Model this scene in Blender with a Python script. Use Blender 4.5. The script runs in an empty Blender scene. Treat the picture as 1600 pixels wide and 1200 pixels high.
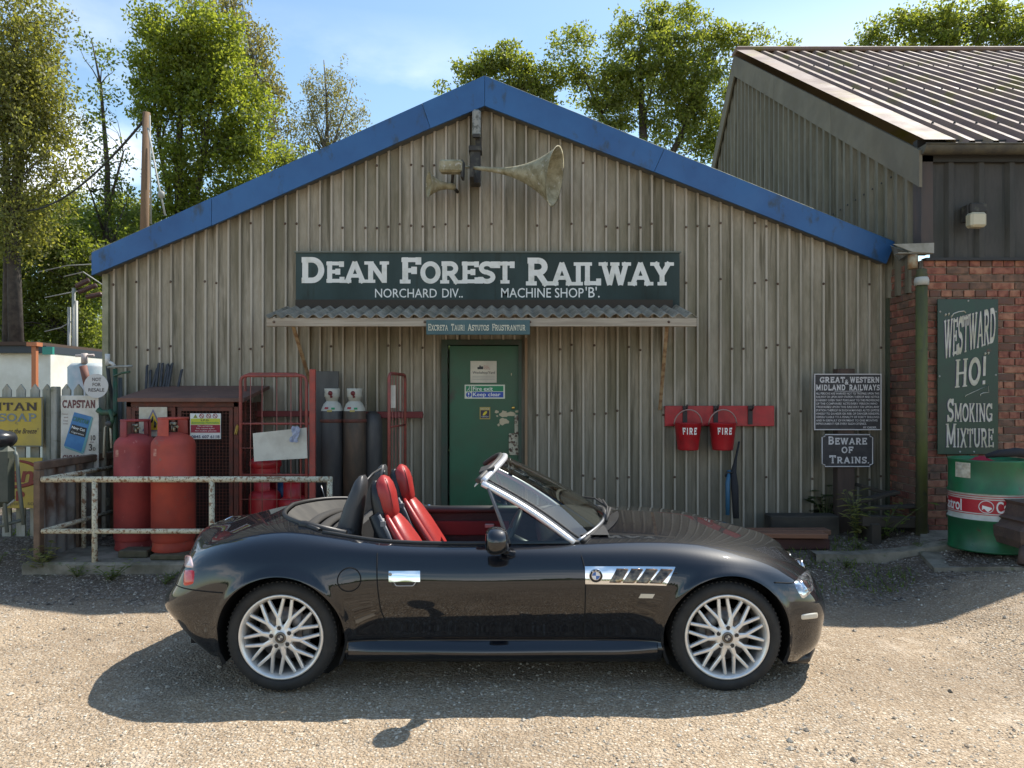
import bpy, bmesh, math, random
import numpy as np
from math import sin, cos, pi, sqrt, radians, atan2
from mathutils import Vector, Matrix
random.seed(7)
rng = np.random.default_rng(11)
sc = bpy.context.scene

# ------------------------------------------------------------------ camera
CAMH = 1.62
FPX = 1150.0           # focal length in photograph pixels (1600 wide)
cam_d = bpy.data.cameras.new('camera')
cam = bpy.data.objects.new('camera', cam_d)
sc.collection.objects.link(cam)
cam.location = (0, 0, CAMH)
cam.rotation_euler = (radians(90), 0, 0)
cam_d.sensor_width = 36
cam_d.lens = 36 * FPX / 1600
cam_d.shift_y = 20 / 1600
cam_d.clip_end = 3000
cam_d.clip_start = 0.05
sc.camera = cam

# ------------------------------------------------------------------ light
SUN = Vector((0.57, 0.46, 1.0)).normalized()      # direction towards the sun
sun_el = math.asin(SUN.z)
sun_az = atan2(SUN.x, SUN.y)
world = bpy.data.worlds.new("World")
sc.world = world
world.use_nodes = True
wt = world.node_tree
for n in list(wt.nodes): wt.nodes.remove(n)
def WN(t, **k):
    n = wt.nodes.new(t)
    for a, b in k.items(): setattr(n, a, b)
    return n
wo = WN('ShaderNodeOutputWorld'); bg = WN('ShaderNodeBackground')
sky = WN('ShaderNodeTexSky', sky_type='NISHITA', sun_disc=False)
sky.sun_elevation = sun_el; sky.sun_rotation = sun_az
sky.altitude = 50; sky.air_density = 1.15; sky.dust_density = 0.6; sky.ozone_density = 0.7
bg.inputs[1].default_value = 0.148
tc = WN('ShaderNodeTexCoord')
mp = WN('ShaderNodeMapping'); mp.inputs['Scale'].default_value = (1, 1, 2.2); mp.inputs['Location'].default_value = (-2.7, -1.3, -0.8)
nz = WN('ShaderNodeTexNoise'); nz.inputs['Scale'].default_value = 2.1; nz.inputs['Detail'].default_value = 9; nz.inputs['Roughness'].default_value = 0.56
cr = WN('ShaderNodeValToRGB'); cr.color_ramp.elements[0].position = 0.49; cr.color_ramp.elements[1].position = 0.60
sx = WN('ShaderNodeSeparateXYZ')
# fair-weather cumulus sits low over the horizon all round; the zenith stays clear
el = WN('ShaderNodeMapRange'); el.inputs[1].default_value = 0.46; el.inputs[2].default_value = 0.20
mul = WN('ShaderNodeMath', operation='MULTIPLY')
mix = WN('ShaderNodeMixRGB'); mix.inputs[2].default_value = (7.4, 7.6, 8.0, 1)
wt.links.new(tc.outputs['Generated'], mp.inputs[0]); wt.links.new(mp.outputs[0], nz.inputs['Vector'])
wt.links.new(nz.outputs[0], cr.inputs[0]); wt.links.new(tc.outputs['Generated'], sx.inputs[0])
wt.links.new(sx.outputs[2], el.inputs[0]); wt.links.new(cr.outputs[0], mul.inputs[0]); wt.links.new(el.outputs[0], mul.inputs[1])
tint = WN('ShaderNodeMixRGB', blend_type='MULTIPLY'); tint.inputs[0].default_value = 1; tint.inputs[2].default_value = (.86, .94, .93, 1)
wt.links.new(sky.outputs[0], tint.inputs[1]); wt.links.new(mul.outputs[0], mix.inputs[0]); wt.links.new(tint.outputs[0], mix.inputs[1])
wt.links.new(mix.outputs[0], bg.inputs[0]); wt.links.new(bg.outputs[0], wo.inputs[0])

sl = bpy.data.lights.new('sun', 'SUN'); sl.energy = 4.9; sl.angle = radians(0.5); sl.color = (1.0, 0.94, 0.85)
so = bpy.data.objects.new('sun', sl); sc.collection.objects.link(so)
so.rotation_euler = SUN.to_track_quat('Z', 'Y').to_euler(); so.location = (5, 8, 20)
sc.view_settings.view_transform = 'Standard'
sc.view_settings.look = 'None'
sc.view_settings.gamma = 1
sc.view_settings.use_curve_mapping = False
sc.view_settings.exposure = 0.62
try:
    sc.cycles.max_bounces = 7; sc.cycles.transparent_max_bounces = 12; sc.cycles.caustics_reflective = False
    sc.cycles.sample_clamp_indirect = 6
except Exception: pass

# ------------------------------------------------------------------ helpers
COL = sc.collection
def W(px, py, Y):
    """world point seen at photograph pixel (px,py) when it lies at depth Y"""
    return Vector(((px - 800) * Y / FPX, Y, CAMH - (py - 620) * Y / FPX))
def WX(px, Y): return (px - 800) * Y / FPX
def WZ(py, Y): return CAMH - (py - 620) * Y / FPX

def smooth(a, b, x):
    t = min(1, max(0, (x - a) / (b - a))); return t * t * (3 - 2 * t)
def ground_z(X, Y):
    r = 0.2 * smooth(5.5, 7.4, Y)
    k = 0.29 * smooth(2.7, 4.1, X) * smooth(2.8, 4.8, Y)
    k = max(k, r) if X > 2 else r
    return k * (1 - smooth(16, 30, Y)) + 0.006 * sin(X * 2.1 + 1) * cos(Y * 1.7)

class MB:
    """collects shapes, builds them as ONE mesh object"""
    def __init__(s): s.v = []; s.f = []; s.m = []; s.sm = []
    def add(s, vs, fs, mi=0, smooth=False):
        o = len(s.v); s.v += [tuple(p) for p in vs]
        s.f += [tuple(i + o for i in f) for f in fs]
        s.m += [mi] * len(fs); s.sm += [smooth] * len(fs); return s
    def box(s, c, d, R=None, mi=0, bev=0.0):
        hx, hy, hz = d[0] / 2, d[1] / 2, d[2] / 2
        if bev <= 0:
            P = [(x, y, z) for x in (-hx, hx) for y in (-hy, hy) for z in (-hz, hz)]
            F = [(0, 1, 3, 2), (4, 6, 7, 5), (0, 4, 5, 1), (2, 3, 7, 6), (0, 2, 6, 4), (1, 5, 7, 3)]
        else:
            b = min(bev, hx * .49, hy * .49, hz * .49)
            P = []; idx = {}
            for sx_ in (-1, 1):
                for sy in (-1, 1):
                    for sz in (-1, 1):
                        for ax in range(3):
                            p = [sx_ * (hx - b), sy * (hy - b), sz * (hz - b)]
                            p[ax] = (sx_, sy, sz)[ax] * (hx, hy, hz)[ax]
                            idx[(sx_, sy, sz, ax)] = len(P); P.append(tuple(p))
            F = []
            S = (-1, 1)
            for a in S:
                F.append([idx[(a, y, z, 0)] for y, z in ((-1, -1), (1, -1), (1, 1), (-1, 1))][::a])
                F.append([idx[(x, a, z, 1)] for x, z in ((-1, -1), (-1, 1), (1, 1), (1, -1))][::a])
                F.append([idx[(x, y, a, 2)] for x, y in ((-1, -1), (1, -1), (1, 1), (-1, 1))][::a])
            for a in S:
                for c_ in S:
                    F.append((idx[(a, c_, -1, 0)], idx[(a, c_, 1, 0)], idx[(a, c_, 1, 1)], idx[(a, c_, -1, 1)]))
                    F.append((idx[(a, -1, c_, 0)], idx[(a, 1, c_, 0)], idx[(a, 1, c_, 2)], idx[(a, -1, c_, 2)]))
                    F.append((idx[(-1, a, c_, 1)], idx[(1, a, c_, 1)], idx[(1, a, c_, 2)], idx[(-1, a, c_, 2)]))
            for a in S:
                for y in S:
                    for z in S: F.append((idx[(a, y, z, 0)], idx[(a, y, z, 1)], idx[(a, y, z, 2)]))
        c = Vector(c)
        P = [(R @ Vector(p) if R else Vector(p)) + c for p in P]
        return s.add(P, F, mi)
    def bx(s, x0, x1, y0, y1, z0, z1, mi=0, bev=0.0):
        return s.box(((x0 + x1) / 2, (y0 + y1) / 2, (z0 + z1) / 2), (abs(x1 - x0), abs(y1 - y0), abs(z1 - z0)), mi=mi, bev=bev)
    def tube(s, pts, r, n=8, mi=0, cap=True, closed=False, flat=1.0, smooth=True):
        pts = [Vector(p) for p in pts]; m = len(pts)
        rs = r if isinstance(r, (list, tuple)) else [r] * m
        V = []; up = None
        for i, p in enumerate(pts):
            if closed: d = pts[(i + 1) % m] - pts[(i - 1) % m]
            else: d = pts[min(i + 1, m - 1)] - pts[max(i - 1, 0)]
            if d.length < 1e-9: d = Vector((0, 0, 1))
            d.normalize()
            if up is None:
                up = Vector((0, 0, 1)) if abs(d.z) < .9 else Vector((0, 1, 0))
            a = d.cross(up)
            if a.length < 1e-6: a = d.cross(Vector((1, 0, 0)))
            a.normalize(); up = a.cross(d).normalized()
            for k in range(n):
                t = 2 * pi * (k + .5) / n
                V.append(p + a * cos(t) * rs[i] + up * sin(t) * rs[i] * flat)
        F = []
        for i in range(m if closed else m - 1):
            j = (i + 1) % m
            for k in range(n):
                l = (k + 1) % n
                F.append((i * n + k, i * n + l, j * n + l, j * n + k))
        s.add(V, F, mi, smooth)
        if cap and not closed:
            o = len(s.v) - len(V)
            s.f.append(tuple(o + k for k in range(n))[::-1]); s.m.append(mi); s.sm.append(False)
            s.f.append(tuple(o + (m - 1) * n + k for k in range(n))); s.m.append(mi); s.sm.append(False)
        return s
    def lathe(s, prof, c=(0, 0, 0), axis=(0, 0, 1), n=32, mi=0, closed=False, smooth=True, a0=0, a1=2 * pi, sx=1.0):
        """prof: list of (r, h)"""
        ax = Vector(axis).normalized(); c = Vector(c)
        e1 = ax.orthogonal().normalized() if abs(ax.z) < .99 else Vector((1, 0, 0))
        e2 = ax.cross(e1)
        full = abs(a1 - a0 - 2 * pi) < 1e-6
        nn = n if full else n + 1
        V = []
        for (r, h) in prof:
            for k in range(nn):
                t = a0 + (a1 - a0) * k / n
                V.append(c + ax * h + e1 * (cos(t) * r) + e2 * (sin(t) * r * sx))
        F = []; m = len(prof)
        for i in range(m if closed else m - 1):
            j = (i + 1) % m
            for k in range(n):
                l = (k + 1) % nn if full else k + 1
                F.append((i * nn + k, i * nn + l, j * nn + l, j * nn + k))
        return s.add(V, F, mi, smooth)
    def prism(s, poly, origin, ex, ey, ez, th, mi=0):
        """poly of 2-D points in plane (ex,ey) extruded by th along ez"""
        o = Vector(origin); ex = Vector(ex); ey = Vector(ey); ez = Vector(ez); n = len(poly)
        V = [o + ex * a + ey * b for a, b in poly] + [o + ex * a + ey * b + ez * th for a, b in poly]
        F = [tuple(range(n))[::-1], tuple(range(n, 2 * n))] + [(i, (i + 1) % n, n + (i + 1) % n, n + i) for i in range(n)]
        return s.add(V, F, mi)
    def grid(s, rows, mi=0, smooth=True, wrap=False):
        n = len(rows[0]); V = [p for r in rows for p in r]; F = []
        for i in range(len(rows) - 1):
            for k in range(n if wrap else n - 1):
                l = (k + 1) % n
                F.append((i * n + k, i * n + l, (i + 1) * n + l, (i + 1) * n + k))
        return s.add(V, F, mi, smooth)
    def build(s, name, mats, parent=None, fix=True):
        me = bpy.data.meshes.new(name)
        off = wloc(parent)
        vs = [(p[0] - off[0], p[1] - off[1], p[2] - off[2]) for p in s.v]
        me.from_pydata(vs, [], s.f)
        me.polygons.foreach_set('material_index', s.m)
        me.polygons.foreach_set('use_smooth', s.sm)
        if not isinstance(mats, (list, tuple)): mats = [mats]
        for m in mats: me.materials.append(m)
        if fix and len(s.f) < 30000:
            bm = bmesh.new(); bm.from_mesh(me); bmesh.ops.recalc_face_normals(bm, faces=bm.faces); bm.to_mesh(me); bm.free()
        me.update()
        return link(name, me, parent)

def wloc(o):
    L = Vector((0, 0, 0))
    while o is not None: L = L + o.location; o = o.parent
    return L
def link(name, data, parent=None):
    o = bpy.data.objects.new(name, data); COL.objects.link(o)
    if parent is not None: o.parent = parent
    return o
def tag(o, label=None, cat=None, group=None, kind=None):
    if label: o['label'] = label
    if cat: o['category'] = cat
    if group: o['group'] = group
    if kind: o['kind'] = kind
    return o
def thing(name, label, cat, loc=(0, 0, 0), group=None):
    o = link(name, None); o.location = loc; o.empty_display_size = .1
    return tag(o, label, cat, group)
def one(mb, name, mats, label, cat, group=None, loc=None):
    """a thing that is a single mesh"""
    e = None
    if loc is None:
        vs = np.array(mb.v); loc = (float(vs[:, 0].mean()), float(vs[:, 1].mean()), float(vs[:, 2].min()))
    mb.v = [(p[0] - loc[0], p[1] - loc[1], p[2] - loc[2]) for p in mb.v]
    o = mb.build(name, mats); o.location = loc
    return tag(o, label, cat, group)
def struct(mb, name, mats, parent=None):
    o = mb.build(name, mats, parent)
    if parent is None: o['kind'] = 'structure'
    return o
def copy_tree(o, parent=None):
    c = o.copy(); COL.objects.link(c)
    if parent is not None: c.parent = parent
    for ch in [x for x in o.children]: copy_tree(ch, c)
    return c

# ------------------------------------------------------------------ materials
def srgb(r, g, b):
    f = lambda c: (c / 255) / 12.92 if c / 255 <= .04045 else ((c / 255 + .055) / 1.055) ** 2.4
    return (f(r), f(g), f(b), 1)
def C4(c): return (c[0], c[1], c[2], 1)
MAT = {}
def M(name, col, rough=.6, metal=0, col2=None, nscale=6, nlo=.4, nhi=.6, stretch=(1, 1, 1), detail=6, bump=0.0, bscale=40, coat=0,
      spec=.5, col3=None, n3=20, lo3=.6, hi3=.7, rvar=0.0, s3=(1, 1, 1), bdist=.01):
    """principled material: base colour, a second colour by soft noise, a third by finer noise, bump"""
    if name in MAT: return MAT[name]
    m = bpy.data.materials.new(name); m.use_nodes = True; t = m.node_tree; b = t.nodes['Principled BSDF']
    b.inputs['Roughness'].default_value = rough; b.inputs['Metallic'].default_value = metal
    b.inputs['Coat Weight'].default_value = coat; b.inputs['Specular IOR Level'].default_value = spec
    b.inputs['Coat Roughness'].default_value = .04
    b.inputs['Base Color'].default_value = C4(col)
    N = t.nodes.new; L = t.links.new
    if col2 is not None or bump or col3 is not None or rvar:
        tcn = N('ShaderNodeTexCoord'); oi = N('ShaderNodeObjectInfo')
        ad = N('ShaderNodeVectorMath'); ad.operation = 'ADD'
        sc_ = N('ShaderNodeVectorMath'); sc_.operation = 'SCALE'; sc_.inputs[0].default_value = (17, 9, 13)
        L(oi.outputs['Random'], sc_.inputs['Scale']); L(tcn.outputs['Object'], ad.inputs[0]); L(sc_.outputs[0], ad.inputs[1])
        src = ad.outputs[0]
    def noise(scale, st, det=6, rg=.6):
        mpn = N('ShaderNodeMapping'); mpn.inputs['Scale'].default_value = st; L(src, mpn.inputs[0])
        n = N('ShaderNodeTexNoise'); n.inputs['Scale'].default_value = scale; n.inputs['Detail'].default_value = det
        n.inputs['Roughness'].default_value = rg; L(mpn.outputs[0], n.inputs['Vector']); return n
    last = None
    if col2 is not None:
        n = noise(nscale, stretch, detail)
        r = N('ShaderNodeMapRange'); r.inputs[1].default_value = nlo; r.inputs[2].default_value = nhi; L(n.outputs[0], r.inputs[0])
        mx = N('ShaderNodeMixRGB'); mx.inputs[1].default_value = C4(col); mx.inputs[2].default_value = C4(col2)
        L(r.outputs[0], mx.inputs[0]); last = mx.outputs[0]
    if col3 is not None:
        n = noise(n3, s3, 8, .65)
        r = N('ShaderNodeMapRange'); r.inputs[1].default_value = lo3; r.inputs[2].default_value = hi3; L(n.outputs[0], r.inputs[0])
        mx = N('ShaderNodeMixRGB'); mx.inputs[1].default_value = C4(col); mx.inputs[2].default_value = C4(col3)
        if last: L(last, mx.inputs[1])
        L(r.outputs[0], mx.inputs[0]); last = mx.outputs[0]
    if last: L(last, b.inputs['Base Color'])
    if rvar:
        n = noise(nscale * 1.7, stretch); r = N('ShaderNodeMapRange'); r.inputs[3].default_value = max(0, rough - rvar); r.inputs[4].default_value = min(1, rough + rvar)
        r.inputs[1].default_value = .3; r.inputs[2].default_value = .7
        L(n.outputs[0], r.inputs[0]); L(r.outputs[0], b.inputs['Roughness'])
    if bump:
        n = noise(bscale, stretch if stretch != (1, 1, 1) else (1, 1, 1)); bp = N('ShaderNodeBump')
        bp.inputs['Strength'].default_value = bump; bp.inputs['Distance'].default_value = bdist
        L(n.outputs[0], bp.inputs['Height']); L(bp.outputs[0], b.inputs['Normal'])
    MAT[name] = m; return m
def glass(name, tint, refl_rough=0.0, base=0.0):
    m = bpy.data.materials.new(name); m.use_nodes = True; t = m.node_tree
    for n in list(t.nodes): t.nodes.remove(n)
    N = t.nodes.new; o = N('ShaderNodeOutputMaterial'); tr = N('ShaderNodeBsdfTransparent'); tr.inputs[0].default_value = C4(tint)
    g = N('ShaderNodeBsdfGlossy'); g.inputs['Roughness'].default_value = refl_rough
    fr = N('ShaderNodeFresnel'); fr.inputs[0].default_value = 1.5; mx = N('ShaderNodeMixShader')
    ad = N('ShaderNodeMath'); ad.operation = 'ADD'; ad.inputs[1].default_value = base; ad.use_clamp = True
    t.links.new(fr.outputs[0], ad.inputs[0]); t.links.new(ad.outputs[0], mx.inputs[0])
    t.links.new(tr.outputs[0], mx.inputs[1]); t.links.new(g.outputs[0], mx.inputs[2]); t.links.new(mx.outputs[0], o.inputs[0])
    MAT[name] = m; return m
def leafmat(name, c1, c2, trans=.45, tcol=None):
    m = bpy.data.materials.new(name); m.use_nodes = True; t = m.node_tree
    for n in list(t.nodes): t.nodes.remove(n)
    N = t.nodes.new; L = t.links.new
    o = N('ShaderNodeOutputMaterial'); g = N('ShaderNodeNewGeometry'); r = N('ShaderNodeMixRGB')
    r.inputs[1].default_value = C4(c1); r.inputs[2].default_value = C4(c2)
    L(g.outputs['Random Per Island'], r.inputs[0])
    d = N('ShaderNodeBsdfPrincipled'); d.inputs['Roughness'].default_value = .5; d.inputs['Specular IOR Level'].default_value = .35
    L(r.outputs[0], d.inputs['Base Color'])
    tl = N('ShaderNodeBsdfTranslucent'); mu = N('ShaderNodeMixRGB'); mu.blend_type = 'MULTIPLY'; mu.inputs[0].default_value = 1
    mu.inputs[2].default_value = C4(tcol or (2.5, 2.5, .95)); L(r.outputs[0], mu.inputs[1]); L(mu.outputs[0], tl.inputs[0])
    mx = N('ShaderNodeMixShader'); mx.inputs[0].default_value = trans
    L(d.outputs[0], mx.inputs[1]); L(tl.outputs[0], mx.inputs[2]); L(mx.outputs[0], o.inputs[0])
    MAT[name] = m; return m

black = M('black_plastic', (.012, .012, .013), .45, col2=(.02, .02, .02), nscale=30, bump=.1, bscale=200)
rubber = M('black_rubber', (.014, .014, .014), .7, col2=(.022, .021, .02), nscale=12)
chrome = M('chrome', (.85, .86, .88), .08, 1)
white_paint = M('white_paint', (.78, .78, .74), .5, col2=(.6, .6, .55), nscale=9, nlo=.5, nhi=.8)
white_ink = M('white_lettering', (.82, .82, .78), .5)
cream_ink = M('cream_lettering', (.66, .63, .48), .5, col2=(.42, .39, .28), nscale=14, nlo=.5, nhi=.75)
black_ink = M('black_lettering', (.02, .02, .022), .5)
red_ink = M('red_lettering', (.35, .02, .03), .5)
blue_ink = M('blue_lettering', (.02, .06, .32), .5)
yellow_ink = M('yellow_print', (.7, .55, .03), .5)
green_ink = M('green_print', (.02, .28, .1), .5)

# ------------------------------------------------------------------ lettering
def text_pts(s, box, plane, mat, parent, name='lettering', mirror=False, warp=None, keep=False, depth=0.0, bold=0.0):
    """sans lettering from the built-in font, fitted to box=(x0,x1,y0,y1); plane(x,y)->3-D point"""
    cu = bpy.data.curves.new(name, 'FONT'); cu.body = s; cu.resolution_u = 3; cu.offset = bold
    to = bpy.data.objects.new('t', cu); COL.objects.link(to)
    dg = bpy.context.evaluated_depsgraph_get(); dg.update()
    me = bpy.data.meshes.new_from_object(to.evaluated_get(dg))
    bpy.data.objects.remove(to); bpy.data.curves.remove(cu)
    n = len(me.vertices); co = np.empty(n * 3); me.vertices.foreach_get('co', co); co = co.reshape(-1, 3)
    if n == 0: return None
    a = co.min(0); b = co.max(0); x0, x1, y0, y1 = box
    sx_ = (x1 - x0) / max(b[0] - a[0], 1e-6); sy = (y1 - y0) / max(b[1] - a[1], 1e-6)
    off = wloc(parent)
    out = []
    for p in co:
        u = x0 + (p[0] - a[0]) * sx_; v = y0 + (p[1] - a[1]) * sy
        if warp: u, v = warp(u, v)
        out.append(Vector(plane(u, v)) - off)
    me.vertices.foreach_set('co', np.array([c for p in out for c in p], dtype=np.float32)); me.update()
    me.materials.clear(); me.materials.append(mat); me.name = name
    return link(name, me, parent)

def arc(cx, cy, rx, ry, a0, a1, n=12):
    return [(cx + rx * cos(radians(a0 + (a1 - a0) * i / n)), cy + ry * sin(radians(a0 + (a1 - a0) * i / n))) for i in range(n + 1)]
def glyph(ch, h):
    """(width, strokes, serif points); a stroke is a list of points in a cap-height box"""
    q = h
    G = {
     'A': (.96, [[(.12, 0), (.48, .98)], [(.46, .98), (.84, 0)], [(.25, .33), (.72, .33)]], [(.12, 0), (.84, 0)]),
     'B': (.76, [[(.16, 0), (.16, 1)], [(.05, 1 - q)] + [(.4, 1 - q)] + arc(.40, .76 - q / 2, .22, .24 - q / 2, 90, -90) + [(.16, .52)], [(.16, .52)] + arc(.42, .26 + q / 2, .24, .26 - q / 2, 90, -90) + [(.05, q)]], []),
     'C': (.86, [arc(.46, .5, .46 - q, .5 - q, 42, 318, 20), [(.78, .68), (.78, 1)]], []),
     'D': (.88, [[(.16, 0), (.16, 1)], [(.03, 1 - q), (.38, 1 - q)] + arc(.40, .5, .44 - q, .5 - q, 90, -90, 16) + [(.03, q)]], []),
     'E': (.76, [[(.17, 0), (.17, 1)], [(.03, 1 - q), (.72, 1 - q)], [(.17, .52), (.52, .52)], [(.03, q), (.74, q)], [(.68, .74), (.68, 1)], [(.70, 0), (.70, .28)], [(.52, .38), (.52, .66)]], []),
     'F': (.72, [[(.17, 0), (.17, 1)], [(.03, 1 - q), (.70, 1 - q)], [(.17, .50), (.50, .50)], [(.66, .72), (.66, 1)], [(.50, .36), (.50, .64)]], [(.17, 0)]),
     'G': (.88, [arc(.46, .5, .46 - q, .5 - q, 42, 350, 22), [(.50, .42), (.86, .42)], [(.78, .05), (.78, .42)], [(.78, .7), (.78, 1)]], []),
     'H': (.90, [[(.17, 0), (.17, 1)], [(.73, 0), (.73, 1)], [(.17, .5), (.73, .5)]], [(.17, 0), (.17, 1), (.73, 0), (.73, 1)]),
     'I': (.42, [[(.21, 0), (.21, 1)]], [(.21, 0), (.21, 1)]),
     'K': (.86, [[(.17, 0), (.17, 1)], [(.17, .42), (.68, .98)], [(.36, .58), (.70, 0)]], [(.17, 0), (.17, 1), (.70, 0), (.66, 1)]),
     'L': (.72, [[(.17, 0), (.17, 1)], [(.03, q), (.70, q)], [(.66, 0), (.66, .3)]], [(.17, 1)]),
     'M': (1.06, [[(.16, 0), (.16, 1)], [(.16, .98), (.53, .15)], [(.53, .15), (.90, .98)], [(.90, 0), (.90, 1)]], [(.16, 0), (.12, 1), (.90, 0), (.94, 1)]),
     'N': (.94, [[(.17, 0), (.17, 1)], [(.17, .95), (.76, .05)], [(.76, 0), (.76, 1)]], [(.17, 0), (.10, 1), (.76, 1)]),
     'O': (.88, [arc(.44, .5, .44 - q, .5 - q, 0, 360, 26)], []),
     'P': (.76, [[(.17, 0), (.17, 1)], [(.03, 1 - q), (.42, 1 - q)] + arc(.42, .72 - q / 2, .24, .28 - q / 2, 90, -90) + [(.17, .44)]], [(.17, 0)]),
     'R': (.88, [[(.17, 0), (.17, 1)], [(.03, 1 - q), (.42, 1 - q)] + arc(.42, .73 - q / 2, .24, .27 - q / 2, 90, -90) + [(.17, .46)], [(.42, .46), (.74, 0)]], [(.17, 0), (.77, 0)]),
     'S': (.74, [arc(.36, .74 - q / 3, .28 - q / 3, .26 - q * .66, 20, 270, 14) + arc(.36, .26 + q / 3, .30 - q / 3, .26 - q * .66, 90, -160, 14)[1:], [(.63, .70), (.63, 1)], [(.08, 0), (.08, .3)]], []),
     'T': (.80, [[(.40, 0), (.40, 1)], [(.04, 1 - q), (.76, 1 - q)], [(.08, .70), (.08, 1)], [(.72, .70), (.72, 1)]], [(.40, 0)]),
     'U': (.90, [[(.17, 1), (.17, .36)] + arc(.45, .36, .28, .36 - q, 180, 360, 14)[1:] + [(.73, 1)]], [(.17, 1), (.73, 1)]),
     'V': (.92, [[(.12, 1), (.46, .02)], [(.46, .02), (.80, 1)]], [(.12, 1), (.80, 1)]),
     'W': (1.26, [[(.12, 1), (.40, .02)], [(.40, .02), (.63, .98)], [(.63, .98), (.88, .02)], [(.88, .02), (1.14, 1)]], [(.12, 1), (.63, 1), (1.14, 1)]),
     'X': (.88, [[(.12, 0), (.74, 1)], [(.14, 1), (.76, 0)]], [(.12, 0), (.74, 1), (.14, 1), (.76, 0)]),
     'Y': (.88, [[(.12, 1), (.44, .45)], [(.76, 1), (.44, .45)], [(.44, .45), (.44, 0)]], [(.12, 1), (.76, 1), (.44, 0)]),
     '!': (.36, [[(.18, .3), (.18, 1)], [(.18, 0), (.18, .14)]], []),
     '.': (.26, [[(.12, 0), (.12, .15)]], []),
     '1': (.5, [[(.25, 0), (.25, 1)]], [(.25, 0)]),
     '0': (.7, [arc(.35, .5, .35 - q, .5 - q, 0, 360, 22)], []),
     '3': (.66, [arc(.3, .74, .25 - q / 2, .26 - q / 2, 150, -90, 10), arc(.3, .27, .28 - q / 2, .27 - q / 2, 90, -150, 10)], []),
     '&': (.8, [arc(.36, .76, .18, .24 - q, 0, 360, 14), arc(.32, .26, .26, .26 - q, 0, 360, 16), [(.36, .5), (.76, 0)]], []),
     ' ': (.45, [], []),
    }
    return G.get(ch, G[' '])
def slab(runs, box, plane, mat, parent, name='lettering', T=.17, serif=.36, st=.11, warp=None, gap=.06, thin=1.0, lift=.0002):
    """slab-serif lettering. runs = [(text, relative height)], fitted to box; plane(u,v,w)->point"""
    polys = []; x = 0; H = max(r[1] for r in runs)
    for txt, k in runs:
        for ch in txt:
            w, strokes, ser = glyph(ch, T / 2 * .92)
            for st_ in strokes:
                horiz = all(abs(st_[i][1] - st_[0][1]) < .01 for i in range(len(st_)))
                t = T * (thin if horiz else 1)
                polys.append(([(x + a * k, b * k) for a, b in st_], t * k))
            for (sx_, sy) in ser:
                yy = sy + (st / 2 if sy < .5 else -st / 2)
                polys.append(([(x + (sx_ - serif / 2) * k, yy * k), (x + (sx_ + serif / 2) * k, yy * k)], st * k))
            x += (w + gap) * k
    tot = x - gap; x0, x1, y0, y1 = box
    fx = (x1 - x0) / tot; fy = (y1 - y0) / H
    mb = MB()
    for i, (pts, t) in enumerate(polys):
        L_ = []; R_ = []
        n = len(pts)
        closed = n > 3 and abs(pts[0][0] - pts[-1][0]) < 1e-6 and abs(pts[0][1] - pts[-1][1]) < 1e-6
        for j, p in enumerate(pts):
            a = pts[j - 1] if j > 0 else (pts[-2] if closed else p); b = pts[j + 1] if j < n - 1 else (pts[1] if closed else p)
            dx, dy = b[0] - a[0], b[1] - a[1]; l = sqrt(dx * dx + dy * dy) or 1
            m_ = 1.0
            if 0 < j < n - 1:
                e1 = Vector((p[0] - a[0], p[1] - a[1])); e2 = Vector((b[0] - p[0], b[1] - p[1]))
                if e1.length > 1e-6 and e2.length > 1e-6:
                    cs = max(.35, cos(e1.angle(e2) / 2)); m_ = 1 / cs
            nx, ny = -dy / l * t / 2 * m_, dx / l * t / 2 * m_
            L_.append((p[0] + nx, p[1] + ny)); R_.append((p[0] - nx, p[1] - ny))
        def conv(p):
            u = x0 + p[0] * fx; v = y0 + p[1] * fy
            if warp: u, v = warp(u, v)
            return Vector(plane(u, v, lift * (1 + i % 9)))
        rows = [[conv(p) for p in L_], [conv(p) for p in R_]]
        mb.grid(rows, smooth=False)
    return mb.build(name, mat, parent, fix=False)
def XZ(Y):            # wall-parallel plane facing the camera
    return lambda u, v, w=0.0: (u, Y - w, v)
# ------------------------------------------------------------------ ground
def vnoise(x, y, f, seed):
    r = np.random.default_rng(seed); T_ = r.random((64, 64))
    xi = x * f; yi = y * f; x0 = np.floor(xi).astype(int); y0 = np.floor(yi).astype(int)
    fx = xi - x0; fy = yi - y0; fx = fx * fx * (3 - 2 * fx); fy = fy * fy * (3 - 2 * fy)
    g = lambda a, b: T_[a % 64, b % 64]
    return (g(x0, y0) * (1 - fx) + g(x0 + 1, y0) * fx) * (1 - fy) + (g(x0, y0 + 1) * (1 - fx) + g(x0 + 1, y0 + 1) * fx) * fy - .5
def axis(segs):
    out = [segs[0][0]]
    for a, b, st in segs:
        n = max(1, int(round((b - a) / st))); out += [a + (b - a) * (i + 1) / n for i in range(n)]
    return np.array(out)
xs = axis([(-900, -60, 120), (-60, -12, 6), (-12, -6, .5), (-6, 6, .028), (6, 12, .5), (12, 60, 6), (60, 900, 120)])
ys = axis([(-600, -40, 80), (-40, -4, 4), (-4, 1.0, .25), (1.0, 2.2, .05), (2.2, 7.9, .028), (7.9, 14, .5), (14, 60, 4), (60, 1500, 160)])
GX, GY = np.meshgrid(xs, ys, indexing='ij')
def sm_np(a, b, x):
    t = np.clip((x - a) / (b - a), 0, 1); return t * t * (3 - 2 * t)
def gz_np(X, Y):
    r = .2 * sm_np(5.5, 7.4, Y); k = .29 * sm_np(2.7, 4.1, X) * sm_np(2.8, 4.8, Y)
    k = np.where(X > 2, np.maximum(k, r), r)
    return k * (1 - sm_np(16, 30, Y)) + .006 * np.sin(X * 2.1 + 1) * np.cos(Y * 1.7)
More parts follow.
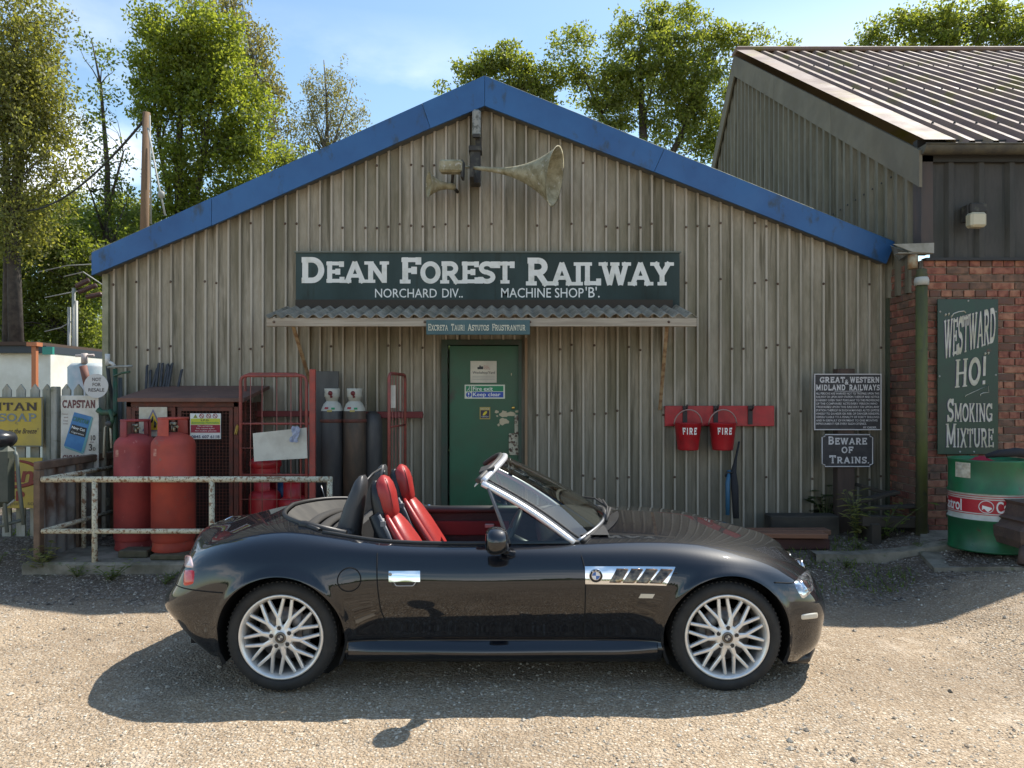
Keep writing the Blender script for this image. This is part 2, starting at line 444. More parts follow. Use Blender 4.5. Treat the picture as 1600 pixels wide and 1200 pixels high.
near = sm_np(-7, -5.4, GX) * (1 - sm_np(5.4, 7, GX)) * sm_np(-1.5, 1.8, GY) * (1 - sm_np(7.7, 8.1, GY))
GZ = gz_np(GX, GY) + near * (vnoise(GX, GY, 1.1, 1) * .02 + vnoise(GX, GY, 5, 2) * .008 + vnoise(GX, GY, 17, 3) * .006)
V = np.stack([GX, GY, GZ], -1).reshape(-1, 3)
nx_, ny_ = GX.shape
I = np.arange(nx_ * ny_).reshape(nx_, ny_)
F = np.stack([I[:-1, :-1], I[1:, :-1], I[1:, 1:], I[:-1, 1:]], -1).reshape(-1, 4)
def np_mesh(name, V, F, mats, smooth=True, mi=None):
    me = bpy.data.meshes.new(name); n = len(V); k = F.shape[1]
    me.vertices.add(n); me.vertices.foreach_set('co', V.astype(np.float32).ravel())
    me.loops.add(F.size); me.loops.foreach_set('vertex_index', F.astype(np.int32).ravel())
    me.polygons.add(len(F)); me.polygons.foreach_set('loop_start', (np.arange(len(F)) * k).astype(np.int32))
    me.polygons.foreach_set('loop_total', np.full(len(F), k, np.int32))
    me.polygons.foreach_set('use_smooth', np.full(len(F), smooth))
    for m in (mats if isinstance(mats, (list, tuple)) else [mats]): me.materials.append(m)
    if mi is not None: me.polygons.foreach_set('material_index', mi.astype(np.int32))
    me.update(calc_edges=True); return me

def gravel_mat():
    m = bpy.data.materials.new('gravel'); m.use_nodes = True; t = m.node_tree; b = t.nodes['Principled BSDF']
    N = t.nodes.new; L = t.links.new
    tcn = N('ShaderNodeTexCoord'); O = tcn.outputs['Object']
    def vor(s):
        v = N('ShaderNodeTexVoronoi'); v.inputs['Scale'].default_value = s; v.inputs['Randomness'].default_value = 1; L(O, v.inputs['Vector']); return v
    def noi(s, d=6, r=.6):
        v = N('ShaderNodeTexNoise'); v.inputs['Scale'].default_value = s; v.inputs['Detail'].default_value = d; v.inputs['Roughness'].default_value = r; L(O, v.inputs['Vector']); return v
    def rng_(src, a, b_, c=0, d=1):
        r = N('ShaderNodeMapRange'); r.inputs[1].default_value = a; r.inputs[2].default_value = b_; r.inputs[3].default_value = c; r.inputs[4].default_value = d; L(src, r.inputs[0]); return r.outputs[0]
    def mixc(f, a, b_, bt='MIX'):
        x = N('ShaderNodeMixRGB'); x.blend_type = bt
        if isinstance(f, float): x.inputs[0].default_value = f
        else: L(f, x.inputs[0])
        for i, c in ((1, a), (2, b_)):
            if isinstance(c, tuple): x.inputs[i].default_value = C4(c)
            else: L(c, x.inputs[i])
        return x.outputs[0]
    v1 = vor(62); v2 = vor(115); n1 = noi(1.1, 5); n2 = noi(7, 6); n3 = noi(90, 4)
    sep = N('ShaderNodeSeparateColor'); L(v1.outputs['Color'], sep.inputs[0])
    sep2 = N('ShaderNodeSeparateColor'); L(v2.outputs['Color'], sep2.inputs[0])
    sand = mixc(rng_(n2.outputs[0], .35, .65), (.37, .255, .155), (.46, .335, .215))
    stone = mixc(sep.outputs[0], (.26, .19, .125), (.70, .62, .49))
    fine = mixc(sep2.outputs[0], (.20, .145, .09), (.56, .46, .33))
    cov = mixc(rng_(n1.outputs[0], .38, .62, .25, .85), (0, 0, 0), (1, 1, 1))
    pick = N('ShaderNodeMath'); pick.operation = 'LESS_THAN'; L(sep.outputs[1], pick.inputs[0])
    cf = N('ShaderNodeSeparateColor'); L(cov, cf.inputs[0]); L(cf.outputs[0], pick.inputs[1])
    c = mixc(.65, sand, fine)
    pk = N('ShaderNodeMath'); pk.operation = 'MULTIPLY'; L(pick.outputs[0], pk.inputs[0]); L(rng_(v1.outputs['Distance'], .55, .38), pk.inputs[1])
    c = mixc(pk.outputs[0], c, stone)
    c = mixc(rng_(n3.outputs[0], .3, .5, .55, 0), c, (.16, .12, .08))
    # worn wheel tracks and finer, darker patches
    n5 = noi(.55, 4); c = mixc(rng_(n5.outputs[0], .46, .60, 0, .45), c, (.20, .145, .095)); n6 = noi(2.6, 7, .7); c = mixc(rng_(n6.outputs[0], .56, .66, 0, .35), c, (.62, .52, .40)); c = mixc(rng_(n6.outputs[0], .44, .34, 0, .35), c, (.17, .125, .08))
    # earth and dark ballast near the sheds, colour deepened to paint in their shade
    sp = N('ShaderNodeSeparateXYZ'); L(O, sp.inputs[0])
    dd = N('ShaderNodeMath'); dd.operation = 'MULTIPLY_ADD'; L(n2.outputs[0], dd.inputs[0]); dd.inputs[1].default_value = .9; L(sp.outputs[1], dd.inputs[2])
    dirt_shade = mixc(rng_(n2.outputs[0], .4, .6), (.080, .058, .042), (.135, .103, .078))
    dirt_shade = mixc(rng_(sep.outputs[2], .80, .92), dirt_shade, (.28, .24, .20))
    c = mixc(rng_(dd.outputs[0], 5.9, 6.5, 0, .92), c, dirt_shade)
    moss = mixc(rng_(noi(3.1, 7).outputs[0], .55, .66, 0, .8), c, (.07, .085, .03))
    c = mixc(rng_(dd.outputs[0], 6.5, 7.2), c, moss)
    # grass and scrub far beyond the yard
    c = mixc(rng_(sp.outputs[1], 10, 13), c, (.05, .07, .02))
    L(c, b.inputs['Base Color']); b.inputs['Roughness'].default_value = .85; b.inputs['Specular IOR Level'].default_value = .3
    h = N('ShaderNodeMath'); h.operation = 'MULTIPLY_ADD'; L(v1.outputs['Distance'], h.inputs[0]); h.inputs[1].default_value = -1.0; 
    h2 = N('ShaderNodeMath'); h2.operation = 'MULTIPLY'; L(v2.outputs['Distance'], h2.inputs[0]); h2.inputs[1].default_value = -.5
    L(h2.outputs[0], h.inputs[2])
    bp = N('ShaderNodeBump'); bp.inputs['Strength'].default_value = .85; bp.inputs['Distance'].default_value = .012; L(h.outputs[0], bp.inputs['Height'])
    bp2 = N('ShaderNodeBump'); bp2.inputs['Strength'].default_value = .5; bp2.inputs['Distance'].default_value = .03; L(n2.outputs[0], bp2.inputs['Height']); L(bp.outputs[0], bp2.inputs['Normal'])
    L(bp2.outputs[0], b.inputs['Normal'])
    return m
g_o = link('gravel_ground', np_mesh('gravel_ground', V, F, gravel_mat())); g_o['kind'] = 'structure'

# loose stones lying on the gravel
def stones(name, n, xr, yr, smin, smax, mat, seed, dens=None):
    r = np.random.default_rng(seed)
    X = r.uniform(*xr, n); Y = yr[0] + (yr[1] - yr[0]) * r.random(n) ** 1.35
    if dens is not None:
        k = vnoise(X, Y, 1.3, seed + 5) + vnoise(X, Y, 4, seed + 6) * .6 > dens; X = X[k]; Y = Y[k]; n = len(X)
    Z = gz_np(X, Y) + vnoise(X, Y, 1.1, 1) * .02 + vnoise(X, Y, 5, 2) * .008
    o = np.array([(1, 0, 0), (0, 1, 0), (-1, 0, 0), (0, -1, 0), (0, 0, 1), (0, 0, -1)], float)
    f = np.array([(0, 1, 4), (1, 2, 4), (2, 3, 4), (3, 0, 4), (1, 0, 5), (2, 1, 5), (3, 2, 5), (0, 3, 5)])
    s = smin + (smax - smin) * r.random(n) ** 3
    P = o[None] * (s[:, None, None] * r.uniform(.55, 1.25, (n, 6, 1))) * np.array([1, .8, .55])
    a = r.uniform(0, 2 * pi, n); ca, sa = np.cos(a)[:, None], np.sin(a)[:, None]
    Px = P[..., 0] * ca - P[..., 1] * sa; Py = P[..., 0] * sa + P[..., 1] * ca
    VV = np.stack([Px + X[:, None], Py + Y[:, None], P[..., 2] + Z[:, None] + .15 * s[:, None]], -1).reshape(-1, 3)
    FF = (f[None] + (np.arange(n) * 6)[:, None, None]).reshape(-1, 3)
    o_ = link(name, np_mesh(name, VV, FF, mat, smooth=False)); return o_
def islandmat(name, c1, c2, rough=.8):
    m = bpy.data.materials.new(name); m.use_nodes = True; t = m.node_tree; b = t.nodes['Principled BSDF']
    g = t.nodes.new('ShaderNodeNewGeometry'); x = t.nodes.new('ShaderNodeMixRGB'); x.inputs[1].default_value = C4(c1); x.inputs[2].default_value = C4(c2)
    t.links.new(g.outputs['Random Per Island'], x.inputs[0]); t.links.new(x.outputs[0], b.inputs['Base Color']); b.inputs['Roughness'].default_value = rough
    return m
tag(stones('loose_gravel', 52000, (-5.0, 5.2), (.8, 6.6), .003, .013, islandmat('stone_mix', (.22, .17, .12), (.62, .56, .46)), 3, dens=-.30), 'loose gravel stones scattered over the yard', kind='stuff')
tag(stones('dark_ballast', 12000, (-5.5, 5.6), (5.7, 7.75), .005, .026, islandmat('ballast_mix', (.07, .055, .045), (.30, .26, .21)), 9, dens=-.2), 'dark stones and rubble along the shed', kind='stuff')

tag(stones('scattered_stones', 900, (-4.8, 5.0), (1.6, 6.4), .009, .026, islandmat('stone_mix_large', (.16, .13, .10), (.55, .48, .38)), 15), 'scattered larger stones on the yard', kind='stuff')
# concrete slabs and kerb
conc = M('old_concrete', (.26, .23, .18), .9, col2=(.14, .125, .09), nscale=5, col3=(.08, .10, .04), n3=9, lo3=.58, hi3=.7, bump=.5, bscale=35)
mb = MB(); mb.bx(-4.25, -1.3, 6.36, 7.86, 0, .185, bev=.02); struct(mb, 'concrete_slab', conc)
def slab_poly(name, pts, top, mat):
    mb = MB(); n = len(pts)
    Vv = [(x, y, ground_z(x, y) - .2) for x, y in pts] + [(x, y, ground_z(x, y) + top) for x, y in pts]
    mb.add(Vv, [tuple(range(n, 2 * n))] + [(i, (i + 1) % n, n + (i + 1) % n, n + i) for i in range(n)]); return struct(mb, name, mat)
slab_poly('concrete_pad', [(3.62, 6.55), (3.5, 6.1), (3.85, 5.75), (4.3, 5.45), (7.0, 5.3), (7.0, 7.2), (4.0, 7.2)], .03, conc)
mb = MB()
kp = [(2.75, 6.72), (3.1, 6.70), (3.5, 6.66), (3.9, 6.55), (4.1, 6.4)]
rows = []
for x, y in kp:
    z = ground_z(x, y); rows.append([(x, y - .07, z - .1), (x, y - .065, z + .055), (x, y + .07, z + .06), (x, y + .075, z - .1)])
mb.grid(rows, smooth=False); struct(mb, 'concrete_kerb', conc)

# ------------------------------------------------------------------ machine shop
YW = 7.9                      # plane of the corrugated front wall
XL, XR = WX(165, YW), WX(1386, YW)
APX = WX(757, YW); 
def gable_z(x):               # underside of the fascia
    za, zl, zr = WZ(166, YW), WZ(432, YW), WZ(414, YW)
    return za + (zl - za) * (APX - x) / (APX - XL) if x < APX else za + (zr - za) * (x - APX) / (XR - APX)
def clad_mat(name, c1, c2, c3, rough=.75, low=(.05, .055, .03), lowz=(.2, 1.5), ridge=None):
    m = bpy.data.materials.new(name); m.use_nodes = True; t = m.node_tree; b = t.nodes['Principled BSDF']; N = t.nodes.new; L = t.links.new
    tcn = N('ShaderNodeTexCoord'); g = N('ShaderNodeNewGeometry')
    P = g.outputs['Position']
    def noi(s, st, d=7, r=.6):
        mp_ = N('ShaderNodeMapping'); mp_.inputs['Scale'].default_value = st; L(P, mp_.inputs[0])
        v = N('ShaderNodeTexNoise'); v.inputs['Scale'].default_value = s; v.inputs['Detail'].default_value = d; v.inputs['Roughness'].default_value = r; L(mp_.outputs[0], v.inputs['Vector']); return v.outputs[0]
    def rr(src, a, b_, c=0, d=1):
        r = N('ShaderNodeMapRange'); r.inputs[1].default_value = a; r.inputs[2].default_value = b_; r.inputs[3].default_value = c; r.inputs[4].default_value = d; L(src, r.inputs[0]); return r.outputs[0]
    def mixc(f, a, b_):
        x = N('ShaderNodeMixRGB')
        if isinstance(f, float): x.inputs[0].default_value = f
        else: L(f, x.inputs[0])
        for i, c in ((1, a), (2, b_)):
            if isinstance(c, tuple): x.inputs[i].default_value = C4(c)
            else: L(c, x.inputs[i])
        return x.outputs[0]
    streak = noi(5, (1, 1, .09)); patch = noi(1.3, (1, 1, .6)); fine = noi(30, (1, 1, .25)); drip = noi(16, (1, 1, .05))
    c = mixc(rr(patch, .35, .65), c1, c2)
    c = mixc(rr(streak, .46, .64, 0, .85), c, c3)
    c = mixc(rr(noi(2.2, (1, 1, .35)), .52, .68, 0, .6), c, (c3[0] * .8, c3[1] * .85, c3[2] * .7))
    c = mixc(rr(drip, .54, .68, 0, .85), c, (c3[0] * .5, c3[1] * .5, c3[2] * .45))
    c = mixc(rr(fine, .35, .65, 0, .35), c, (c2[0] * .55, c2[1] * .55, c2[2] * .5))
    sp = N('ShaderNodeSeparateXYZ'); L(P, sp.inputs[0])
    zz = N('ShaderNodeMath'); zz.operation = 'MULTIPLY_ADD'; L(patch, zz.inputs[0]); zz.inputs[1].default_value = 1.6; L(sp.outputs[2], zz.inputs[2])
    c = mixc(rr(zz.outputs[0], lowz[1] + .8, lowz[0] + .8, 0, .75), c, low)
    if ridge:      # the ribs' outer faces are painted lit, their flanks shaded, over the wall dirt
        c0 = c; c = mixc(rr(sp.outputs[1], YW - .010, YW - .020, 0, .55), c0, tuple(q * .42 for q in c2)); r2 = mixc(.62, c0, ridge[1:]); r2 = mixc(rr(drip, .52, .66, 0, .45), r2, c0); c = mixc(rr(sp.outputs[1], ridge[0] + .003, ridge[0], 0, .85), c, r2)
    L(c, b.inputs['Base Color']); b.inputs['Roughness'].default_value = rough; b.inputs['Specular IOR Level'].default_value = .3
    bp = N('ShaderNodeBump'); bp.inputs['Strength'].default_value = .35; bp.inputs['Distance'].default_value = .01; L(fine, bp.inputs['Height']); L(bp.outputs[0], b.inputs['Normal'])
    return m
wallm = clad_mat('shed_cladding', (.43, .38, .30), (.33, .29, .215), (.16, .14, .09), low=(.105, .096, .072), lowz=(.2, 2.1), ridge=(YW - .026, .58, .52, .43))
shed = thing('machine_shop', 'corrugated machine shop shed with blue gable fascia behind the sports car', 'shed', ((XL + XR) / 2, YW, .2))
PITCH = 0.1225
DX0, DX1, DTOP = WX(690, YW), WX(815, YW), WZ(531, YW)
def corr_strip(mb, x0, x1, zb, zt, Y=YW, depth=.028, ph=0.0, pitch=PITCH):
    """trapezoidal ribs standing proud toward the camera"""
    br = [0, .66, .76, .92]      # pan | rise | ridge | fall
    ks = []
    k = math.floor((x0 - ph) / pitch)
    while ph + k * pitch < x1 + pitch:
        for i, f in enumerate(br):
            ks.append((ph + (k + f) * pitch, -depth if i in (2, 3) else 0))
        k += 1
    # heights: ridge between .70 and .90, pan elsewhere
    pts = []
    for i, (x, d) in enumerate(ks):
        pts.append((x, d))
    def at(x):
        for (a, da), (b, db) in zip(pts, pts[1:]):
            if a <= x <= b: return da + (db - da) * (x - a) / (b - a)
        return 0
    X_ = [x0] + [p[0] for p in pts if x0 + 1e-4 < p[0] < x1 - 1e-4] + [x1]
    rows = [[], []]
    for x in X_:
        y = Y + at(x)
        rows[0].append((x, y, zb(x) if callable(zb) else zb)); rows[1].append((x, y, zt(x)))
    # duplicated rows keep the folds crisp
    mb.grid(rows, smooth=False)
ends = [XL]
while ends[-1] + 8 * PITCH < XR - .3: ends.append(ends[-1] + 8 * PITCH)
ends.append(XR)
for a, b in zip(ends, ends[1:]):
    mb = MB(); dy = -.004 * (ends.index(a) % 2)
    segs = [(a, b, .12)]
    if a < DX0 < b or a < DX1 < b or (a >= DX0 and b <= DX1):
        segs = []
        if a < DX0: segs.append((a, DX0, .12))
        segs.append((max(a, DX0), min(b, DX1), DTOP))
        if b > DX1: segs.append((DX1, b, .12))
    for x0, x1, zb in segs:
        corr_strip(mb, x0, x1, zb, lambda x: gable_z(x) + .06, Y=YW + dy, ph=XL)
    mb.build('cladding_sheet', wallm, shed, fix=False)
# corner flashings, fixings, inner wall, roof, side wall
mb = MB()
mb.bx(XL - .012, XL + .05, YW - .045, YW + .2, .12, gable_z(XL) + .02); mb.build('corner_flashing', M('pale_flashing', (.30, .29, .20), .7, col2=(.20, .20, .12), nscale=5), shed)
mb = MB(); mb.bx(XR - .02, XR + .012, YW - .05, YW + .2, .12, gable_z(XR)); mb.build('corner_flashing', M('dark_flashing', (.07, .08, .05), .7), shed)
mb = MB(); rust = M('rusty_fixing', (.08, .045, .03), .9, col2=(.16, .12, .09), nscale=30)
for z in (.75, 1.45, 2.15, 2.85, 3.45, 4.1, 4.6):
    k = 0; x = XL + .8 * PITCH
    while x < XR:
        if z < gable_z(x) - .08 and not (DX0 - .1 < x < DX1 + .1 and z < DTOP) and random.random() < .42:
            mb.lathe([(0, .014), (.008, .013), (.014, .003), (.014, 0)], (x, YW - .03, z + random.uniform(-.03, .03)), (0, -1, 0), 8)
        x += PITCH
o = mb.build('fixings', rust, shed); o['kind'] = 'stuff'
mb = MB(); din = M('shed_inside', (.05, .05, .045), .9)
ZL, ZR, ZA = WZ(400, YW), WZ(385, YW), WZ(125, YW)
mb.add([(XL, YW + .06, 0), (DX0, YW + .06, 0), (DX0, YW + .06, gable_z(DX0)), (XL, YW + .06, gable_z(XL))], [(0, 1, 2, 3)])
mb.add([(DX1, YW + .06, 0), (XR, YW + .06, 0), (XR, YW + .06, gable_z(XR)), (APX, YW + .06, gable_z(APX)), (DX1, YW + .06, gable_z(DX1))][:], [(0, 1, 2, 3, 4)])
mb.add([(DX0, YW + .06, DTOP), (DX1, YW + .06, DTOP), (DX1, YW + .06, gable_z(DX1)), (APX, YW + .06, gable_z(APX)), (DX0, YW + .06, gable_z(DX0))], [(0, 1, 2, 3, 4)])
mb.build('inner_lining', din, shed, fix=False)
mb = MB()
mb.bx(XL, XL + .05, YW + .2, YW + 14, 0, ZL - .05); mb.bx(XR - .05, XR, YW + .2, YW + 14, 0, ZR - .05); mb.bx(XL, XR, YW + 14, YW + 14.05, 0, ZL - .1)
mb.build('side_wall', wallm, shed)
mb = MB()
for (xa, za, xb, zb) in ((XL - .12, WZ(403, YW), APX, ZA), (APX, ZA, XR + .08, WZ(386, YW))):
    mb.add([(xa, YW - .1, za), (xb, YW - .1, zb), (xb, YW + 14.2, zb), (xa, YW + 14.2, za), (xa, YW - .1, za - .05), (xb, YW - .1, zb - .05), (xb, YW + 14.2, zb - .05), (xa, YW + 14.2, za - .05)],
           [(0, 1, 2, 3), (4, 7, 6, 5), (0, 4, 5, 1), (1, 5, 6, 2), (2, 6, 7, 3), (3, 7, 4, 0)])
mb.build('roof', M('fibre_cement', (.25, .24, .21), .85, col2=(.14, .15, .10), nscale=3), shed)
# blue fascia, four boards
YF = 7.74
blue = M('blue_fascia', (.025, .115, .30), .48, col2=(.018, .085, .24), nscale=1.6, nlo=.4, nhi=.65, col3=(.03, .045, .05), n3=6, lo3=.56, hi3=.72, s3=(1, 1, .5), rvar=.08, bump=.06, bscale=9)
tl = lambda px, py: (WX(px, YF), WZ(py, YF))
fas = [[(143, 395), (330, 309), (330, 352), (143, 430)], [(330.6, 309), (659, 161.5), (672, 200), (330.6, 352)],
       [(659.6, 161.3), (757, 118), (757, 165), (672.6, 200)], [(757.6, 118), (1038, 232), (1022, 268), (757.6, 165)],
       [(1038.6, 232.3), (1399, 378), (1385, 412), (1022.6, 268.2)]]
for k, q in enumerate(fas):
    mb = MB(); mb.prism([tl(*p) for p in q][::-1], (0, YF + .003 * (k % 2), 0), (1, 0, 0), (0, 0, 1), (0, 1, 0), .03)
    mb.build('fascia_board', blue, shed)
mb = MB(); moss = M('mossy_edge', (.10, .12, .04), .95, col2=(.30, .30, .26), nscale=14)
for (a, b) in (((140, 393.5), (757, 116.5)), ((757, 116.5), (1401, 377))):
    p = W(a[0], a[1], YF); q = W(b[0], b[1], YF)
    mb.tube([p + Vector((0, .06, 0)), q + Vector((0, .06, 0))], .016, 6)
mb.build('ridge_flashing', moss, shed)
# soffit behind the fascia
mb = MB()
for (a, b) in (((143, 432), (757, 168)), ((757, 168), (1385, 414))):
    p = W(a[0], a[1], YF); q = W(b[0], b[1], YF)
    mb.add([p + Vector((0, .03, .03)), q + Vector((0, .03, .03)), q + Vector((0, .2, .03)), p + Vector((0, .2, .03))], [(0, 1, 2, 3)])
mb.build('soffit', M('grey_soffit', (.12, .12, .11), .8), shed, fix=False)

# door
dgreen = M('green_door_paint', (.022, .105, .050), .45, col2=(.030, .085, .040), nscale=2.5, col3=(.05, .045, .03), n3=3, lo3=.62, hi3=.74, bump=.05, bscale=12)
dfr = M('green_door_frame', (.030, .060, .036), .6, col2=(.045, .05, .035), nscale=6)
mb = MB()
mb.bx(DX0, DX0 + .065, YW - .035, YW + .12, .15, DTOP); mb.bx(DX1 - .035, DX1, YW - .035, YW + .12, .15, DTOP); mb.bx(DX0 + .065, DX1 - .035, YW - .035, YW + .12, DTOP - .055, DTOP)
mb.build('door_frame', dfr, shed)
mb = MB(); mb.bx(WX(702, YW), WX(811, YW), YW + .01, YW + .055, .2, WZ(540, YW), bev=.004); door = mb.build('door', dgreen, shed)
mb = MB(); mb.bx(WX(811.2, YW), WX(812.6, YW), YW + .0, YW + .055, .2, WZ(540, YW)); mb.build('door_gap', M('dark_gap', (.01, .01, .01), .9), door)
worn = M('worn_cream_metal', (.42, .38, .28), .6, col2=(.10, .055, .035), nscale=28, nlo=.52, nhi=.58)
mb = MB(); x0, x1, z0, z1 = WX(795, YW), WX(811, YW), WZ(711, YW), WZ(677, YW)
mb.bx(x0, x1, YW - .005, YW + .01, z0, z1, bev=.003); mb.bx(WX(804, YW), WX(810, YW), YW - .008, YW + .01, z1, WZ(648, YW), bev=.003); mb.build('lock_plate', worn, door)
mb = MB()
for (cx, cy, r) in ((797, 681, .014), (806, 681, .013), (803, 691, .013), (797, 702, .014), (807, 702, .014)):
    mb.lathe([(0, .014), (r * .7, .012), (r, .004), (r, 0)], (WX(cx, YW), YW - .006, WZ(cy, YW)), (0, -1, 0), 12)
mb.build('lock_bolt', rust, door)
mb = MB(); mb.lathe([(0, .025), (.012, .025), (.018, .018), (.018, 0)], (WX(802, YW), YW + .01, WZ(637, YW)), (0, -1, 0), 16); mb.build('brass_lock', M('brass', (.65, .42, .12), .3, 1), door)
mb = MB()
def blob(mb, cx, cy, rx, ry, Y, n=14, sd=0):
    r = random.Random(sd); P = []
    for k in range(n):
        t = 2 * pi * k / n; q = 1 + r.uniform(-.28, .28); P.append((WX(cx + rx * q * cos(t), Y), Y, WZ(cy + ry * q * sin(t), Y)))
    mb.add(P, [tuple(range(n))])
for i, (cx, cy, rx, ry) in enumerate(((776, 643.5, 3, 2.4), (787, 647, 6.5, 5), (787, 658.5, 7, 5.5), (779, 664, 2, 2), (799, 647, 8, 4), (777, 650, 1.5, 1.2), (808, 643, 3, 2), (799, 585, .7, 2.4))):
    mb = MB(); blob(mb, cx, cy, rx, ry, YW + .0085 - i * .0003, sd=i); mb.build('bare_patch', M('bare_filler', (.50, .42, .28), .8), door, fix=False)
# brown dusty streaks on wall right of the door are in the cladding material; narrow wooden jamb strip
mb = MB(); mb.bx(WX(820, YW), WX(824, YW), YW - .04, YW - .03, .15, DTOP + .02); mb.build('jamb_strip', M('jamb_wood', (.26, .17, .10), .8), shed)

# porch canopy over the door (a corrugated lean-to on battens and straps)
can = thing('porch_canopy', 'corrugated grey porch canopy on a pale batten below the big green sign', 'canopy', (-.3, 7.5, 2.3))
cxl, cxr = -2.39, 1.80; yb, yf = 7.85, 7.12; zb_, zf = WZ(479, 7.85), WZ(496, 7.12) + .012
cm = clad_mat('canopy_sheet', (.42, .37, .29), (.32, .275, .21), (.17, .14, .10), low=(.3, .29, .24), lowz=(-3, -2))
nsh = 4
for s_ in range(nsh):
    a = cxl + (cxr - cxl) * s_ / nsh; b = cxl + (cxr - cxl) * (s_ + 1) / nsh + (.05 if s_ < nsh - 1 else 0)
    n = int((b - a) / .0095); rows = []
    for j in range(3):
        f = j / 2; y = yb + (yf - yb) * f; z = zb_ + (zf - zb_) * f
        rows.append([(a + (b - a) * i / n, y, z + .018 * (sin(2 * pi * (a + (b - a) * i / n) / .122)) + .003 * s_) for i in range(n + 1)])
    rows2 = [[(p[0], p[1], p[2] - .006) for p in r] for r in rows]
    mb = MB(); mb.grid(rows); mb.grid(rows2); mb.grid([rows[-1], rows2[-1]], smooth=False); mb.build('roof_sheet', cm, can, fix=False)
bat = M('weathered_batten', (.42, .36, .28), .85, col2=(.30, .25, .19), nscale=8, stretch=(.2, 1, 4), col3=(.12, .06, .04), n3=5, lo3=.7, hi3=.76)
mb = MB(); mb.bx(cxl + .01, cxr - .01, 7.13, 7.17, WZ(510, 7.13), WZ(496, 7.13) - .004, bev=.004); mb.build('front_batten', bat, can)
mb = MB(); mb.bx(cxl + .1, cxr - .1, 7.78, 7.86, zb_ - .03, zb_ + .065); mb.build('wall_batten', M('dark_wood', (.05, .04, .03), .9), can)
tan = M('tan_strap', (.38, .27, .15), .7, col2=(.22, .12, .06), nscale=15)
for (p0, p1) in (((455, 500), (487, 604)), ((1043, 500), (1031, 640))):
    mb = MB(); a = W(p0[0], p0[1], 7.15); b = W(p1[0], p1[1], 7.85)
    R = (b - a).to_track_quat('Z', 'Y').to_matrix(); mb.box((a + b) / 2, (.035, .012, (b - a).length), R); mb.build('stay_strap', tan, can)
mb = MB()
for px in (428, 664, 828, 1045): mb.lathe([(0, .006), (.012, .004), (.014, 0)], (WX(px, 7.13), 7.13, WZ(503, 7.13)), (0, -1, 0), 10)
mb.build('bolt_head', rust, can)

# ------------------------------------------------------------------ signs on the shed
gsign = M('green_signboard', (.024, .040, .036), .8, col2=(.045, .075, .072), nscale=1.2, nlo=.4, nhi=.7, stretch=(1, 1, .5), col3=(.02, .025, .018), n3=6, lo3=.55, hi3=.7, s3=(1, 1, .15), rvar=.1)
YS = 7.80
def board(name, label, cat, px0, px1, py0, py1, Y, th, mat, frame=None, fw=.02, group=None):
    x0, x1, z0, z1 = WX(px0, Y), WX(px1, Y), WZ(py1, Y), WZ(py0, Y)
    t = thing(name, label, cat, ((x0 + x1) / 2, Y + th / 2, z0), group)
    mb = MB(); mb.bx(x0, x1, Y, Y + th, z0, z1, bev=.003); mb.build('panel', mat, t)
    if frame:
        mb = MB(); e = .006
        mb.bx(x0, x1, Y - e, Y + .002, z0, z0 + fw); mb.bx(x0, x1, Y - e, Y + .002, z1 - fw, z1)
        mb.bx(x0, x0 + fw, Y - e + .001, Y + .002, z0 + fw, z1 - fw); mb.bx(x1 - fw, x1, Y - e + .001, Y + .002, z0 + fw, z1 - fw); mb.build('border', frame, t)
    return t
s = board('name_sign', 'long dark green signboard with large white serif lettering above the porch canopy', 'sign', 462, 1062, 395, 479, YS, .035, gsign)
bw = lambda a, b, c, d, Y: (WX(a, Y), WX(b, Y), WZ(d, Y), WZ(c, Y))
YL = YS - .003
for runs, bx_ in (([('D', 1), ('EAN', .84)], (470, 607, 402, 442)), ([('F', 1), ('OREST', .84)], (626, 803, 402, 443)), ([('R', 1), ('AILWAY', .84)], (823, 1050, 403, 446))):
    slab(runs, bw(*bx_, YL), XZ(YL), M('sign_white', (.76, .75, .70), .6, col2=(.58, .57, .48), nscale=9, nlo=.5, nhi=.75), s, T=.215, serif=.40, st=.15, gap=.02, thin=.8)
for w_, q in (('NORCHARD', (586, 682.5, 451, 465)), ('DIV..', (691, 723, 451, 465)), ('MACHINE', (783, 861, 450, 465)), ('SHOP', (867, 912, 450, 465)), ("'B'.", (915, 937, 448, 465))):
    text_pts(w_, bw(*q, YL), XZ(YL), white_paint, s, bold=.004)
mb = MB(); mb.bx(WX(460, YS), WX(1064, YS), YS - .012, YS + .04, WZ(395, YS) + .001, WZ(395, YS) + .016); mb.build('top_trim', M('trim_grey', (.16, .17, .14), .8), s)
s = board('motto_sign', 'small blue green sign with latin motto hung on the canopy edge', 'sign', 666, 828, 500, 523, 7.09, .02, M('teal_sign', (.040, .095, .105), .5, col2=(.06, .12, .125), nscale=4), None)
YL = 7.088
for w_, a, b in (('EXCRETA', 669, 700), ('TAURI', 705, 726), ('ASTUTOS', 731, 764), ('FRUSTRANTUR', 769, 821)):
    slab([(w_[0], 1), (w_[1:], .84)], bw(a, b, 506, 516.5, YL), XZ(YL), cream_ink, s, T=.15, serif=.3, st=.07, gap=.05, thin=.6)
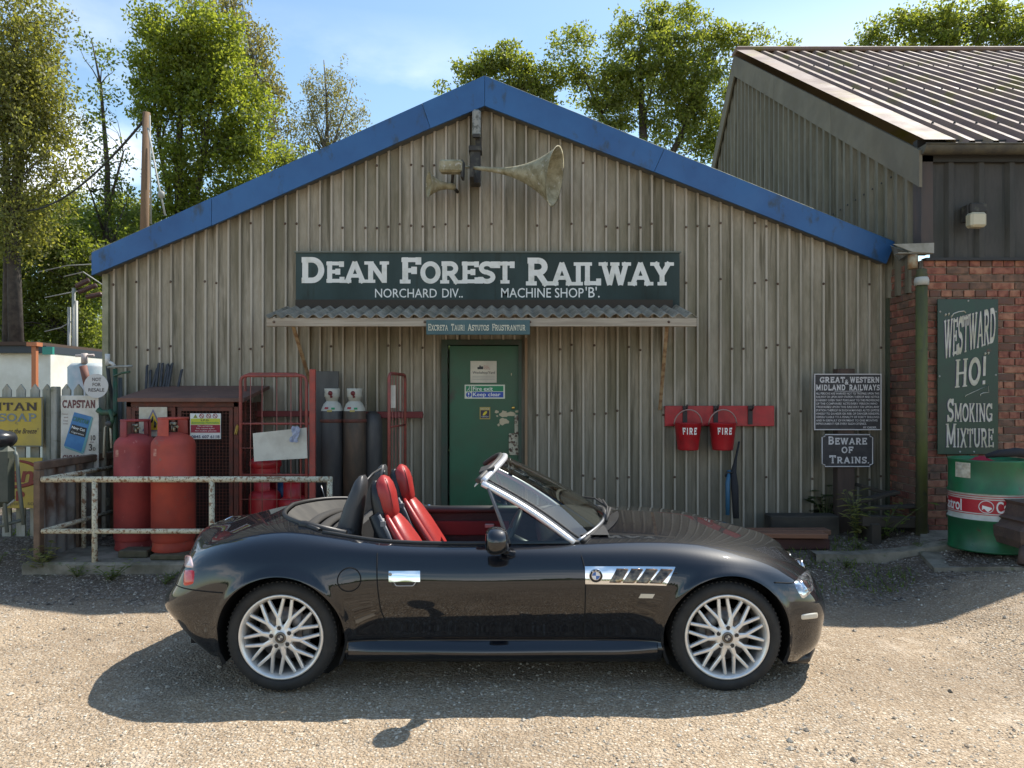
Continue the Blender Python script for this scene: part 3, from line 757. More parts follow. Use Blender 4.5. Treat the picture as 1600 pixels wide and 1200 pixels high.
# door notices
s = board('yard_notice', 'pale square workshop yard notice at the top of the green door', 'sign', 735, 776, 564, 598, YW + .004, .005, M('notice_white', (.62, .58, .48), .5, col2=(.52, .48, .40), nscale=5))
YL = YW + .002
text_pts('Workshop/Yard', bw(738.5, 773, 580, 585.5, YL), XZ(YL), black_ink, s)
mb = MB()
mb.prism([(WX(a, YL), WZ(b, YL)) for a, b in ((746, 577), (746, 573.5), (749, 573.5), (749, 571), (751, 571), (751, 572.5), (755, 572.5), (755, 577))], (0, YL, 0), (1, 0, 0), (0, 0, 1), (0, 1, 0), .001); mb.build('emblem', black_ink, s)
text_pts('Dean\nForest\nRailway', bw(756, 766, 571, 577.5, YL), XZ(YL), red_ink, s)
mb = MB()
for k in range(3): mb.bx(WX(738, YL), WX(773, YL), YL, YL + .001, WZ(588.2 + k * 2.6, YL), WZ(587.6 + k * 2.6, YL))
mb.build('small_print', M('grey_print', (.3, .29, .26), .6), s)
s = board('fire_exit_sign', 'green and blue fire exit keep clear sign on the green door', 'sign', 726, 789, 601, 623, YW + .004, .005, M('notice_cream', (.66, .68, .55), .5))
def plate(mb, a, b, c, d, Y, th=.0012): mb.bx(WX(a, Y), WX(b, Y), Y, Y + th, WZ(d, Y), WZ(c, Y))
YL = YW + .0025
mb = MB(); plate(mb, 737.5, 786.5, 603, 611.5, YL); plate(mb, 728, 736.3, 603, 611.5, YL); mb.build('green_band', M('exit_green', (.01, .22, .09), .5), s)
mb = MB(); plate(mb, 737.5, 786.5, 612.3, 621, YL); mb.lathe([(0, 0), (.029, 0)], (WX(732.3, YL), YL, WZ(616.7, YL)), (0, -1, 0), 24); mb.build('blue_band', M('exit_blue', (.02, .07, .38), .5), s)
YL = YW + .0008
text_pts('Fire exit', bw(739, 770, 604.2, 610.6, YL), XZ(YL), white_ink, s, bold=.01)
text_pts('Keep clear', bw(739, 782, 613.3, 621, YL), XZ(YL), white_ink, s, bold=.01)
text_pts('!', bw(731.3, 733.3, 613.5, 619.8, YL), XZ(YL), white_ink, s)
mb = MB(); mb.tube([W(730, 610.5, YL), W(732, 608, YL), W(733, 606, YL), W(734.5, 607.5, YL)], .0035, 4); mb.tube([W(732, 608, YL), W(734, 610.5, YL)], .0035, 4); mb.lathe([(0, 0), (.005, 0)], W(733.6, 604.6, YL), (0, -1, 0), 10); mb.build('running_figure', white_ink, s)
s = board('warning_sticker', 'small yellow edged sticker below the fire exit sign', 'sticker', 749.5, 766, 636, 655, YW + .006, .003, M('sticker_yellow', (.42, .32, .08), .5))
YL = YW + .0045
mb = MB(); plate(mb, 751, 764.5, 641, 653.5, YL); mb.build('dark_field', M('sticker_dark', (.03, .02, .04), .5), s)
mb = MB(); mb.lathe([(0, 0), (.030, 0)], (WX(757.7, YL), YL - .0012, WZ(645.8, YL)), (0, -1, 0), 20, sx=.45); mb.build('yellow_oval', yellow_ink, s)
text_pts('NOTICE', bw(751, 764.5, 637.3, 640, YL), XZ(YL - .001), cream_ink, s)
text_pts('CAUTION', bw(752.5, 763, 650, 652, YL), XZ(YL - .001), white_ink, s)

# cast iron signs on a timber post
ciron = M('black_cast_iron', (.016, .016, .02), .5, col2=(.03, .028, .032), nscale=18, bump=.2, bscale=90)
silver = M('silver_lettering', (.60, .58, .58), .5, col2=(.42, .40, .40), nscale=30)
YP = 7.62
mb = MB(); mb.bx(WX(1309, YP), WX(1336, YP), YP, YP + .12, .12, WZ(576, YP), bev=.006)
one(mb, 'timber_post', M('brown_post', (.085, .055, .042), .85, col2=(.05, .035, .028), nscale=6, stretch=(1, 1, .1), bump=.4), 'brown timber post carrying the two cast iron railway signs', 'post')
s = board('trespass_sign', 'square cast iron trespass notice with many lines of raised text', 'sign', 1272, 1377, 584, 672, YP - .02, .018, ciron, M('border_silver', (.5, .48, .48), .5), .010)
YL = YP - .021
SLK = dict(T=.2, serif=.0, st=.02, gap=.12)
slab([('GREAT', 1)], bw(1281, 1320, 589, 598, YL), XZ(YL), silver, s, T=.22, serif=.3, st=.12, gap=.14)
slab([('WESTERN', 1)], bw(1328, 1374, 589, 598, YL), XZ(YL), silver, s, T=.22, serif=.3, st=.12, gap=.12)
text_pts('&', bw(1320, 1326, 593, 601, YL), XZ(YL), silver, s, bold=.02)
slab([('MIDLAND', 1)], bw(1275, 1321, 601, 610, YL), XZ(YL), silver, s, T=.22, serif=.3, st=.12, gap=.12)
slab([('RAILWAYS', 1)], bw(1327, 1374.5, 601, 610, YL), XZ(YL), silver, s, T=.22, serif=.3, st=.12, gap=.1)
mb = MB(); mb.bx(WX(1304, YL), WX(1346, YL), YL, YL + .002, WZ(611.6, YL), WZ(611, YL)); mb.build('rule', silver, s)
lines = ['ALL PERSONS ARE WARNED NOT TO TRESPASS UPON THIS', 'RAILWAY OR UPON ANY STATION THEREOF AND NOTICE', 'IS HEREBY GIVEN THAT PURSUANT TO THE PROVISIONS', "OF THE COMPANIES' ACTS EVERY PERSON WHO",
         'TRESPASSES UPON THIS RAILWAY OR UPON ANY', 'STATION THEREOF IN SUCH A MANNER AS TO EXPOSE', 'HIMSELF TO DANGER OR RISK OF DANGER RENDERS', 'HIMSELF LIABLE TO A PENALTY OF FORTY SHILLINGS',
         "AND IN DEFAULT OF PAYMENT TO ONE MONTH'S", 'IMPRISONMENT FOR EVERY SUCH OFFENCE.']
for k, l in enumerate(lines):
    y = 613.2 + k * 5.25
    text_pts(l, bw(1275, 1374 if k not in (3, 8, 9) else (1371 if k < 9 else 1354), y, y + 3.3, YL), XZ(YL), silver, s, 'text_line', bold=.012)
text_pts('BY ORDER.', bw(1349, 1370, 666.3, 669.4, YL), XZ(YL), silver, s, 'text_line', bold=.012)
s = thing('beware_sign', 'small cast iron beware of trains sign with clipped corners under the trespass notice', 'sign', (WX(1324, YP), YP, WZ(730, YP)))
a, b, c, d = 1283.5, 1364.5, 678, 730; q = 4.5
poly = [(a + q, c), (b - q, c), (b - q, c + q * .6), (b, c + q), (b, d - q), (b - q, d - q * .6), (b - q, d), (a + q, d), (a + q, d - q * .6), (a, d - q), (a, c + q), (a + q, c + q * .6)]
mb = MB(); mb.prism([(WX(x, YP), WZ(y, YP)) for x, y in poly][::-1], (0, YP - .018, 0), (1, 0, 0), (0, 0, 1), (0, 1, 0), .018); mb.build('panel', ciron, s)
mb = MB(); cx_, cy_ = (a + b) / 2, (c + d) / 2
mb.tube([W(cx_ + (x - cx_) * .975, cy_ + (y - cy_) * .96, YP - .019) for x, y in poly], .006, 6, closed=True); mb.build('border', M('border_silver', (.5, .48, .48), .5), s)
YL = YP - .0195
slab([('B', 1), ('EWARE', .82)], bw(1294, 1354, 682, 694.5, YL), XZ(YL), silver, s, T=.2, serif=.3, st=.12, gap=.14)
slab([('OF', 1)], bw(1315, 1333, 698, 708, YL), XZ(YL), silver, s, T=.2, serif=.3, st=.12, gap=.14)
slab([('T', 1), ('RAINS.', .82)], bw(1296, 1358, 711.5, 724, YL), XZ(YL), silver, s, T=.2, serif=.3, st=.12, gap=.14)

# fire bucket board and buckets
fred = M('fire_red', (.42, .012, .018), .42, col2=(.30, .012, .016), nscale=7, col3=(.10, .03, .02), n3=18, lo3=.66, hi3=.74, rvar=.1)
YB = 7.83
t = thing('bucket_board', 'long red board with black hooks holding the fire buckets', 'board', (WX(1125, YB), YB, WZ(666, YB)))
mb = MB(); mb.bx(WX(1039, YB), WX(1210, YB), YB, YB + .035, WZ(666, YB), WZ(634, YB), bev=.004); mb.build('plank', fred, t)
for px in (1070, 1118, 1172):
    mb = MB(); mb.bx(WX(px - 3.5, YB), WX(px + 3.5, YB), YB - .012, YB - .001, WZ(663, YB), WZ(634, YB)); x = WX(px, YB)
    mb.tube([(x, YB - .01, WZ(640, YB)), (x, YB - .06, WZ(641, YB)), (x, YB - .10, WZ(637, YB)), (x, YB - .11, WZ(632, YB))], .009, 8); mb.build('hook', M('hook_black', (.03, .02, .02), .6), t)
def bucket(cx, label, tilt):
    Y = 7.68; x = WX(cx, Y); zt, zb = WZ(661, Y), WZ(703, Y); rt, rb = 20.5 * Y / FPX, 15.5 * Y / FPX
    t = thing('fire_bucket', label, 'bucket', (x, Y, zb), 'red fire buckets on the board')
    h = zt - zb
    mb = MB(); mb.lathe([(0, -.01), (rb * .5, .006), (rb, 0), (rb + .003, .012), (rt, h - .012), (rt + .006, h - .006), (rt + .006, h), (rt - .002, h), (rb - .004, .014), (0, .014)], (x, Y, zb), (0, 0, 1), 32); mb.build('pail', fred, t)
    mb = MB(); P = [(x + (rt + .008) * cos(pi * k / 14), Y - .0 - .03 * sin(pi * k / 14), zt - .015 + .155 * sin(pi * k / 14)) for k in range(15)]
    mb.tube(P, .0075, 6); mb.build('handle', M('bucket_wire', (.34, .22, .20), .45, .4), t)
    def cyl(u, v, w=0):   # u = arc position (m), v height
        r = rb + (rt - rb) * (v - zb) / h + .002 + w; a = u / rt - .12
        return (x + r * sin(a), Y - r * cos(a), v)
    slab([('FIRE', 1)], (-.075, .085, zt - .115, zt - .045), cyl, white_ink, t, T=.2, serif=.0001, st=.001, gap=.2)
    t.rotation_euler = (0, 0, 0); return t
bucket(1075, 'red fire bucket hanging on the left hook', 0); bucket(1129, 'red fire bucket hanging nearest the middle of the board', 0)
# ------------------------------------------------------------------ horn loudspeakers and lamp bracket at the gable apex
horn_m = M('weathered_horn', (.34, .31, .20), .7, col2=(.20, .17, .09), nscale=12, nlo=.4, nhi=.62, col3=(.48, .46, .40), n3=26, lo3=.58, hi3=.7, bump=.25, bscale=60)
dark_iron = M('dark_iron', (.035, .032, .028), .7, col2=(.10, .095, .07), nscale=16, nlo=.5, nhi=.7)
YH = 7.42
t = thing('horn_loudspeaker', 'large long horn loudspeaker flaring to the right under the gable apex', 'loudspeaker', W(790, 300, YH))
ax = Vector((cos(radians(17)), -sin(radians(17)), -.19)).normalized(); p0 = W(738, 262, 7.5)
Ln = .88
prof = []
for i in range(22):
    f = i / 21; prof.append((.017 + .028 * f + .238 * max(0, (f - .18) / .82) ** 2.5, Ln * f))
inn = [(r - .006, h) for r, h in prof[::-1]]
mb = MB(); mb.lathe(prof + [(prof[-1][0] + .010, Ln + .004)] + inn, p0, ax, 40); mb.build('horn', [horn_m], t)
mb = MB(); mb.tube([p0 - ax * .28, p0 + ax * .02], .012, 8); mb.build('throat_pipe', horn_m, t)
mb = MB(); a = W(689, 251, 7.42); 
Rr = Vector((1, -.08, -.04)).normalized().to_track_quat('X', 'Z').to_matrix(); mb.box(W(705, 261, 7.42), (.235, .12, .125), Rr, bev=.02); mb.build('driver_unit', horn_m, t)
mb = MB(); mb.box(W(723, 266, 7.44), (.025, .13, .18), Rr, bev=.01); mb.tube([W(708, 268, 7.5), W(706, 290, 7.7), W(715, 300, 7.86)], .018, 6); mb.build('bracket', dark_iron, t)
mb = MB(); mb.bx(WX(735, 7.8), WX(751, 7.8), 7.72, 7.86, WZ(290, 7.8), WZ(236, 7.8), bev=.01); mb.bx(WX(733, 7.8), WX(753, 7.8), 7.70, 7.87, WZ(240, 7.8), WZ(232, 7.8), bev=.005)
mb.bx(WX(734, 7.5), WX(740, 7.5), 7.46, 7.72, WZ(278, 7.5), WZ(258, 7.5)); mb.build('mounting_box', dark_iron, t)
t = thing('small_horn', 'small flared horn speaker facing left below the large horn', 'loudspeaker', W(682, 300, 7.55))
p = W(702, 291, 7.62); axs = Vector((-1, -.35, -.02)).normalized()
prof = [(.035 + .095 * (i / 10) ** 2.2, .22 * i / 10) for i in range(11)]
mb = MB(); mb.lathe([(0, -.06), (.035, -.06)] + prof + [(r - .005, h) for r, h in prof[::-1]], p, axs, 28); mb.build('horn', horn_m, t)
mb = MB(); mb.tube([p - axs * .03, p + Vector((.03, .2, .03))], .014, 6); mb.build('bracket', dark_iron, t)
t = thing('tube_lamp', 'narrow weathered lamp fitting fixed upright just under the gable apex', 'lamp', W(746, 200, 7.75))
mb = MB(); mb.bx(WX(738, 7.72), WX(751, 7.72), 7.68, 7.80, WZ(214, 7.72), WZ(172, 7.72), bev=.03); mb.build('lamp_body', M('milky_plastic', (.26, .26, .23), .4, col2=(.10, .10, .08), nscale=20, nlo=.5), t)
mb = MB(); mb.bx(WX(743, 7.8), WX(752, 7.8), 7.78, 7.87, WZ(232, 7.8), WZ(168, 7.8)); mb.bx(WX(739, 7.72), WX(750, 7.72), 7.66, 7.70, WZ(217, 7.72), WZ(212, 7.72)); mb.build('back_plate', dark_iron, t)

# ------------------------------------------------------------------ brick building on the right
XS, YB0 = 4.04, 7.26
bld = thing('brick_building', 'red brick building with dark cladding and sunlit ribbed roof right of the shed', 'building', (6.5, 9, .3))
brick_mats = [M('brick_red', (.32, .130, .085), .9, col2=(.17, .055, .04), nscale=14, bump=.4, bscale=70),
              M('brick_orange', (.38, .185, .115), .9, col2=(.22, .08, .05), nscale=14, bump=.4, bscale=70),
              M('brick_dark', (.14, .08, .062), .9, col2=(.16, .075, .05), nscale=14, bump=.4, bscale=70),
              M('brick_brown', (.22, .12, .08), .9, col2=(.11, .07, .05), nscale=14, bump=.4, bscale=70)]
mortar = M('mortar', (.38, .32, .26), .95, col2=(.22, .18, .14), nscale=10, bump=.5, bscale=90)
ZB1 = WZ(406, YB0)
mb = MB(); mb.bx(XS + .012, 5.06, YB0 + .008, YB0 + .2, .1, ZB1); mb.build('front_wall', mortar, bld)
mb = MB(); mb.bx(XS + .01, XS + .2, YB0 + .02, 13.0, .1, ZB1); mb.build('side_wall', mortar, bld)
bl, bh, bd = .215, .065, .02
def brick_mesh(w, k):
    m_ = MB(); m_.box((0, 0, 0), (w, bd, bh), bev=.004)
    me_o = m_.build('brick', brick_mats[k]); me = me_o.data; bpy.data.objects.remove(me_o); return me
BM = {(w, k): brick_mesh(w, k) for w in (bl, .1025) for k in range(4)}
rz = .28; row = 0; nb = 0
while rz < ZB1 - .03:
    pat = row % 4      # three stretcher courses, one header course
    if pat == 3: w = .1025; start = XS + .02 - .055 * ((row // 4) % 2)
    else: w = bl; start = XS + .02 - (.1125 if row % 2 else 0)
    x = start
    while x < 5.06:
        k = random.choices((0, 1, 2, 3), (5, 3, 2, 2))[0]
        a, b = x, x + w
        if a < XS + .012: a = XS + .012
        if b > 5.06: b = 5.06
        if b - a > .03:
            o = link('brick', BM[(w, k)], bld); o.location = Vector(((a + b) / 2, YB0 + random.uniform(-.002, .003), rz + bh / 2)) - bld.location
            if abs((b - a) - w) > .002: o.scale[0] = (b - a) / w
            nb += 1
        x += w + .010
    rz += .075; row += 1
# side wall bricks (seen edge-on beside the downpipe) as one mesh
mb = MB(); rz = .28; row = 0
while rz < ZB1 - .03:
    y = YB0 + .01 + (.11 if row % 2 else 0)
    while y < 8.05:
        mb.box((XS + .002, y + .105, rz + bh / 2), (.022, bl, bh), mi=random.choices((0, 1, 2, 3), (4, 1, 4, 3))[0], bev=.004); y += .225
    rz += .075; row += 1
o = mb.build('side_bricks', brick_mats, bld); o['kind'] = 'stuff'
# upper cladding
clad = clad_mat('dark_cladding', (.075, .068, .058), (.055, .050, .043), (.035, .036, .03), rough=.5, low=(.06, .06, .055), lowz=(1.5, 2))
ZE = WZ(252, YB0)
for a, b in ((XS + .08, 5.0), (5.0, 6.1), (6.1, 12)):
    mb = MB(); corr_strip(mb, a, b, ZB1 + .012, lambda x: ZE, Y=YB0 + .0, depth=.035, ph=XS + .02, pitch=.30); mb.build('cladding_sheet', clad, bld, fix=False)
mb = MB(); mb.bx(XS + .02, 5.1, YB0 - .045, YB0 + .04, ZB1 - .012, ZB1 + .014); mb.build('drip_strip', M('dark_strip', (.03, .03, .03), .7), bld)
mb = MB(); mb.bx(XS - .03, XS + .085, YB0 - .05, YB0 + .10, ZB1 + .06, ZE + .04); mb.build('corner_trim', M('rusty_corner_trim', (.10, .065, .05), .7, col2=(.06, .05, .045), nscale=4, stretch=(1, 1, .2)), bld)
# right hand brick panel edge / door jamb
mb = MB(); mb.bx(5.06, 5.20, YB0 - .03, YB0 + .2, .1, ZB1); mb.build('door_jamb', M('rust_red_jamb', (.13, .045, .03), .8, col2=(.09, .035, .025), nscale=5), bld)
mb = MB(); mb.bx(5.20, 12, YB0, YB0 + .2, .1, ZB1); mb.build('far_wall', brick_mats[0], bld)
# gable end cladding on the X = XS plane
RY, RZ = 13.1, 7.62
EZ = WZ(240, YB0)
def rake(y): return EZ - .05 + (RZ - EZ) * (y - YB0) / (RY - YB0) if y < RY else RZ - .05 - (y - RY) * 1.0
gm = clad_mat('olive_gable_cladding', (.23, .205, .145), (.185, .165, .12), (.13, .115, .08), rough=.6, low=(.10, .10, .075), lowz=(0, .5))
yy = [YB0 + .1]
gy_end = 15.6
kk = 0
for a, b in ((YB0 + .06, 8.9), (8.9, 10.5), (10.5, 12.1), (12.1, 13.7), (13.7, gy_end)):
    rows = [[], []]; y = a; i = 0
    while y < b + .001:
        d = (0, 0, .04, .04)[i % 4]
        rows[0].append((XS - d, y, ZB1 - .3)); rows[1].append((XS - d, y, rake(y)))
        y += (.10, .025, .05, .025)[i % 4]; i += 1
    rows[0].append((XS, b, ZB1 - .3)); rows[1].append((XS, b, rake(b)))
    mb = MB(); mb.grid(rows, smooth=False); mb.build('gable_sheet', gm, bld, fix=False)
mb = MB()
for y in np.arange(YB0 + .3, 13, .2):
    mb.lathe([(0, .012), (.010, .01), (.012, 0)], (XS - .04, float(y), 3.95 - (y - YB0) * .03), (-1, 0, 0), 6)
o = mb.build('fixings', M('dark_fixing', (.03, .03, .025), .6), bld); o['kind'] = 'stuff'
# rake fascia pieces
ff = M('olive_fascia', (.19, .165, .115), .8, col2=(.15, .13, .092), nscale=2, rvar=.1)
nf = 3
for k in range(nf):
    a = YB0 - .12 + (RY - YB0 + .12) * k / nf; b = YB0 - .12 + (RY - YB0 + .12) * (k + 1) / nf - .006
    za, zb2 = rake(a) + .12, rake(b) + .12
    mb = MB(); mb.add([(XS - .09, a, za), (XS - .09, b, zb2), (XS - .09, b, zb2 - .36), (XS - .09, a, za - .36), (XS - .06, a, za), (XS - .06, b, zb2), (XS - .06, b, zb2 - .36), (XS - .06, a, za - .36)],
                      [(0, 1, 2, 3), (7, 6, 5, 4), (0, 4, 5, 1), (3, 2, 6, 7), (0, 3, 7, 4), (1, 5, 6, 2)])
    mb.build('rake_fascia', ff, bld)
mb = MB(); za, zb2 = rake(RY) + .12, rake(gy_end) + .12
mb.add([(XS - .09, RY, za), (XS - .09, gy_end, zb2), (XS - .09, gy_end, zb2 - .3), (XS - .09, RY, za - .36), (XS - .06, RY, za), (XS - .06, gy_end, zb2), (XS - .06, gy_end, zb2 - .3), (XS - .06, RY, za - .36)],
       [(0, 1, 2, 3), (7, 6, 5, 4), (0, 4, 5, 1), (3, 2, 6, 7)])
mb.build('rake_fascia', ff, bld)
# roof sheets
rm = M('roof_sheet_metal', (.25, .18, .14), .7, metal=.0, spec=.2, col2=(.18, .13, .115), nscale=1.2, col3=(.20, .17, .05), n3=1.4, lo3=.52, hi3=.66, rvar=.10)
sl_ = (RZ - EZ) / (RY - YB0); N_ = Vector((0, -sl_, 1)).normalized()
def roofp(x, y, h): 
    p = Vector((x, y, EZ + .13 + (y - YB0) * sl_)) + N_ * h; return tuple(p)
x = XS - .09
mb = MB(); 
mb.grid([[roofp(XS - .10, y, .062) for y in (YB0 - .2, RY)], [roofp(XS + .2, y, .062) for y in (YB0 - .2, RY)], [roofp(XS + .215, y, .0) for y in (YB0 - .2, RY)]], smooth=False)
mb.build('verge_flashing', rm, bld, fix=False)
x = XS + .2; sh = 0
while x < 13.5:
    rows = []
    for r in range(5):
        for (dx, h) in ((0, 0), (.135, 0), (.160, .045), (.205, .045), (.230, 0)): rows.append((x + dx, h))
        x += .230
    mb = MB(); mb.grid([[roofp(a, y, h + .003 * (sh % 2)) for y in (YB0 - .17, RY)] for a, h in rows], smooth=False); mb.build('roof_sheet', rm, bld, fix=False); sh += 1
mb = MB(); mb.bx(XS - .09, 13.5, RY - .15, RY + .15, RZ + .10, RZ + .18, bev=.03); mb.build('ridge_cap', rm, bld)
mb = MB(); mb.add([(XS - .09, RY, RZ + .1), (13.5, RY, RZ + .1), (13.5, gy_end, rake(gy_end) + .1), (XS - .09, gy_end, rake(gy_end) + .1)], [(0, 1, 2, 3)]); mb.build('rear_roof', rm, bld, fix=False)
mb = MB()
for k in range(3):
    for xx in np.arange(XS + .38, 9, .23): mb.lathe([(0, .02), (.012, .014), (.014, 0)], roofp(float(xx), YB0 + .5 + k * 1.8, .045), N_, 6)
o = mb.build('roof_fixings', M('dark_fixing', (.03, .03, .025), .6), bld); o['kind'] = 'stuff'
# gutter
gut = M('old_gutter', (.055, .050, .042), .7, col2=(.10, .09, .06), nscale=7)
mb = MB(); P = [(.075 * cos(a), .075 * sin(a)) for a in [pi + pi * k / 10 for k in range(11)]]
rows = [[(x_, YB0 - .13 + p[0], EZ + .03 + p[1] * 1.1) for p in P] for x_ in (XS - .07, 12)]
mb.grid(rows); mb.add(rows[0], [tuple(range(11))]); mb.tube([(XS - .07, YB0 - .205, EZ + .03), (12, YB0 - .205, EZ + .03)], .010, 6); mb.build('gutter', gut, bld)
mb = MB(); mb.bx(XS - .07, 12, YB0 - .05, YB0 + .02, ZE - .02, EZ + .12); mb.build('eave_board', M('dark_eave', (.03, .03, .028), .8), bld)
# shed gutter outlet, stub and green downpipe
t = thing('downpipe', 'moss green downpipe standing between shed and brick wall with a white collar', 'pipe', (3.99, 7.12, .3))
YD = 7.12; xp = WX(1440, YD); pm = M('mossy_pipe', (.060, .058, .034), .7, col2=(.095, .105, .025), nscale=3, stretch=(2, 2, .4), col3=(.03, .035, .03), n3=5)
mb = MB(); mb.tube([(xp, YD, .22), (xp, YD, WZ(447, YD))], .052, 20); mb.build('pipe', pm, t)
mb = MB(); mb.lathe([(.052, 0), (.064, 0), (.066, .05), (.058, .075), (.052, .08)], (xp, YD, WZ(446, YD)), (0, 0, 1), 24); mb.build('collar', M('collar_white', (.42, .42, .38), .6), t)
mb = MB(); mb.lathe([(.05, 0), (.056, .01), (.05, .03), (.055, .04), (.045, .06), (.05, .09), (.03, .10)], (xp, YD, WZ(436, YD)), (0, 0, 1), 18); mb.build('socket', pm, t)
t = thing('shed_gutter_outlet', 'pale grey gutter end with short rusty outlet at the corner of the blue fascia', 'gutter', (3.95, 7.2, 3.1))
mb = MB(); gg = M('pale_gutter', (.30, .29, .25), .6, col2=(.20, .19, .15), nscale=6)
mb.prism([(WX(1391, 7.2), WZ(383, 7.2)), (WX(1455, 7.2), WZ(381, 7.2)), (WX(1455, 7.2), WZ(397, 7.2)), (WX(1421, 7.2), WZ(395, 7.2))], (0, 7.15, 0), (1, 0, 0), (0, 0, 1), (0, 1, 0), .012)
mb.add([W(1391, 383, 7.75), W(1391, 384, 7.15), W(1421, 395, 7.15), W(1400, 410, 7.75)], [(0, 1, 2, 3)])
mb.bx(WX(1400, 7.2), WX(1455, 7.2), 7.162, 7.24, WZ(397, 7.2), WZ(395.5, 7.2)); mb.build('gutter_end', gg, t)
mb = MB(); mb.tube([(WX(1433, YD), YD + .08, WZ(396, YD)), (WX(1433, YD), YD + .08, WZ(418, YD))], .045, 16); mb.build('outlet', M('rusty_outlet', (.28, .17, .09), .8, col2=(.35, .30, .2), nscale=20), t)
# bulkhead lamp
t = thing('wall_lamp', 'small square security lamp on the dark cladding under the gutter', 'lamp', W(1522, 350, 7.15))
mb = MB(); mb.bx(WX(1509, 7.2), WX(1535, 7.2), 7.12, 7.22, WZ(335, 7.2), WZ(320, 7.2), bev=.01); mb.bx(WX(1506, 7.2), WX(1513, 7.2), 7.15, 7.24, WZ(347, 7.2), WZ(322, 7.2)); mb.build('lamp_housing', dark_iron, t)
mb = MB(); mb.bx(WX(1512, 7.1), WX(1537, 7.1), 7.04, 7.15, WZ(356, 7.1), WZ(333, 7.1), bev=.02); mb.build('diffuser', M('yellowed_diffuser', (.52, .47, .33), .35), t)
# enamel sign
YG = 7.20
s = board('enamel_sign', 'tall dark green enamel smoking mixture sign on the brick wall', 'sign', 1465, 1560, 467, 710, YG, .012, M('green_enamel', (.008, .045, .026), .35, col2=(.012, .036, .024), nscale=4, col3=(.07, .035, .02), n3=8, lo3=.68, hi3=.72))
s.rotation_euler = (0, 0, 0)
YL = YG - .002; cr_e = M('enamel_cream', (.52, .50, .44), .35, col2=(.40, .38, .28), nscale=10); shd = M('enamel_violet', (.05, .035, .10), .4)
def shear(k, x0, z0): return lambda u, v: (u, v + k * (u - x0))
x0w, x1w = WX(1474.5, YL), WX(1555, YL); z_ = WZ
def westw(u, v):
    f = (u - x0w) / (x1w - x0w); g = (v - WZ(562, YL)) / (WZ(486, YL) - WZ(562, YL))
    bot = 562 - 28 * f ; top = 501 - 21 * f      # base line climbs to the right
    py = bot + (top - bot) * g; return u + .006 * g, WZ(py, YL)
for mt, dx, dy, lf in ((shd, .006, 0, .0001), (cr_e, 0, 0, .002)):
    pl = lambda u, v, w=0.0, dx=dx, lf=lf: (u - dx, YL - w - lf, v)
    slab([('WESTWARD', 1)], bw(1474.5, 1555, 486, 562, YL), pl, mt, s, T=.17, serif=.3, st=.045, gap=.05, thin=.42, warp=westw)
    slab([('HO!', 1)], bw(1492, 1541, 562, 606, YL), pl, mt, s, T=.19, serif=.34, st=.05, gap=.10, thin=.42, warp=lambda u, v: (u + .1 * (v - WZ(600, YL)) * .3, v + .12 * (u - WX(1492, YL)) - .0))
    slab([('S', 1), ('MOKING', .80)], bw(1480, 1550, 623, 659, YL), pl, mt, s, T=.17, serif=.3, st=.05, gap=.06, thin=.45)
    slab([('M', 1), ('IXTURE', .80)], bw(1478, 1552, 662, 699, YL), pl, mt, s, T=.17, serif=.3, st=.05, gap=.06, thin=.45)
mb = MB()
mb.tube([W(1486, 496, YL), W(1490, 490, YL), W(1498, 487, YL), W(1506, 486, YL), W(1509, 489, YL)], .006, 5)
mb.tube([W(1508, 620, YL), W(1509, 618, YL), W(1544, 602, YL), W(1545, 613, YL), W(1536, 614, YL), W(1532, 616, YL), W(1532, 619, YL)], .004, 5)
for a, b in ((1477, 490), (1482, 489), (1539, 551), (1544, 550)):
    mb.tube([W(a, b, YL), W(a + .8, b + 1.6, YL), W(a - .4, b + 4, YL)], [.010, .009, .003], 6)
mb.build('flourish', cr_e, s)
mb = MB()
for a, b in ((1469, 487), (1468, 588), (1556, 487), (1556, 586), (1513, 470), (1500, 706), (1522, 706)): mb.lathe([(0, .004), (.008, .003), (.010, 0)], W(a, b, YL), (0, -1, 0), 10)
mb.build('screw', M('screw_grey', (.3, .3, .27), .5), s)

# ------------------------------------------------------------------ oil drum, stove and scrap
YO = 6.36; xo = WX(1543, YO); ro = 53.5 * YO / FPX; zb = ground_z(xo, 6.3) + .025; zt = WZ(716, YO) + .0; H = zt - zb
t = thing('oil_drum', 'green oil drum with red and white band in front of the brick wall', 'drum', (xo, YO, zb))
dg_ = M('drum_green', (.012, .150, .055), .4, col2=(.016, .09, .04), nscale=3, rvar=.15, col3=(.06, .05, .03), n3=13, lo3=.63, hi3=.70, bump=.08, bscale=9)
dw_ = M('drum_white', (.55, .55, .50), .4, col2=(.42, .42, .36), nscale=6); dr_ = M('drum_red', (.42, .012, .025), .4)
def ring(h): return [(ro, h - .02), (ro + .010, h - .006), (ro + .010, h + .006), (ro, h + .02)]
z1, z2 = H * .645, H * .345
mb = MB(); mb.lathe([(0, .01), (ro - .01, .01), (ro + .006, 0), (ro + .006, .015), (ro, .022)] + ring(z2)[:3], (xo, YO, zb), n=56); mb.lathe(ring(z1)[1:] + [(ro, H - .03), (ro + .007, H - .012), (ro + .007, H), (ro - .008, H), (ro - .012, H - .02), (0, H - .02)], (xo, YO, zb), n=56); mb.build('drum_body', dg_, t)
za, zc = z2 + .006 + .06, z1 - .055
mb = MB(); mb.lathe([ring(z2)[2], (ro, z2 + .02), (ro, za)], (xo, YO, zb), n=56); mb.lathe([(ro, zc), (ro, z1 - .02), (ro + .010, z1 - .006)], (xo, YO, zb), n=56); mb.build('white_band', dw_, t)
mb = MB(); mb.lathe([(ro, za), (ro, zc)], (xo, YO, zb), n=56); mb.build('red_band', dr_, t)
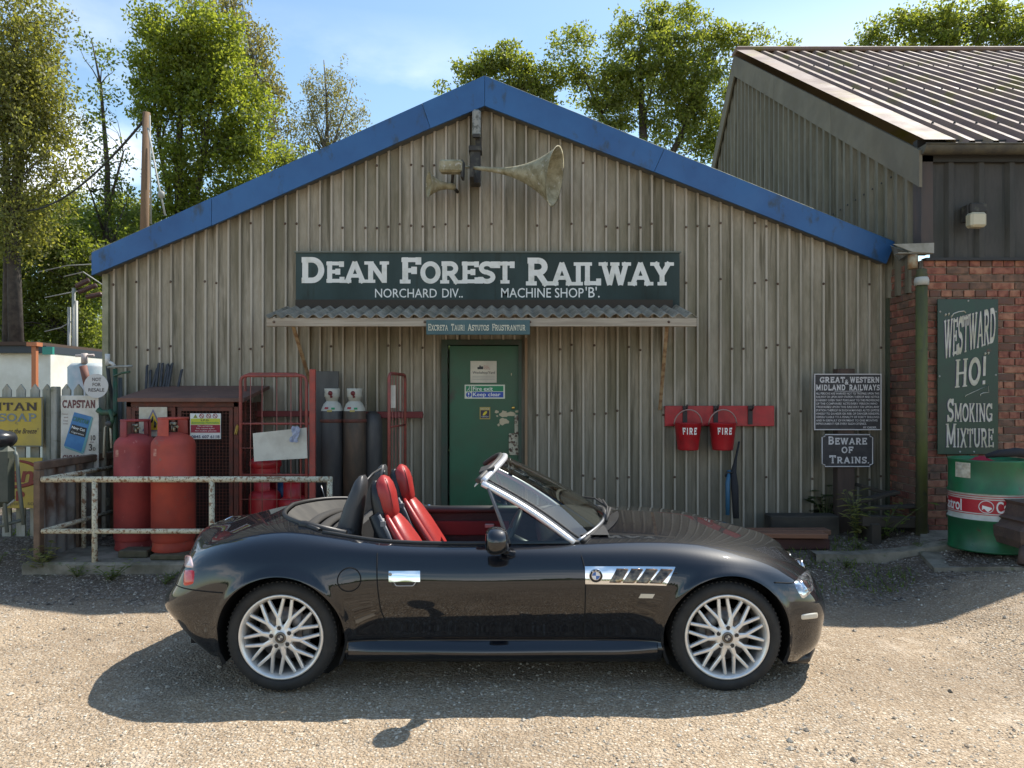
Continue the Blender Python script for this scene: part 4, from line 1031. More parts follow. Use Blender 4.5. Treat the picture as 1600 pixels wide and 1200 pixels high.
def dcyl(u, v, w=0.0): a = u / ro - .57; return (xo + (ro + .0012 + w) * sin(a), YO - (ro + .0012 + w) * cos(a), v)
mb = MB()
for h in (za - .012, zc + .012, zc + .030): mb.lathe([(ro + .001, h - .003), (ro + .001, h + .003)], (xo, YO, zb), n=56)
mb.build('pinstripe', dr_, t)
zm = zb + (za + zc) / 2
text_pts('Castrol', (.06, .30, zm - .05, zm + .05), dcyl, white_paint, t, bold=.02)
text_pts('Castrol', (-.47, -.20, zm - .05, zm + .05), dcyl, white_paint, t, bold=.02)
mb = MB()
for cx_ in (-.01,):
    P = [dcyl(cx_ + .052 * cos(a), zm + .05 * sin(a), .001) for a in [2 * pi * k / 24 for k in range(24)]]; mb.tube(P, .0035, 4, closed=True)
    mb.grid([[dcyl(cx_ - .03 + .07 * k / 8, zm - .028 + .012 * sin(k) , .001) for k in range(9)], [dcyl(cx_ - .028 + .066 * k / 8, zm + .012 - .002 * k, .001) for k in range(9)]], smooth=False)
mb.build('roundel', white_paint, t)
mb = MB(); mb.grid([[dcyl(-.265 + .14 * k / 6, zb + H * v, .001) for k in range(7)] for v in (.80, .965)], smooth=False); mb.build('paper_label', M('drum_label', (.60, .56, .45), .6, col2=(.42, .36, .26), nscale=20), t)
for k, (s_, w_) in enumerate((('HAZARD NOTICE', .12), ('KEEP CLEAR', .08), ('OF HEAT', .06))): text_pts(s_, (-.255, -.255 + w_, zb + H * (.93 - k * .045), zb + H * (.95 - k * .045)), lambda u, v: dcyl(u, v, .002), M('grey_print', (.3, .29, .26), .6), t)
# cloth and tool on the drum
mb = MB(); rr_ = random.Random(4); rows = []
for i in range(9):
    rows.append([(WX(1522 + i * 3.2, 6.3) , 6.22 + .03 * k, zt - .012 + .035 * sin(pi * i / 8) * (sin(pi * k / 6)) + rr_.uniform(-.004, .008)) for k in range(7)])
mb.grid(rows); one(mb, 'red_rag', M('red_cloth', (.38, .015, .04), .9, bump=.4, bscale=60), 'crumpled red rag on top of the oil drum', 'rag')
mb = MB(); mb.tube([(WX(1540, 6.2), 6.2, zt + .03), (WX(1560, 6.15), 6.16, zt + .055), (WX(1590, 6.1), 6.12, zt + .07), (WX(1625, 6.1), 6.12, zt + .05)], [.022, .045, .055, .05], 12, flat=.7); one(mb, 'dark_glove', M('dark_fabric', (.028, .028, .032), .95, bump=.5, bscale=80), 'dark grey glove or sleeve lying across the oil drum rim', 'glove')
# red can behind the drum
mb = MB(); mb.bx(WX(1590, 6.6), WX(1640, 6.6), 6.55, 6.85, .4, WZ(722, 6.6), bev=.03); one(mb, 'red_bin', M('deep_red_paint', (.36, .012, .025), .4, col2=(.26, .01, .02), nscale=5), 'bright red metal bin behind the oil drum at the picture edge', 'bin')
# cast iron stove
YQ = 5.98; xq = WX(1630, YQ); zq = ground_z(xq, YQ) + .03
t = thing('iron_stove', 'rusty brown cast iron stove on short legs at the right edge', 'stove', (xq, YQ, zq))
im = M('rusty_cast_iron', (.075, .050, .042), .75, col2=(.12, .075, .055), nscale=8, bump=.5, bscale=60)
h2 = WZ(782, YQ) - zq
mb = MB(); S4 = []
for (w_, h_) in ((.31, .10), (.33, .16), (.335, .24), (.30, .27), (.275, .30), (.27, h2 - .17), (.30, h2 - .14), (.26, h2 - .12), (.24, h2 - .03), (.26, h2)):
    c_ = .05; S4.append([(xq + a * w_ - (c_ if a > 0 else -c_) * (0 if abs(b) == 1 and False else 0), YQ + b * w_ * .8, zq + h_) for a, b in ((-1, -.8), (-.8, -1), (.8, -1), (1, -.8), (1, .8), (.8, 1), (-.8, 1), (-1, .8))])
mb.grid(S4, smooth=False, wrap=True); mb.add(S4[-1], [tuple(range(8))]); mb.add(S4[0], [tuple(range(8))]); mb.build('firebox', im, t)
for a, b in ((-1, -1), (1, -1), (1, 1), (-1, 1)):
    mb = MB(); mb.tube([(xq + a * .27, YQ + b * .2, zq + .12), (xq + a * .32, YQ + b * .24, zq + .06), (xq + a * .34, YQ + b * .26, zq - .01)], [.05, .04, .045], 8); mb.build('leg', im, t)
mb = MB(); mb.bx(xq - .17, xq + .17, YQ - .245, YQ - .20, zq + .30, h2 + zq - .18, bev=.01); mb.build('stove_door', im, t)
mb = MB(); mb.tube([(xq - .14, YQ - .25, zq + .36), (xq - .14, YQ - .275, zq + .42)], .008, 6); mb.build('latch', M('latch_steel', (.4, .38, .34), .4, .8), t)

# timber, planks and scrap at the wall foot
mb = MB(); mb.bx(WX(1200, 7.6), WX(1306, 7.6), 7.5, 7.72, .18, WZ(804, 7.6), bev=.012)
one(mb, 'railway_sleeper', M('tarred_timber', (.035, .030, .024), .85, col2=(.07, .06, .045), nscale=4, stretch=(.3, 1, 1), bump=.5), 'dark tarred sleeper lying along the wall left of the sign post', 'sleeper')
pk = M('reddish_plank', (.22, .10, .055), .8, col2=(.15, .075, .045), nscale=6, stretch=(.15, 1, 1), bump=.3)
pk2 = M('dark_red_plank', (.075, .028, .022), .85, col2=(.05, .022, .018), nscale=6, stretch=(.2, 1, 1))
for k, (x0_, x1_, y0_, z0_, h_, m_) in enumerate(((2.20, 3.00, 6.94, .19, .10, pk2), (2.02, 2.96, 6.90, .292, .045, pk), (2.1, 3.06, 7.05, .292, .05, pk))):
    mb = MB(); mb.box(((x0_ + x1_) / 2, y0_ + .07, z0_ + h_ / 2 - .01 * (k == 0)), (x1_ - x0_, .15, h_), Matrix.Rotation(radians((2, -3, 1)[k]), 3, 'Z'), bev=.006)
    one(mb, 'plank', m_, ['dark red baulk of timber under the brown planks', 'front brown plank on the low timber stack', 'rear brown plank on the low timber stack by the sleeper'][k], 'plank')
t = thing('broken_pallet', 'dark broken pallet in the corner beside the downpipe', 'pallet', (3.75, 7.35, .22))
dkw = M('dark_wood', (.05, .04, .03), .9)
for k, (c_, d_, r_) in enumerate((((3.72, 7.2, .40), (.62, .10, .10), 2), ((3.80, 7.35, .52), (.70, .12, .03), -3), ((3.66, 7.45, .60), (.5, .12, .03), -14), ((3.52, 7.25, .28), (.09, .3, .22), 0), ((3.98, 7.25, .28), (.09, .3, .22), 0), ((3.75, 7.6, .66), (.36, .16, .035), 16))):
    mb = MB(); mb.box(c_, d_, Matrix.Rotation(radians(r_), 3, 'Y'), bev=.005); mb.build('board', dkw, t)
t = thing('folded_tool', 'blue and black folded umbrella like tool leaning on the wall below the fire buckets', 'tool', W(1146, 800, 7.7))
mb = MB(); mb.tube([W(1137, 805, 7.62), W(1137, 755, 7.66), W(1139, 735, 7.7)], [.022, .024, .018], 10); mb.build('blue_tube', M('blue_plastic', (.035, .12, .21), .5), t)
mb = MB(); mb.tube([W(1150, 810, 7.62), W(1148, 760, 7.66), W(1146, 738, 7.7), W(1150, 715, 7.76), W(1155, 690, 7.8)], [.03, .038, .03, .012, .010], 10); mb.build('black_sleeve', M('dark_fabric', (.028, .028, .032), .95), t)
mb = MB(); mb.tube([W(1133, 745, 7.68), W(1136, 738, 7.68), W(1146, 739, 7.68)], .012, 8); mb.build('grip', black, t)
# ------------------------------------------------------------------ left hand yard: railing, gas cylinders, cages
rw = M('rusty_white_pipe', (.60, .55, .40), .7, col2=(.26, .14, .07), nscale=30, nlo=.53, nhi=.60, col3=(.12, .07, .035), n3=70, lo3=.56, hi3=.62, bump=.5, bscale=90)
YR = 6.40
t = thing('pipe_railing', 'rusty white two rail pipe railing in front of the red gas cylinders', 'railing', (-2.8, YR, .12))
xr0, xr1 = WX(66, YR), WX(519, YR); zr1, zr2 = WZ(749, YR), WZ(830, YR)
mb = MB(); mb.tube([(xr0, YR, zr1), (xr1, YR, zr1)], .026, 12); mb.build('top_rail', rw, t)
mb = MB(); mb.tube([(xr0, YR, zr2), (xr1, YR, zr2)], .022, 12); mb.build('lower_rail', rw, t)
for z, n_ in ((zr1, 'top_rail'), (zr2, 'lower_rail')):
    mb = MB(); mb.tube([(xr0 + .005, YR + .01, z), (xr0 + .02, 7.65, z + .0)], .022, 10); mb.build(n_, rw, t)
for px in (148, 331, 515):
    x = WX(px, YR); mb = MB(); mb.tube([(x, YR, .05), (x, YR, zr1 - .012)], .024, 12); mb.build('post', rw, t)
mb = MB(); x = xr0 + .012; mb.tube([(x, 7.0, .1), (x, 7.0, zr1)], .022, 10); mb.build('post', rw, t)

# framed sheet screen outside the railing
XQ = -4.16
t = thing('timber_screen', 'rusty sheet screen in a timber frame beside the yellow enamel signs', 'screen', (XQ, 7.0, .15))
tw = M('brown_frame_wood', (.20, .13, .085), .85, col2=(.12, .08, .055), nscale=6, bump=.3)
zt_ = 1.05
mb = MB(); mb.bx(XQ - .03, XQ + .03, 6.44, 7.70, zt_ - .07, zt_, bev=.006); mb.build('top_board', tw, t)
for y in (6.47, 7.05, 7.67):
    mb = MB(); mb.bx(XQ - .028, XQ + .028, y - .035, y + .035, .1, zt_ - .072, bev=.006); mb.build('upright', tw, t)
n = 60; rows = [[(XQ - .0 + .012 * sin(i * 2 * pi / 7.6), 6.5 + 1.17 * i / n, z) for i in range(n + 1)] for z in (.15, zt_ - .07)]
mb = MB(); mb.grid(rows); mb.build('rusty_sheet', M('rusty_galvanised', (.26, .24, .21), .7, col2=(.11, .055, .03), nscale=3.5, nlo=.45, nhi=.6, stretch=(1, 1, .6)), t, fix=False)

# gas cylinders
def gas_cyl(px, Y, zb, zt, label, mat, rot):
    x = WX(px, Y); r = .186; t = thing('gas_cylinder', label, 'gas cylinder', (x, Y, zb), 'tall red gas cylinders by the railing')
    H = zt - zb; b = H - .125
    prof = [(0, .05), (r - .06, .045), (r - .02, .07), (r, .11), (r, b * .60 - .004), (r + .003, b * .60), (r, b * .60 + .004), (r, b - .13)]
    prof += [(r * cos(a) ** .8 if a < 1.5 else .0, b - .13 + .12 * sin(a)) for a in [pi / 2 * k / 9 for k in range(1, 9)]] + [(.03, b - .008)]
    mb = MB(); mb.lathe(prof, (x, Y, zb), n=44); mb.build('cylinder_body', mat, t)
    mb = MB(); mb.grid([[(x + (r + .0015) * sin(a), Y - (r + .0015) * cos(a), zb + z_) for a in (-.62, -.5, -.38)] for z_ in (b * .80, b * .86)]); mb.build('faded_label', M('faded_label', (.50, .26, .20), .7, col2=(.38, .10, .08), nscale=30), t)
    mb = MB(); mb.lathe([(r * .93, 0), (r * .97, .01), (r * .93, .05), (r - .01, .085)], (x, Y, zb), n=36); mb.build('foot_ring', mat, t)
    # collar: two curved shrouds with handles
    mb = MB()
    for a0 in (rot, rot + 180):
        A0, A1 = radians(a0 - 42), radians(a0 + 42); n_ = 12
        R1 = [[(x + q * cos(A0 + (A1 - A0) * k / n_), Y + q * sin(A0 + (A1 - A0) * k / n_), zb + z) for k in range(n_ + 1)] for q, z in ((.125, b - .05), (.118, H - .01), (.124, H), (.130, H - .01), (.133, b - .05))]
        mb.grid(R1)
    P = [(x + .122 * cos(a), Y + .122 * sin(a), zb + H - .01) for a in [2 * pi * k / 28 for k in range(28)]]
    mb.tube(P, .011, 8, closed=True); mb.build('collar', mat, t)
    mb = MB(); mb.tube([(x, Y, zb + b - .03), (x, Y, zb + b + .06)], .018, 10); mb.tube([(x, Y, zb + b + .04), (x + .05, Y - .03, zb + b + .04)], .012, 8); mb.lathe([(.03, 0), (.03, .02), (0, .02)], (x, Y, zb + b + .06), n=12); mb.build('valve', M('valve_brass', (.30, .26, .18), .4, .8), t)
    return t
gr1 = M('cylinder_red', (.36, .050, .042), .6, col2=(.24, .034, .034), nscale=3, col3=(.45, .17, .14), n3=18, lo3=.63, hi3=.72, rvar=.1, bump=.05)
gr2 = M('cylinder_orange_red', (.40, .055, .030), .6, col2=(.29, .042, .028), nscale=3, col3=(.17, .10, .07), n3=14, lo3=.62, hi3=.70, rvar=.1, bump=.05)
gas_cyl(212, 6.96, .19, WZ(655, 6.96), 'dull red gas cylinder, left one of the tall pair behind the railing', gr1, 40)
gas_cyl(271, 6.68, .235, WZ(652, 6.68), 'orange red gas cylinder in front of the LPG cabinet, right one of the pair', gr2, 235)
for a, b, l in ((WX(190, 6.62), WX(236, 6.62), 'short timber block under the left gas cylinder'), (WX(238, 6.5), WX(300, 6.5), 'timber block under the orange red gas cylinder')):
    mb = MB(); y0 = 6.52 if l.startswith('short') else 6.45; mb.bx(a, b, y0, y0 + .42, .185, .235 if y0 < 6.5 else .19 + .001, bev=.01) if y0 < 6.5 else mb.bx(a, b, 6.55, 6.74, .185, .25, bev=.01)
    one(mb, 'timber_block', M('damp_timber', (.10, .085, .055), .9, col2=(.06, .055, .03), nscale=6), l, 'timber block')

# rusty mesh cabinet
YC = 7.15; xa, xb = WX(198, YC), WX(372, YC); zc0, zc1 = .185, WZ(622, YC)
t = thing('mesh_cabinet', 'rusty red wire mesh gas cabinet with a sloping brown lid', 'cabinet', ((xa + xb) / 2, 7.5, zc0))
ru = M('rusty_red_frame', (.16, .045, .028), .75, col2=(.10, .04, .028), nscale=12, bump=.3)
lid = M('rusty_lid', (.17, .085, .060), .8, col2=(.12, .065, .05), nscale=3, col3=(.25, .13, .09), n3=9, lo3=.6, hi3=.75)
mb = MB(); xL_, xR_ = xa - .06, xb + .08
mb.add([(xL_, YC - .06, zc1), (xR_, YC - .06, zc1), (xR_, 7.84, zc1 + .13), (xL_, 7.84, zc1 + .13), (xL_, YC - .06, zc1 - .035), (xR_, YC - .06, zc1 - .035), (xR_, 7.84, zc1 + .095), (xL_, 7.84, zc1 + .095)],
       [(0, 1, 2, 3), (7, 6, 5, 4), (0, 4, 5, 1), (1, 5, 6, 2), (2, 6, 7, 3), (3, 7, 4, 0)]); mb.build('lid', lid, t)
mb = MB()
for x in (xa + .02, xb - .02):
    for y in (YC + .02, 7.82): mb.bx(x - .022, x + .022, y - .02, y + .02, zc0, zc1 - .04)
mb.bx(xa, xb, YC, YC + .04, zc1 - .085, zc1 - .036); mb.bx(xa, xb, YC, YC + .04, zc0, zc0 + .05)
mb.build('frame', ru, t)
xm = WX(276, YC)
for (p, q) in ((xa + .05, xm - .012), (xm + .012, xb - .05)):
    mb = MB()
    for (c0, c1, d0, d1) in ((p, q, zc1 - .125, zc1 - .09), (p, q, zc0 + .06, zc0 + .095), (p, p + .035, zc0 + .095, zc1 - .125), (q - .035, q, zc0 + .095, zc1 - .125)): mb.bx(c0, c1, YC - .008, YC + .025, d0, d1)
    d = mb.build('door', ru, t)
    mb = MB(); k = p + .05
    while k < q - .03: mb.bx(k - .0022, k + .0022, YC + .004, YC + .008, zc0 + .09, zc1 - .12); k += .032
    k = zc0 + .12
    while k < zc1 - .14: mb.bx(p + .03, q - .03, YC + .0, YC + .0038, k - .0022, k + .0022); k += .032
    o = mb.build('wire_mesh', ru, d); o['kind'] = 'stuff'
for x_, nm in ((xa + .02, 'l'), (xb - .02, 'r')):
    mb = MB(); k = YC + .06
    while k < 7.8: mb.bx(x_ - .002, x_ + .002, k - .002, k + .002, zc0 + .05, zc1 - .04); k += .036
    k = zc0 + .1
    while k < zc1 - .05: mb.bx(x_ - .0045, x_ - .0022, YC + .04, 7.8, k - .002, k + .002); k += .036
    o = mb.build('side_mesh', ru, t); o['kind'] = 'stuff'
mb = MB(); mb.bx(xa + .05, xb - .05, 7.74, 7.78, zc0 + .02, zc1 - .05); mb.build('back_panel', M('cabinet_back', (.045, .025, .02), .9), t)
mb = MB()
for k in range(3): mb.box((xb - .01 + .008 * (k - 1), YC - .012, WZ(672, YC) + .012 * (k % 2)), (.010, .02, .085), Matrix.Rotation(radians(12), 3, 'Y'), bev=.003)
mb.build('padlock', M('yellow_brass_lock', (.40, .27, .06), .5, .3), t)
s = board('flammable_sign', 'square white sign with a yellow flame triangle behind the gas cylinders', 'sign', 217, 261, 636, 682, YC - .03, .006, M('aged_white_sheet', (.55, .53, .44), .6, col2=(.45, .40, .30), nscale=7))
YL = YC - .033
mb = MB(); mb.prism([(WX(222, YL), WZ(674, YL)), (WX(256, YL), WZ(674, YL)), (WX(239, YL), WZ(639, YL))], (0, YL, 0), (1, 0, 0), (0, 0, 1), (0, 1, 0), .0012); mb.build('triangle_edge', M('lilac_edge', (.16, .15, .22), .5), s)
mb = MB(); mb.prism([(WX(226, YL), WZ(672, YL)), (WX(252, YL), WZ(672, YL)), (WX(239, YL), WZ(644, YL))], (0, YL - .001, 0), (1, 0, 0), (0, 0, 1), (0, 1, 0), .0008); mb.build('yellow_triangle', M('ochre_print', (.52, .34, .03), .5), s)
mb = MB(); mb.tube([W(236, 660, YL - .001), W(238, 655, YL - .001), W(239, 650, YL - .001)], [.012, .010, .002], 5); mb.tube([W(242, 668, YL - .001), W(243, 662, YL - .001), W(241, 657, YL - .001)], [.010, .012, .002], 5); mb.build('flame', black_ink, s)
s = board('lpg_sign', 'white yellow and red LPG warning sign with phone number on the cabinet door', 'sign', 297, 345, 646, 686, YC - .03, .006, M('sign_white', (.76, .75, .70), .6))
mb = MB(); plate(mb, 298, 344, 654, 663.3, YL, .001); mb.build('yellow_band', M('acid_yellow', (.55, .56, .05), .5), s)
mb = MB(); plate(mb, 298, 344, 663.9, 676, YL, .001); mb.build('red_band', M('maroon_print', (.33, .015, .04), .5), s)
YT = YL - .001
text_pts('L.P.G.', bw(314, 327, 655, 658, YT), XZ(YT), black_ink, s, bold=.02); text_pts('Extremely Flammable', bw(300, 342, 659, 662.6, YT), XZ(YT), green_ink, s, bold=.02)
for k, s_ in enumerate(('No smoking', 'No naked lights', 'No mobile phones')): text_pts(s_, bw(309 - k * 2, 332 + k * 3, 664.7 + k * 3.7, 667.2 + k * 3.7, YT), XZ(YT), white_ink, s)
text_pts('0845 607 6118', bw(299, 343, 680, 684.6, YT), XZ(YT), M('grey_blue_ink', (.06, .07, .12), .5), s, bold=.02)
mb = MB()
for cx_ in (315, 326, 336):
    P = [W(cx_ + 3.2 * cos(a), 650 + 3.2 * sin(a), YL) for a in [2 * pi * k / 20 for k in range(20)]]; mb.tube(P, .003, 4, closed=True); mb.tube([W(cx_ - 2.2, 647.8, YL), W(cx_ + 2.2, 652.2, YL)], .003, 4)
mb.build('prohibition_ring', red_ink, s)
mb = MB(); mb.prism([(WX(302, YL), WZ(653, YL)), (WX(308.5, YL), WZ(653, YL)), (WX(305.2, YL), WZ(647.3, YL))], (0, YL, 0), (1, 0, 0), (0, 0, 1), (0, 1, 0), .001); mb.build('hazard_triangle', M('olive_print', (.25, .26, .05), .5), s)

# bundle of dark bars behind the cabinet
t = thing('bar_bundle', 'bundle of dark steel bars leaning on the shed wall behind the mesh cabinet', 'bars', W(255, 605, 7.8))
bar = M('blue_black_steel', (.035, .038, .045), .5, .3, col2=(.06, .06, .065), nscale=14)
for (a, b, c, d) in ((228, 612, 230, 572), (234, 612, 235, 580), (236, 612, 246, 576), (243, 612, 248, 569), (250, 612, 254, 569), (254, 612, 262, 570), (259, 612, 264, 573), (262, 612, 269, 569), (277, 612, 284, 579)):
    mb = MB(); mb.tube([W(a, b + 30, 7.75), W(a, b, 7.78), W(c, d, 7.84), W(c + 1.5, d - 2, 7.84)], [.015, .015, .014, .008], 7); mb.build('bar', bar, t)

# roll cage trolley
cg = M('cage_red', (.30, .065, .05), .6, col2=(.20, .06, .045), nscale=12)
wr = M('cage_wire', (.33, .10, .07), .55, col2=(.24, .09, .07), nscale=20)
YK = 7.02
t = thing('cage_trolley', 'red wire cage trolley holding small gas bottles and a blank white board', 'trolley', (WX(432, YK), 7.2, .2))
def loop(mb, px0, px1, py0, py1, Y, r, rc=.05):
    x0, x1, z0, z1 = WX(px0, Y), WX(px1, Y), WZ(py1, Y), WZ(py0, Y); mb.tube([(x0, Y, z0), (x0, Y, z1 - rc), (x0 + rc * .3, Y, z1 - rc * .3), (x0 + rc, Y, z1), (x1 - rc, Y, z1), (x1 - rc * .3, Y, z1 - rc * .3), (x1, Y, z1 - rc), (x1, Y, z0)], r, 8)
mb = MB(); loop(mb, 376, 479, 587, 850, YK, .016); mb.build('front_frame', cg, t)
mb = MB(); loop(mb, 383, 470, 584, 830, 7.5, .014); mb.build('rear_frame', cg, t)
mb = MB(); mb.bx(WX(484, YK), WX(493, YK), YK - .02, YK + .02, .2, WZ(577, YK), bev=.004); mb.build('corner_post', M('corner_post_red', (.36, .06, .04), .6, col2=(.26, .06, .045), nscale=9), t)
for py in (662, 742):
    mb = MB(); mb.tube([(WX(376, YK), YK, WZ(py, YK)), (WX(484, YK), YK, WZ(py, YK))], .011, 6); mb.tube([(WX(376, YK), YK, WZ(py, YK)), (WX(383, 7.5), 7.5, WZ(py, YK))], .009, 6); mb.build('cross_rail', cg, t)
for px in (392, 410, 433, 455, 470): mb = MB(); mb.tube([(WX(px, YK), YK - .008, .3), (WX(px, YK), YK - .008, WZ(587, YK))], .0042, 5); mb.build('wire_bar', wr, t)
for py in (700, 780): mb = MB(); mb.tube([(WX(376, YK), YK - .012, WZ(py, YK)), (WX(479, YK), YK - .012, WZ(py, YK))], .0042, 5); mb.build('wire_bar', wr, t)
mb = MB(); p = [W(395, 677, YK - .05), W(479, 668, YK - .05), W(480, 716, YK - .05), W(397, 721, YK - .05)]
mb.add(p + [q + Vector((0, .012, 0)) for q in p], [(0, 1, 2, 3), (7, 6, 5, 4), (0, 4, 5, 1), (1, 5, 6, 2), (2, 6, 7, 3), (3, 7, 4, 0)])
one(mb, 'blank_board', M('dirty_white_board', (.60, .58, .50), .6, col2=(.48, .45, .38), nscale=4, col3=(.3, .28, .22), n3=30, lo3=.68, hi3=.74), 'blank dirty white board hung aslant on the red cage trolley', 'board')
rr_ = random.Random(8); mb = MB(); rows = []
for i in range(8):
    rows.append([(WX(456 + 12 * k / 5 - 3 * (i > 4), 6.93), 6.93 - .02 * sin(i * 1.3 + k * 1.7), WZ(667 + 25 * i / 7 - rr_.uniform(0, 2), 6.93)) for k in range(6)])
mb.grid(rows); one(mb, 'blue_cloth', M('pale_blue_cloth', (.42, .46, .58), .9, col2=(.30, .34, .46), nscale=30), 'pale blue cloth hanging over the corner of the blank board', 'cloth')
def small_bottle(px, Y, zb, top, label):
    x = WX(px, Y); r = .152; t = thing('gas_bottle', label, 'gas bottle', (x, Y, zb), 'small red gas bottles'); H = top - zb; b = H - .12
    m_ = M('bottle_red', (.42, .02, .025), .4, col2=(.34, .018, .022), nscale=5)
    mb = MB(); mb.lathe([(0, .03), (r - .03, .03), (r, .07), (r, b - .09)] + [(r * cos(a), b - .09 + .085 * sin(a)) for a in [pi / 2 * k / 7 for k in range(1, 7)]] + [(.02, b - .004)], (x, Y, zb), n=32); mb.build('bottle_body', m_, t)
    mb = MB(); mb.lathe([(r * .9, 0), (r * .9, .05)], (x, Y, zb), n=24); mb.build('foot_ring', m_, t)
    mb = MB()
    for a0 in (250, 70):
        A0, A1 = radians(a0 - 65), radians(a0 + 65)
        mb.grid([[(x + q * cos(A0 + (A1 - A0) * k / 12), Y + q * sin(A0 + (A1 - A0) * k / 12), zb + z) for k in range(13)] for q, z in ((.10, b - .03), (.10, H), (.105, H), (.105, b - .03))])
    mb.tube([(x + .102 * cos(a), Y + .102 * sin(a), zb + H) for a in [2 * pi * k / 20 for k in range(20)]], .009, 6, closed=True)
    mb.build('collar', m_, t); mb = MB(); mb.tube([(x, Y, zb + b - .01), (x, Y, zb + b + .06)], .015, 8); mb.build('valve', M('valve_brass', (.30, .26, .18), .4), t)
small_bottle(414, 7.25, .22, WZ(742, 7.25), 'small red gas bottle in the cage, lower left')
small_bottle(460, 7.25, .22, WZ(752, 7.25), 'small red gas bottle in the cage, nearest the corner post')
small_bottle(415, 7.26, WZ(742, 7.25) + .02, WZ(690, 7.25), 'red gas bottle stacked behind the blank white board')
mb = MB(); mb.lathe([(0, 0), (.09, 0), (.1, .03), (.1, .3), (.06, .36), (0, .38)], (WX(441, 7.4), 7.45, .4), n=24); one(mb, 'blue_bottle', M('blue_bottle_paint', (.02, .08, .20), .5), 'dark blue gas bottle between the red ones', 'gas bottle')
# grey sheet behind the cylinders, red clamp rail, oxygen cylinders
mb = MB(); mb.bx(WX(491, 7.72), WX(529, 7.72), 7.72, 7.74, .2, WZ(580, 7.72), bev=.003)
one(mb, 'metal_sheet', M('grey_panel_paint', (.11, .11, .105), .6, col2=(.075, .075, .072), nscale=4, stretch=(1, 1, .3)), 'dark grey metal panel behind the black welding cylinders', 'panel')
mb = MB(); mb.bx(WX(560, 7.78), WX(661, 7.78), 7.74, 7.80, WZ(653, 7.78), WZ(643, 7.78), bev=.004); mb.bx(WX(372, 7.78), WX(500, 7.78), 7.75, 7.80, WZ(651, 7.78), WZ(642, 7.78), bev=.004)
one(mb, 'clamp_rail', M('dull_red_rail', (.17, .03, .028), .7), 'dull red rail along the wall that clamps the welding cylinders', 'rail')
def ox(px, Y, body, label):
    x = WX(px, Y); r = .115; zb = .2; zt = WZ(607, Y); t = thing('welding_cylinder', label, 'gas cylinder', (x, Y, zb), 'tall welding gas cylinders with white tops')
    zs = WZ(645, Y); wm = M('stickered_white', (.50, .49, .42), .5, col2=(.52, .52, .46), nscale=12)
    mb = MB(); mb.lathe([(0, 0), (r, .01), (r, zs - zb), (r * .97, zs - zb + .02)], (x, Y, zb), n=32); mb.build('cylinder_body', body, t)
    mb = MB(); mb.lathe([(r * .98, zs - zb + .005), (r * .93, zs - zb + .04), (r * .75, zs - zb + .09), (r * .45, zs - zb + .125), (.04, zs - zb + .14)], (x, Y, zb), n=32); mb.build('shoulder', wm, t)
    mb = MB(); g0, g1 = zs - zb + .11, zt - zb
    mb.lathe([(.045, g0), (.055, g0), (.07, g0 + .05), (.078, g0 + .055), (.075, g1 - .04), (.079, g1 - .02), (.079, g1), (.070, g1), (.066, g0 + .06)], (x, Y, zb), n=24); mb.build('valve_guard', wm, t)
    mb = MB(); blob_c = (x, Y - .079, zb + (g0 + g1) / 2 + .02); mb.lathe([(0, .004), (.024, .003), (.024, 0)], blob_c, (0, -1, 0), 10); mb.lathe([(0, .004), (.014, .003), (.014, 0)], (x + .01, Y - .079, zb + g0 + .055), (0, -1, 0), 8); mb.build('red_valve', M('valve_red_black', (.16, .02, .02), .5), t)
    mb = MB(); 
    for (dx, dz, w_, m__) in ((-.03, .05, .04, 0), (.03, .045, .035, 1), (0.0, .02, .05, 2)):
        a = dx / r; rr2 = r * (.93 - dz * .8) + .006; mb.box((x + rr2 * sin(a * 1.2), Y - rr2 * cos(a * 1.2), zs + dz), (w_, .003, .02), Matrix.Rotation(a, 3, 'Z') @ Matrix.Rotation(-.35, 3, 'X'), mi=m__)
    mb.build('sticker', [red_ink, green_ink, M('sticker_yellow', (.42, .32, .08), .5)], t)
    mb = MB(); mb.lathe([(r + .002, 0), (r + .008, .005), (r + .008, .03), (r + .002, .035)], (x, Y, WZ(660, Y)), n=24); mb.build('clamp_band', ru, t)
ox(519, 7.55, M('cylinder_black', (.045, .045, .048), .5, col2=(.075, .072, .07), nscale=9, stretch=(1, 1, .2)), 'black welding cylinder with white top next to the grey panel')
ox(554, 7.55, M('cylinder_brown_black', (.060, .048, .038), .55, col2=(.12, .08, .055), nscale=7, stretch=(1, 1, .3)), 'brown black welding cylinder with white top right of the black one')
mb = MB(); mb.lathe([(0, 0), (.10, .01), (.10, 1.15), (.08, 1.23), (.03, 1.27), (0, 1.27)], (WX(583, 7.7), 7.68, .2), n=24); one(mb, 'shade_cylinder', M('cylinder_black', (.045, .045, .048), .5), 'plain dark cylinder without cap half hidden right of the white topped ones', 'gas cylinder')  # dark cylinder added to stand in for an upright shadow here
t = thing('cage_gate', 'narrow red wire cage side standing open beside the green door', 'cage side', (WX(620, 7.3), 7.3, .2))
mb = MB(); pA, pB = (608, 7.05), (633, 7.62)
def gp(f, py): 
    Y = pA[1] + (pB[1] - pA[1]) * f; px = pA[0] + (pB[0] - pA[0]) * f; return (WX(px, Y), Y, WZ(py, Y))
zt1 = gp(0, 583)[2]
P = [gp(0, 780)] + [(gp(0, 0)[0], pA[1], zt1 - .05), (gp(.05, 0)[0], gp(.05, 0)[1], zt1 - .01), (gp(.12, 0)[0], gp(.12, 0)[1], zt1), (gp(.9, 0)[0], gp(.9, 0)[1], zt1), (gp(.97, 0)[0], gp(.97, 0)[1], zt1 - .01), (gp(1, 0)[0], pB[1], zt1 - .05)] + [(gp(1, 0)[0], pB[1], .3)]
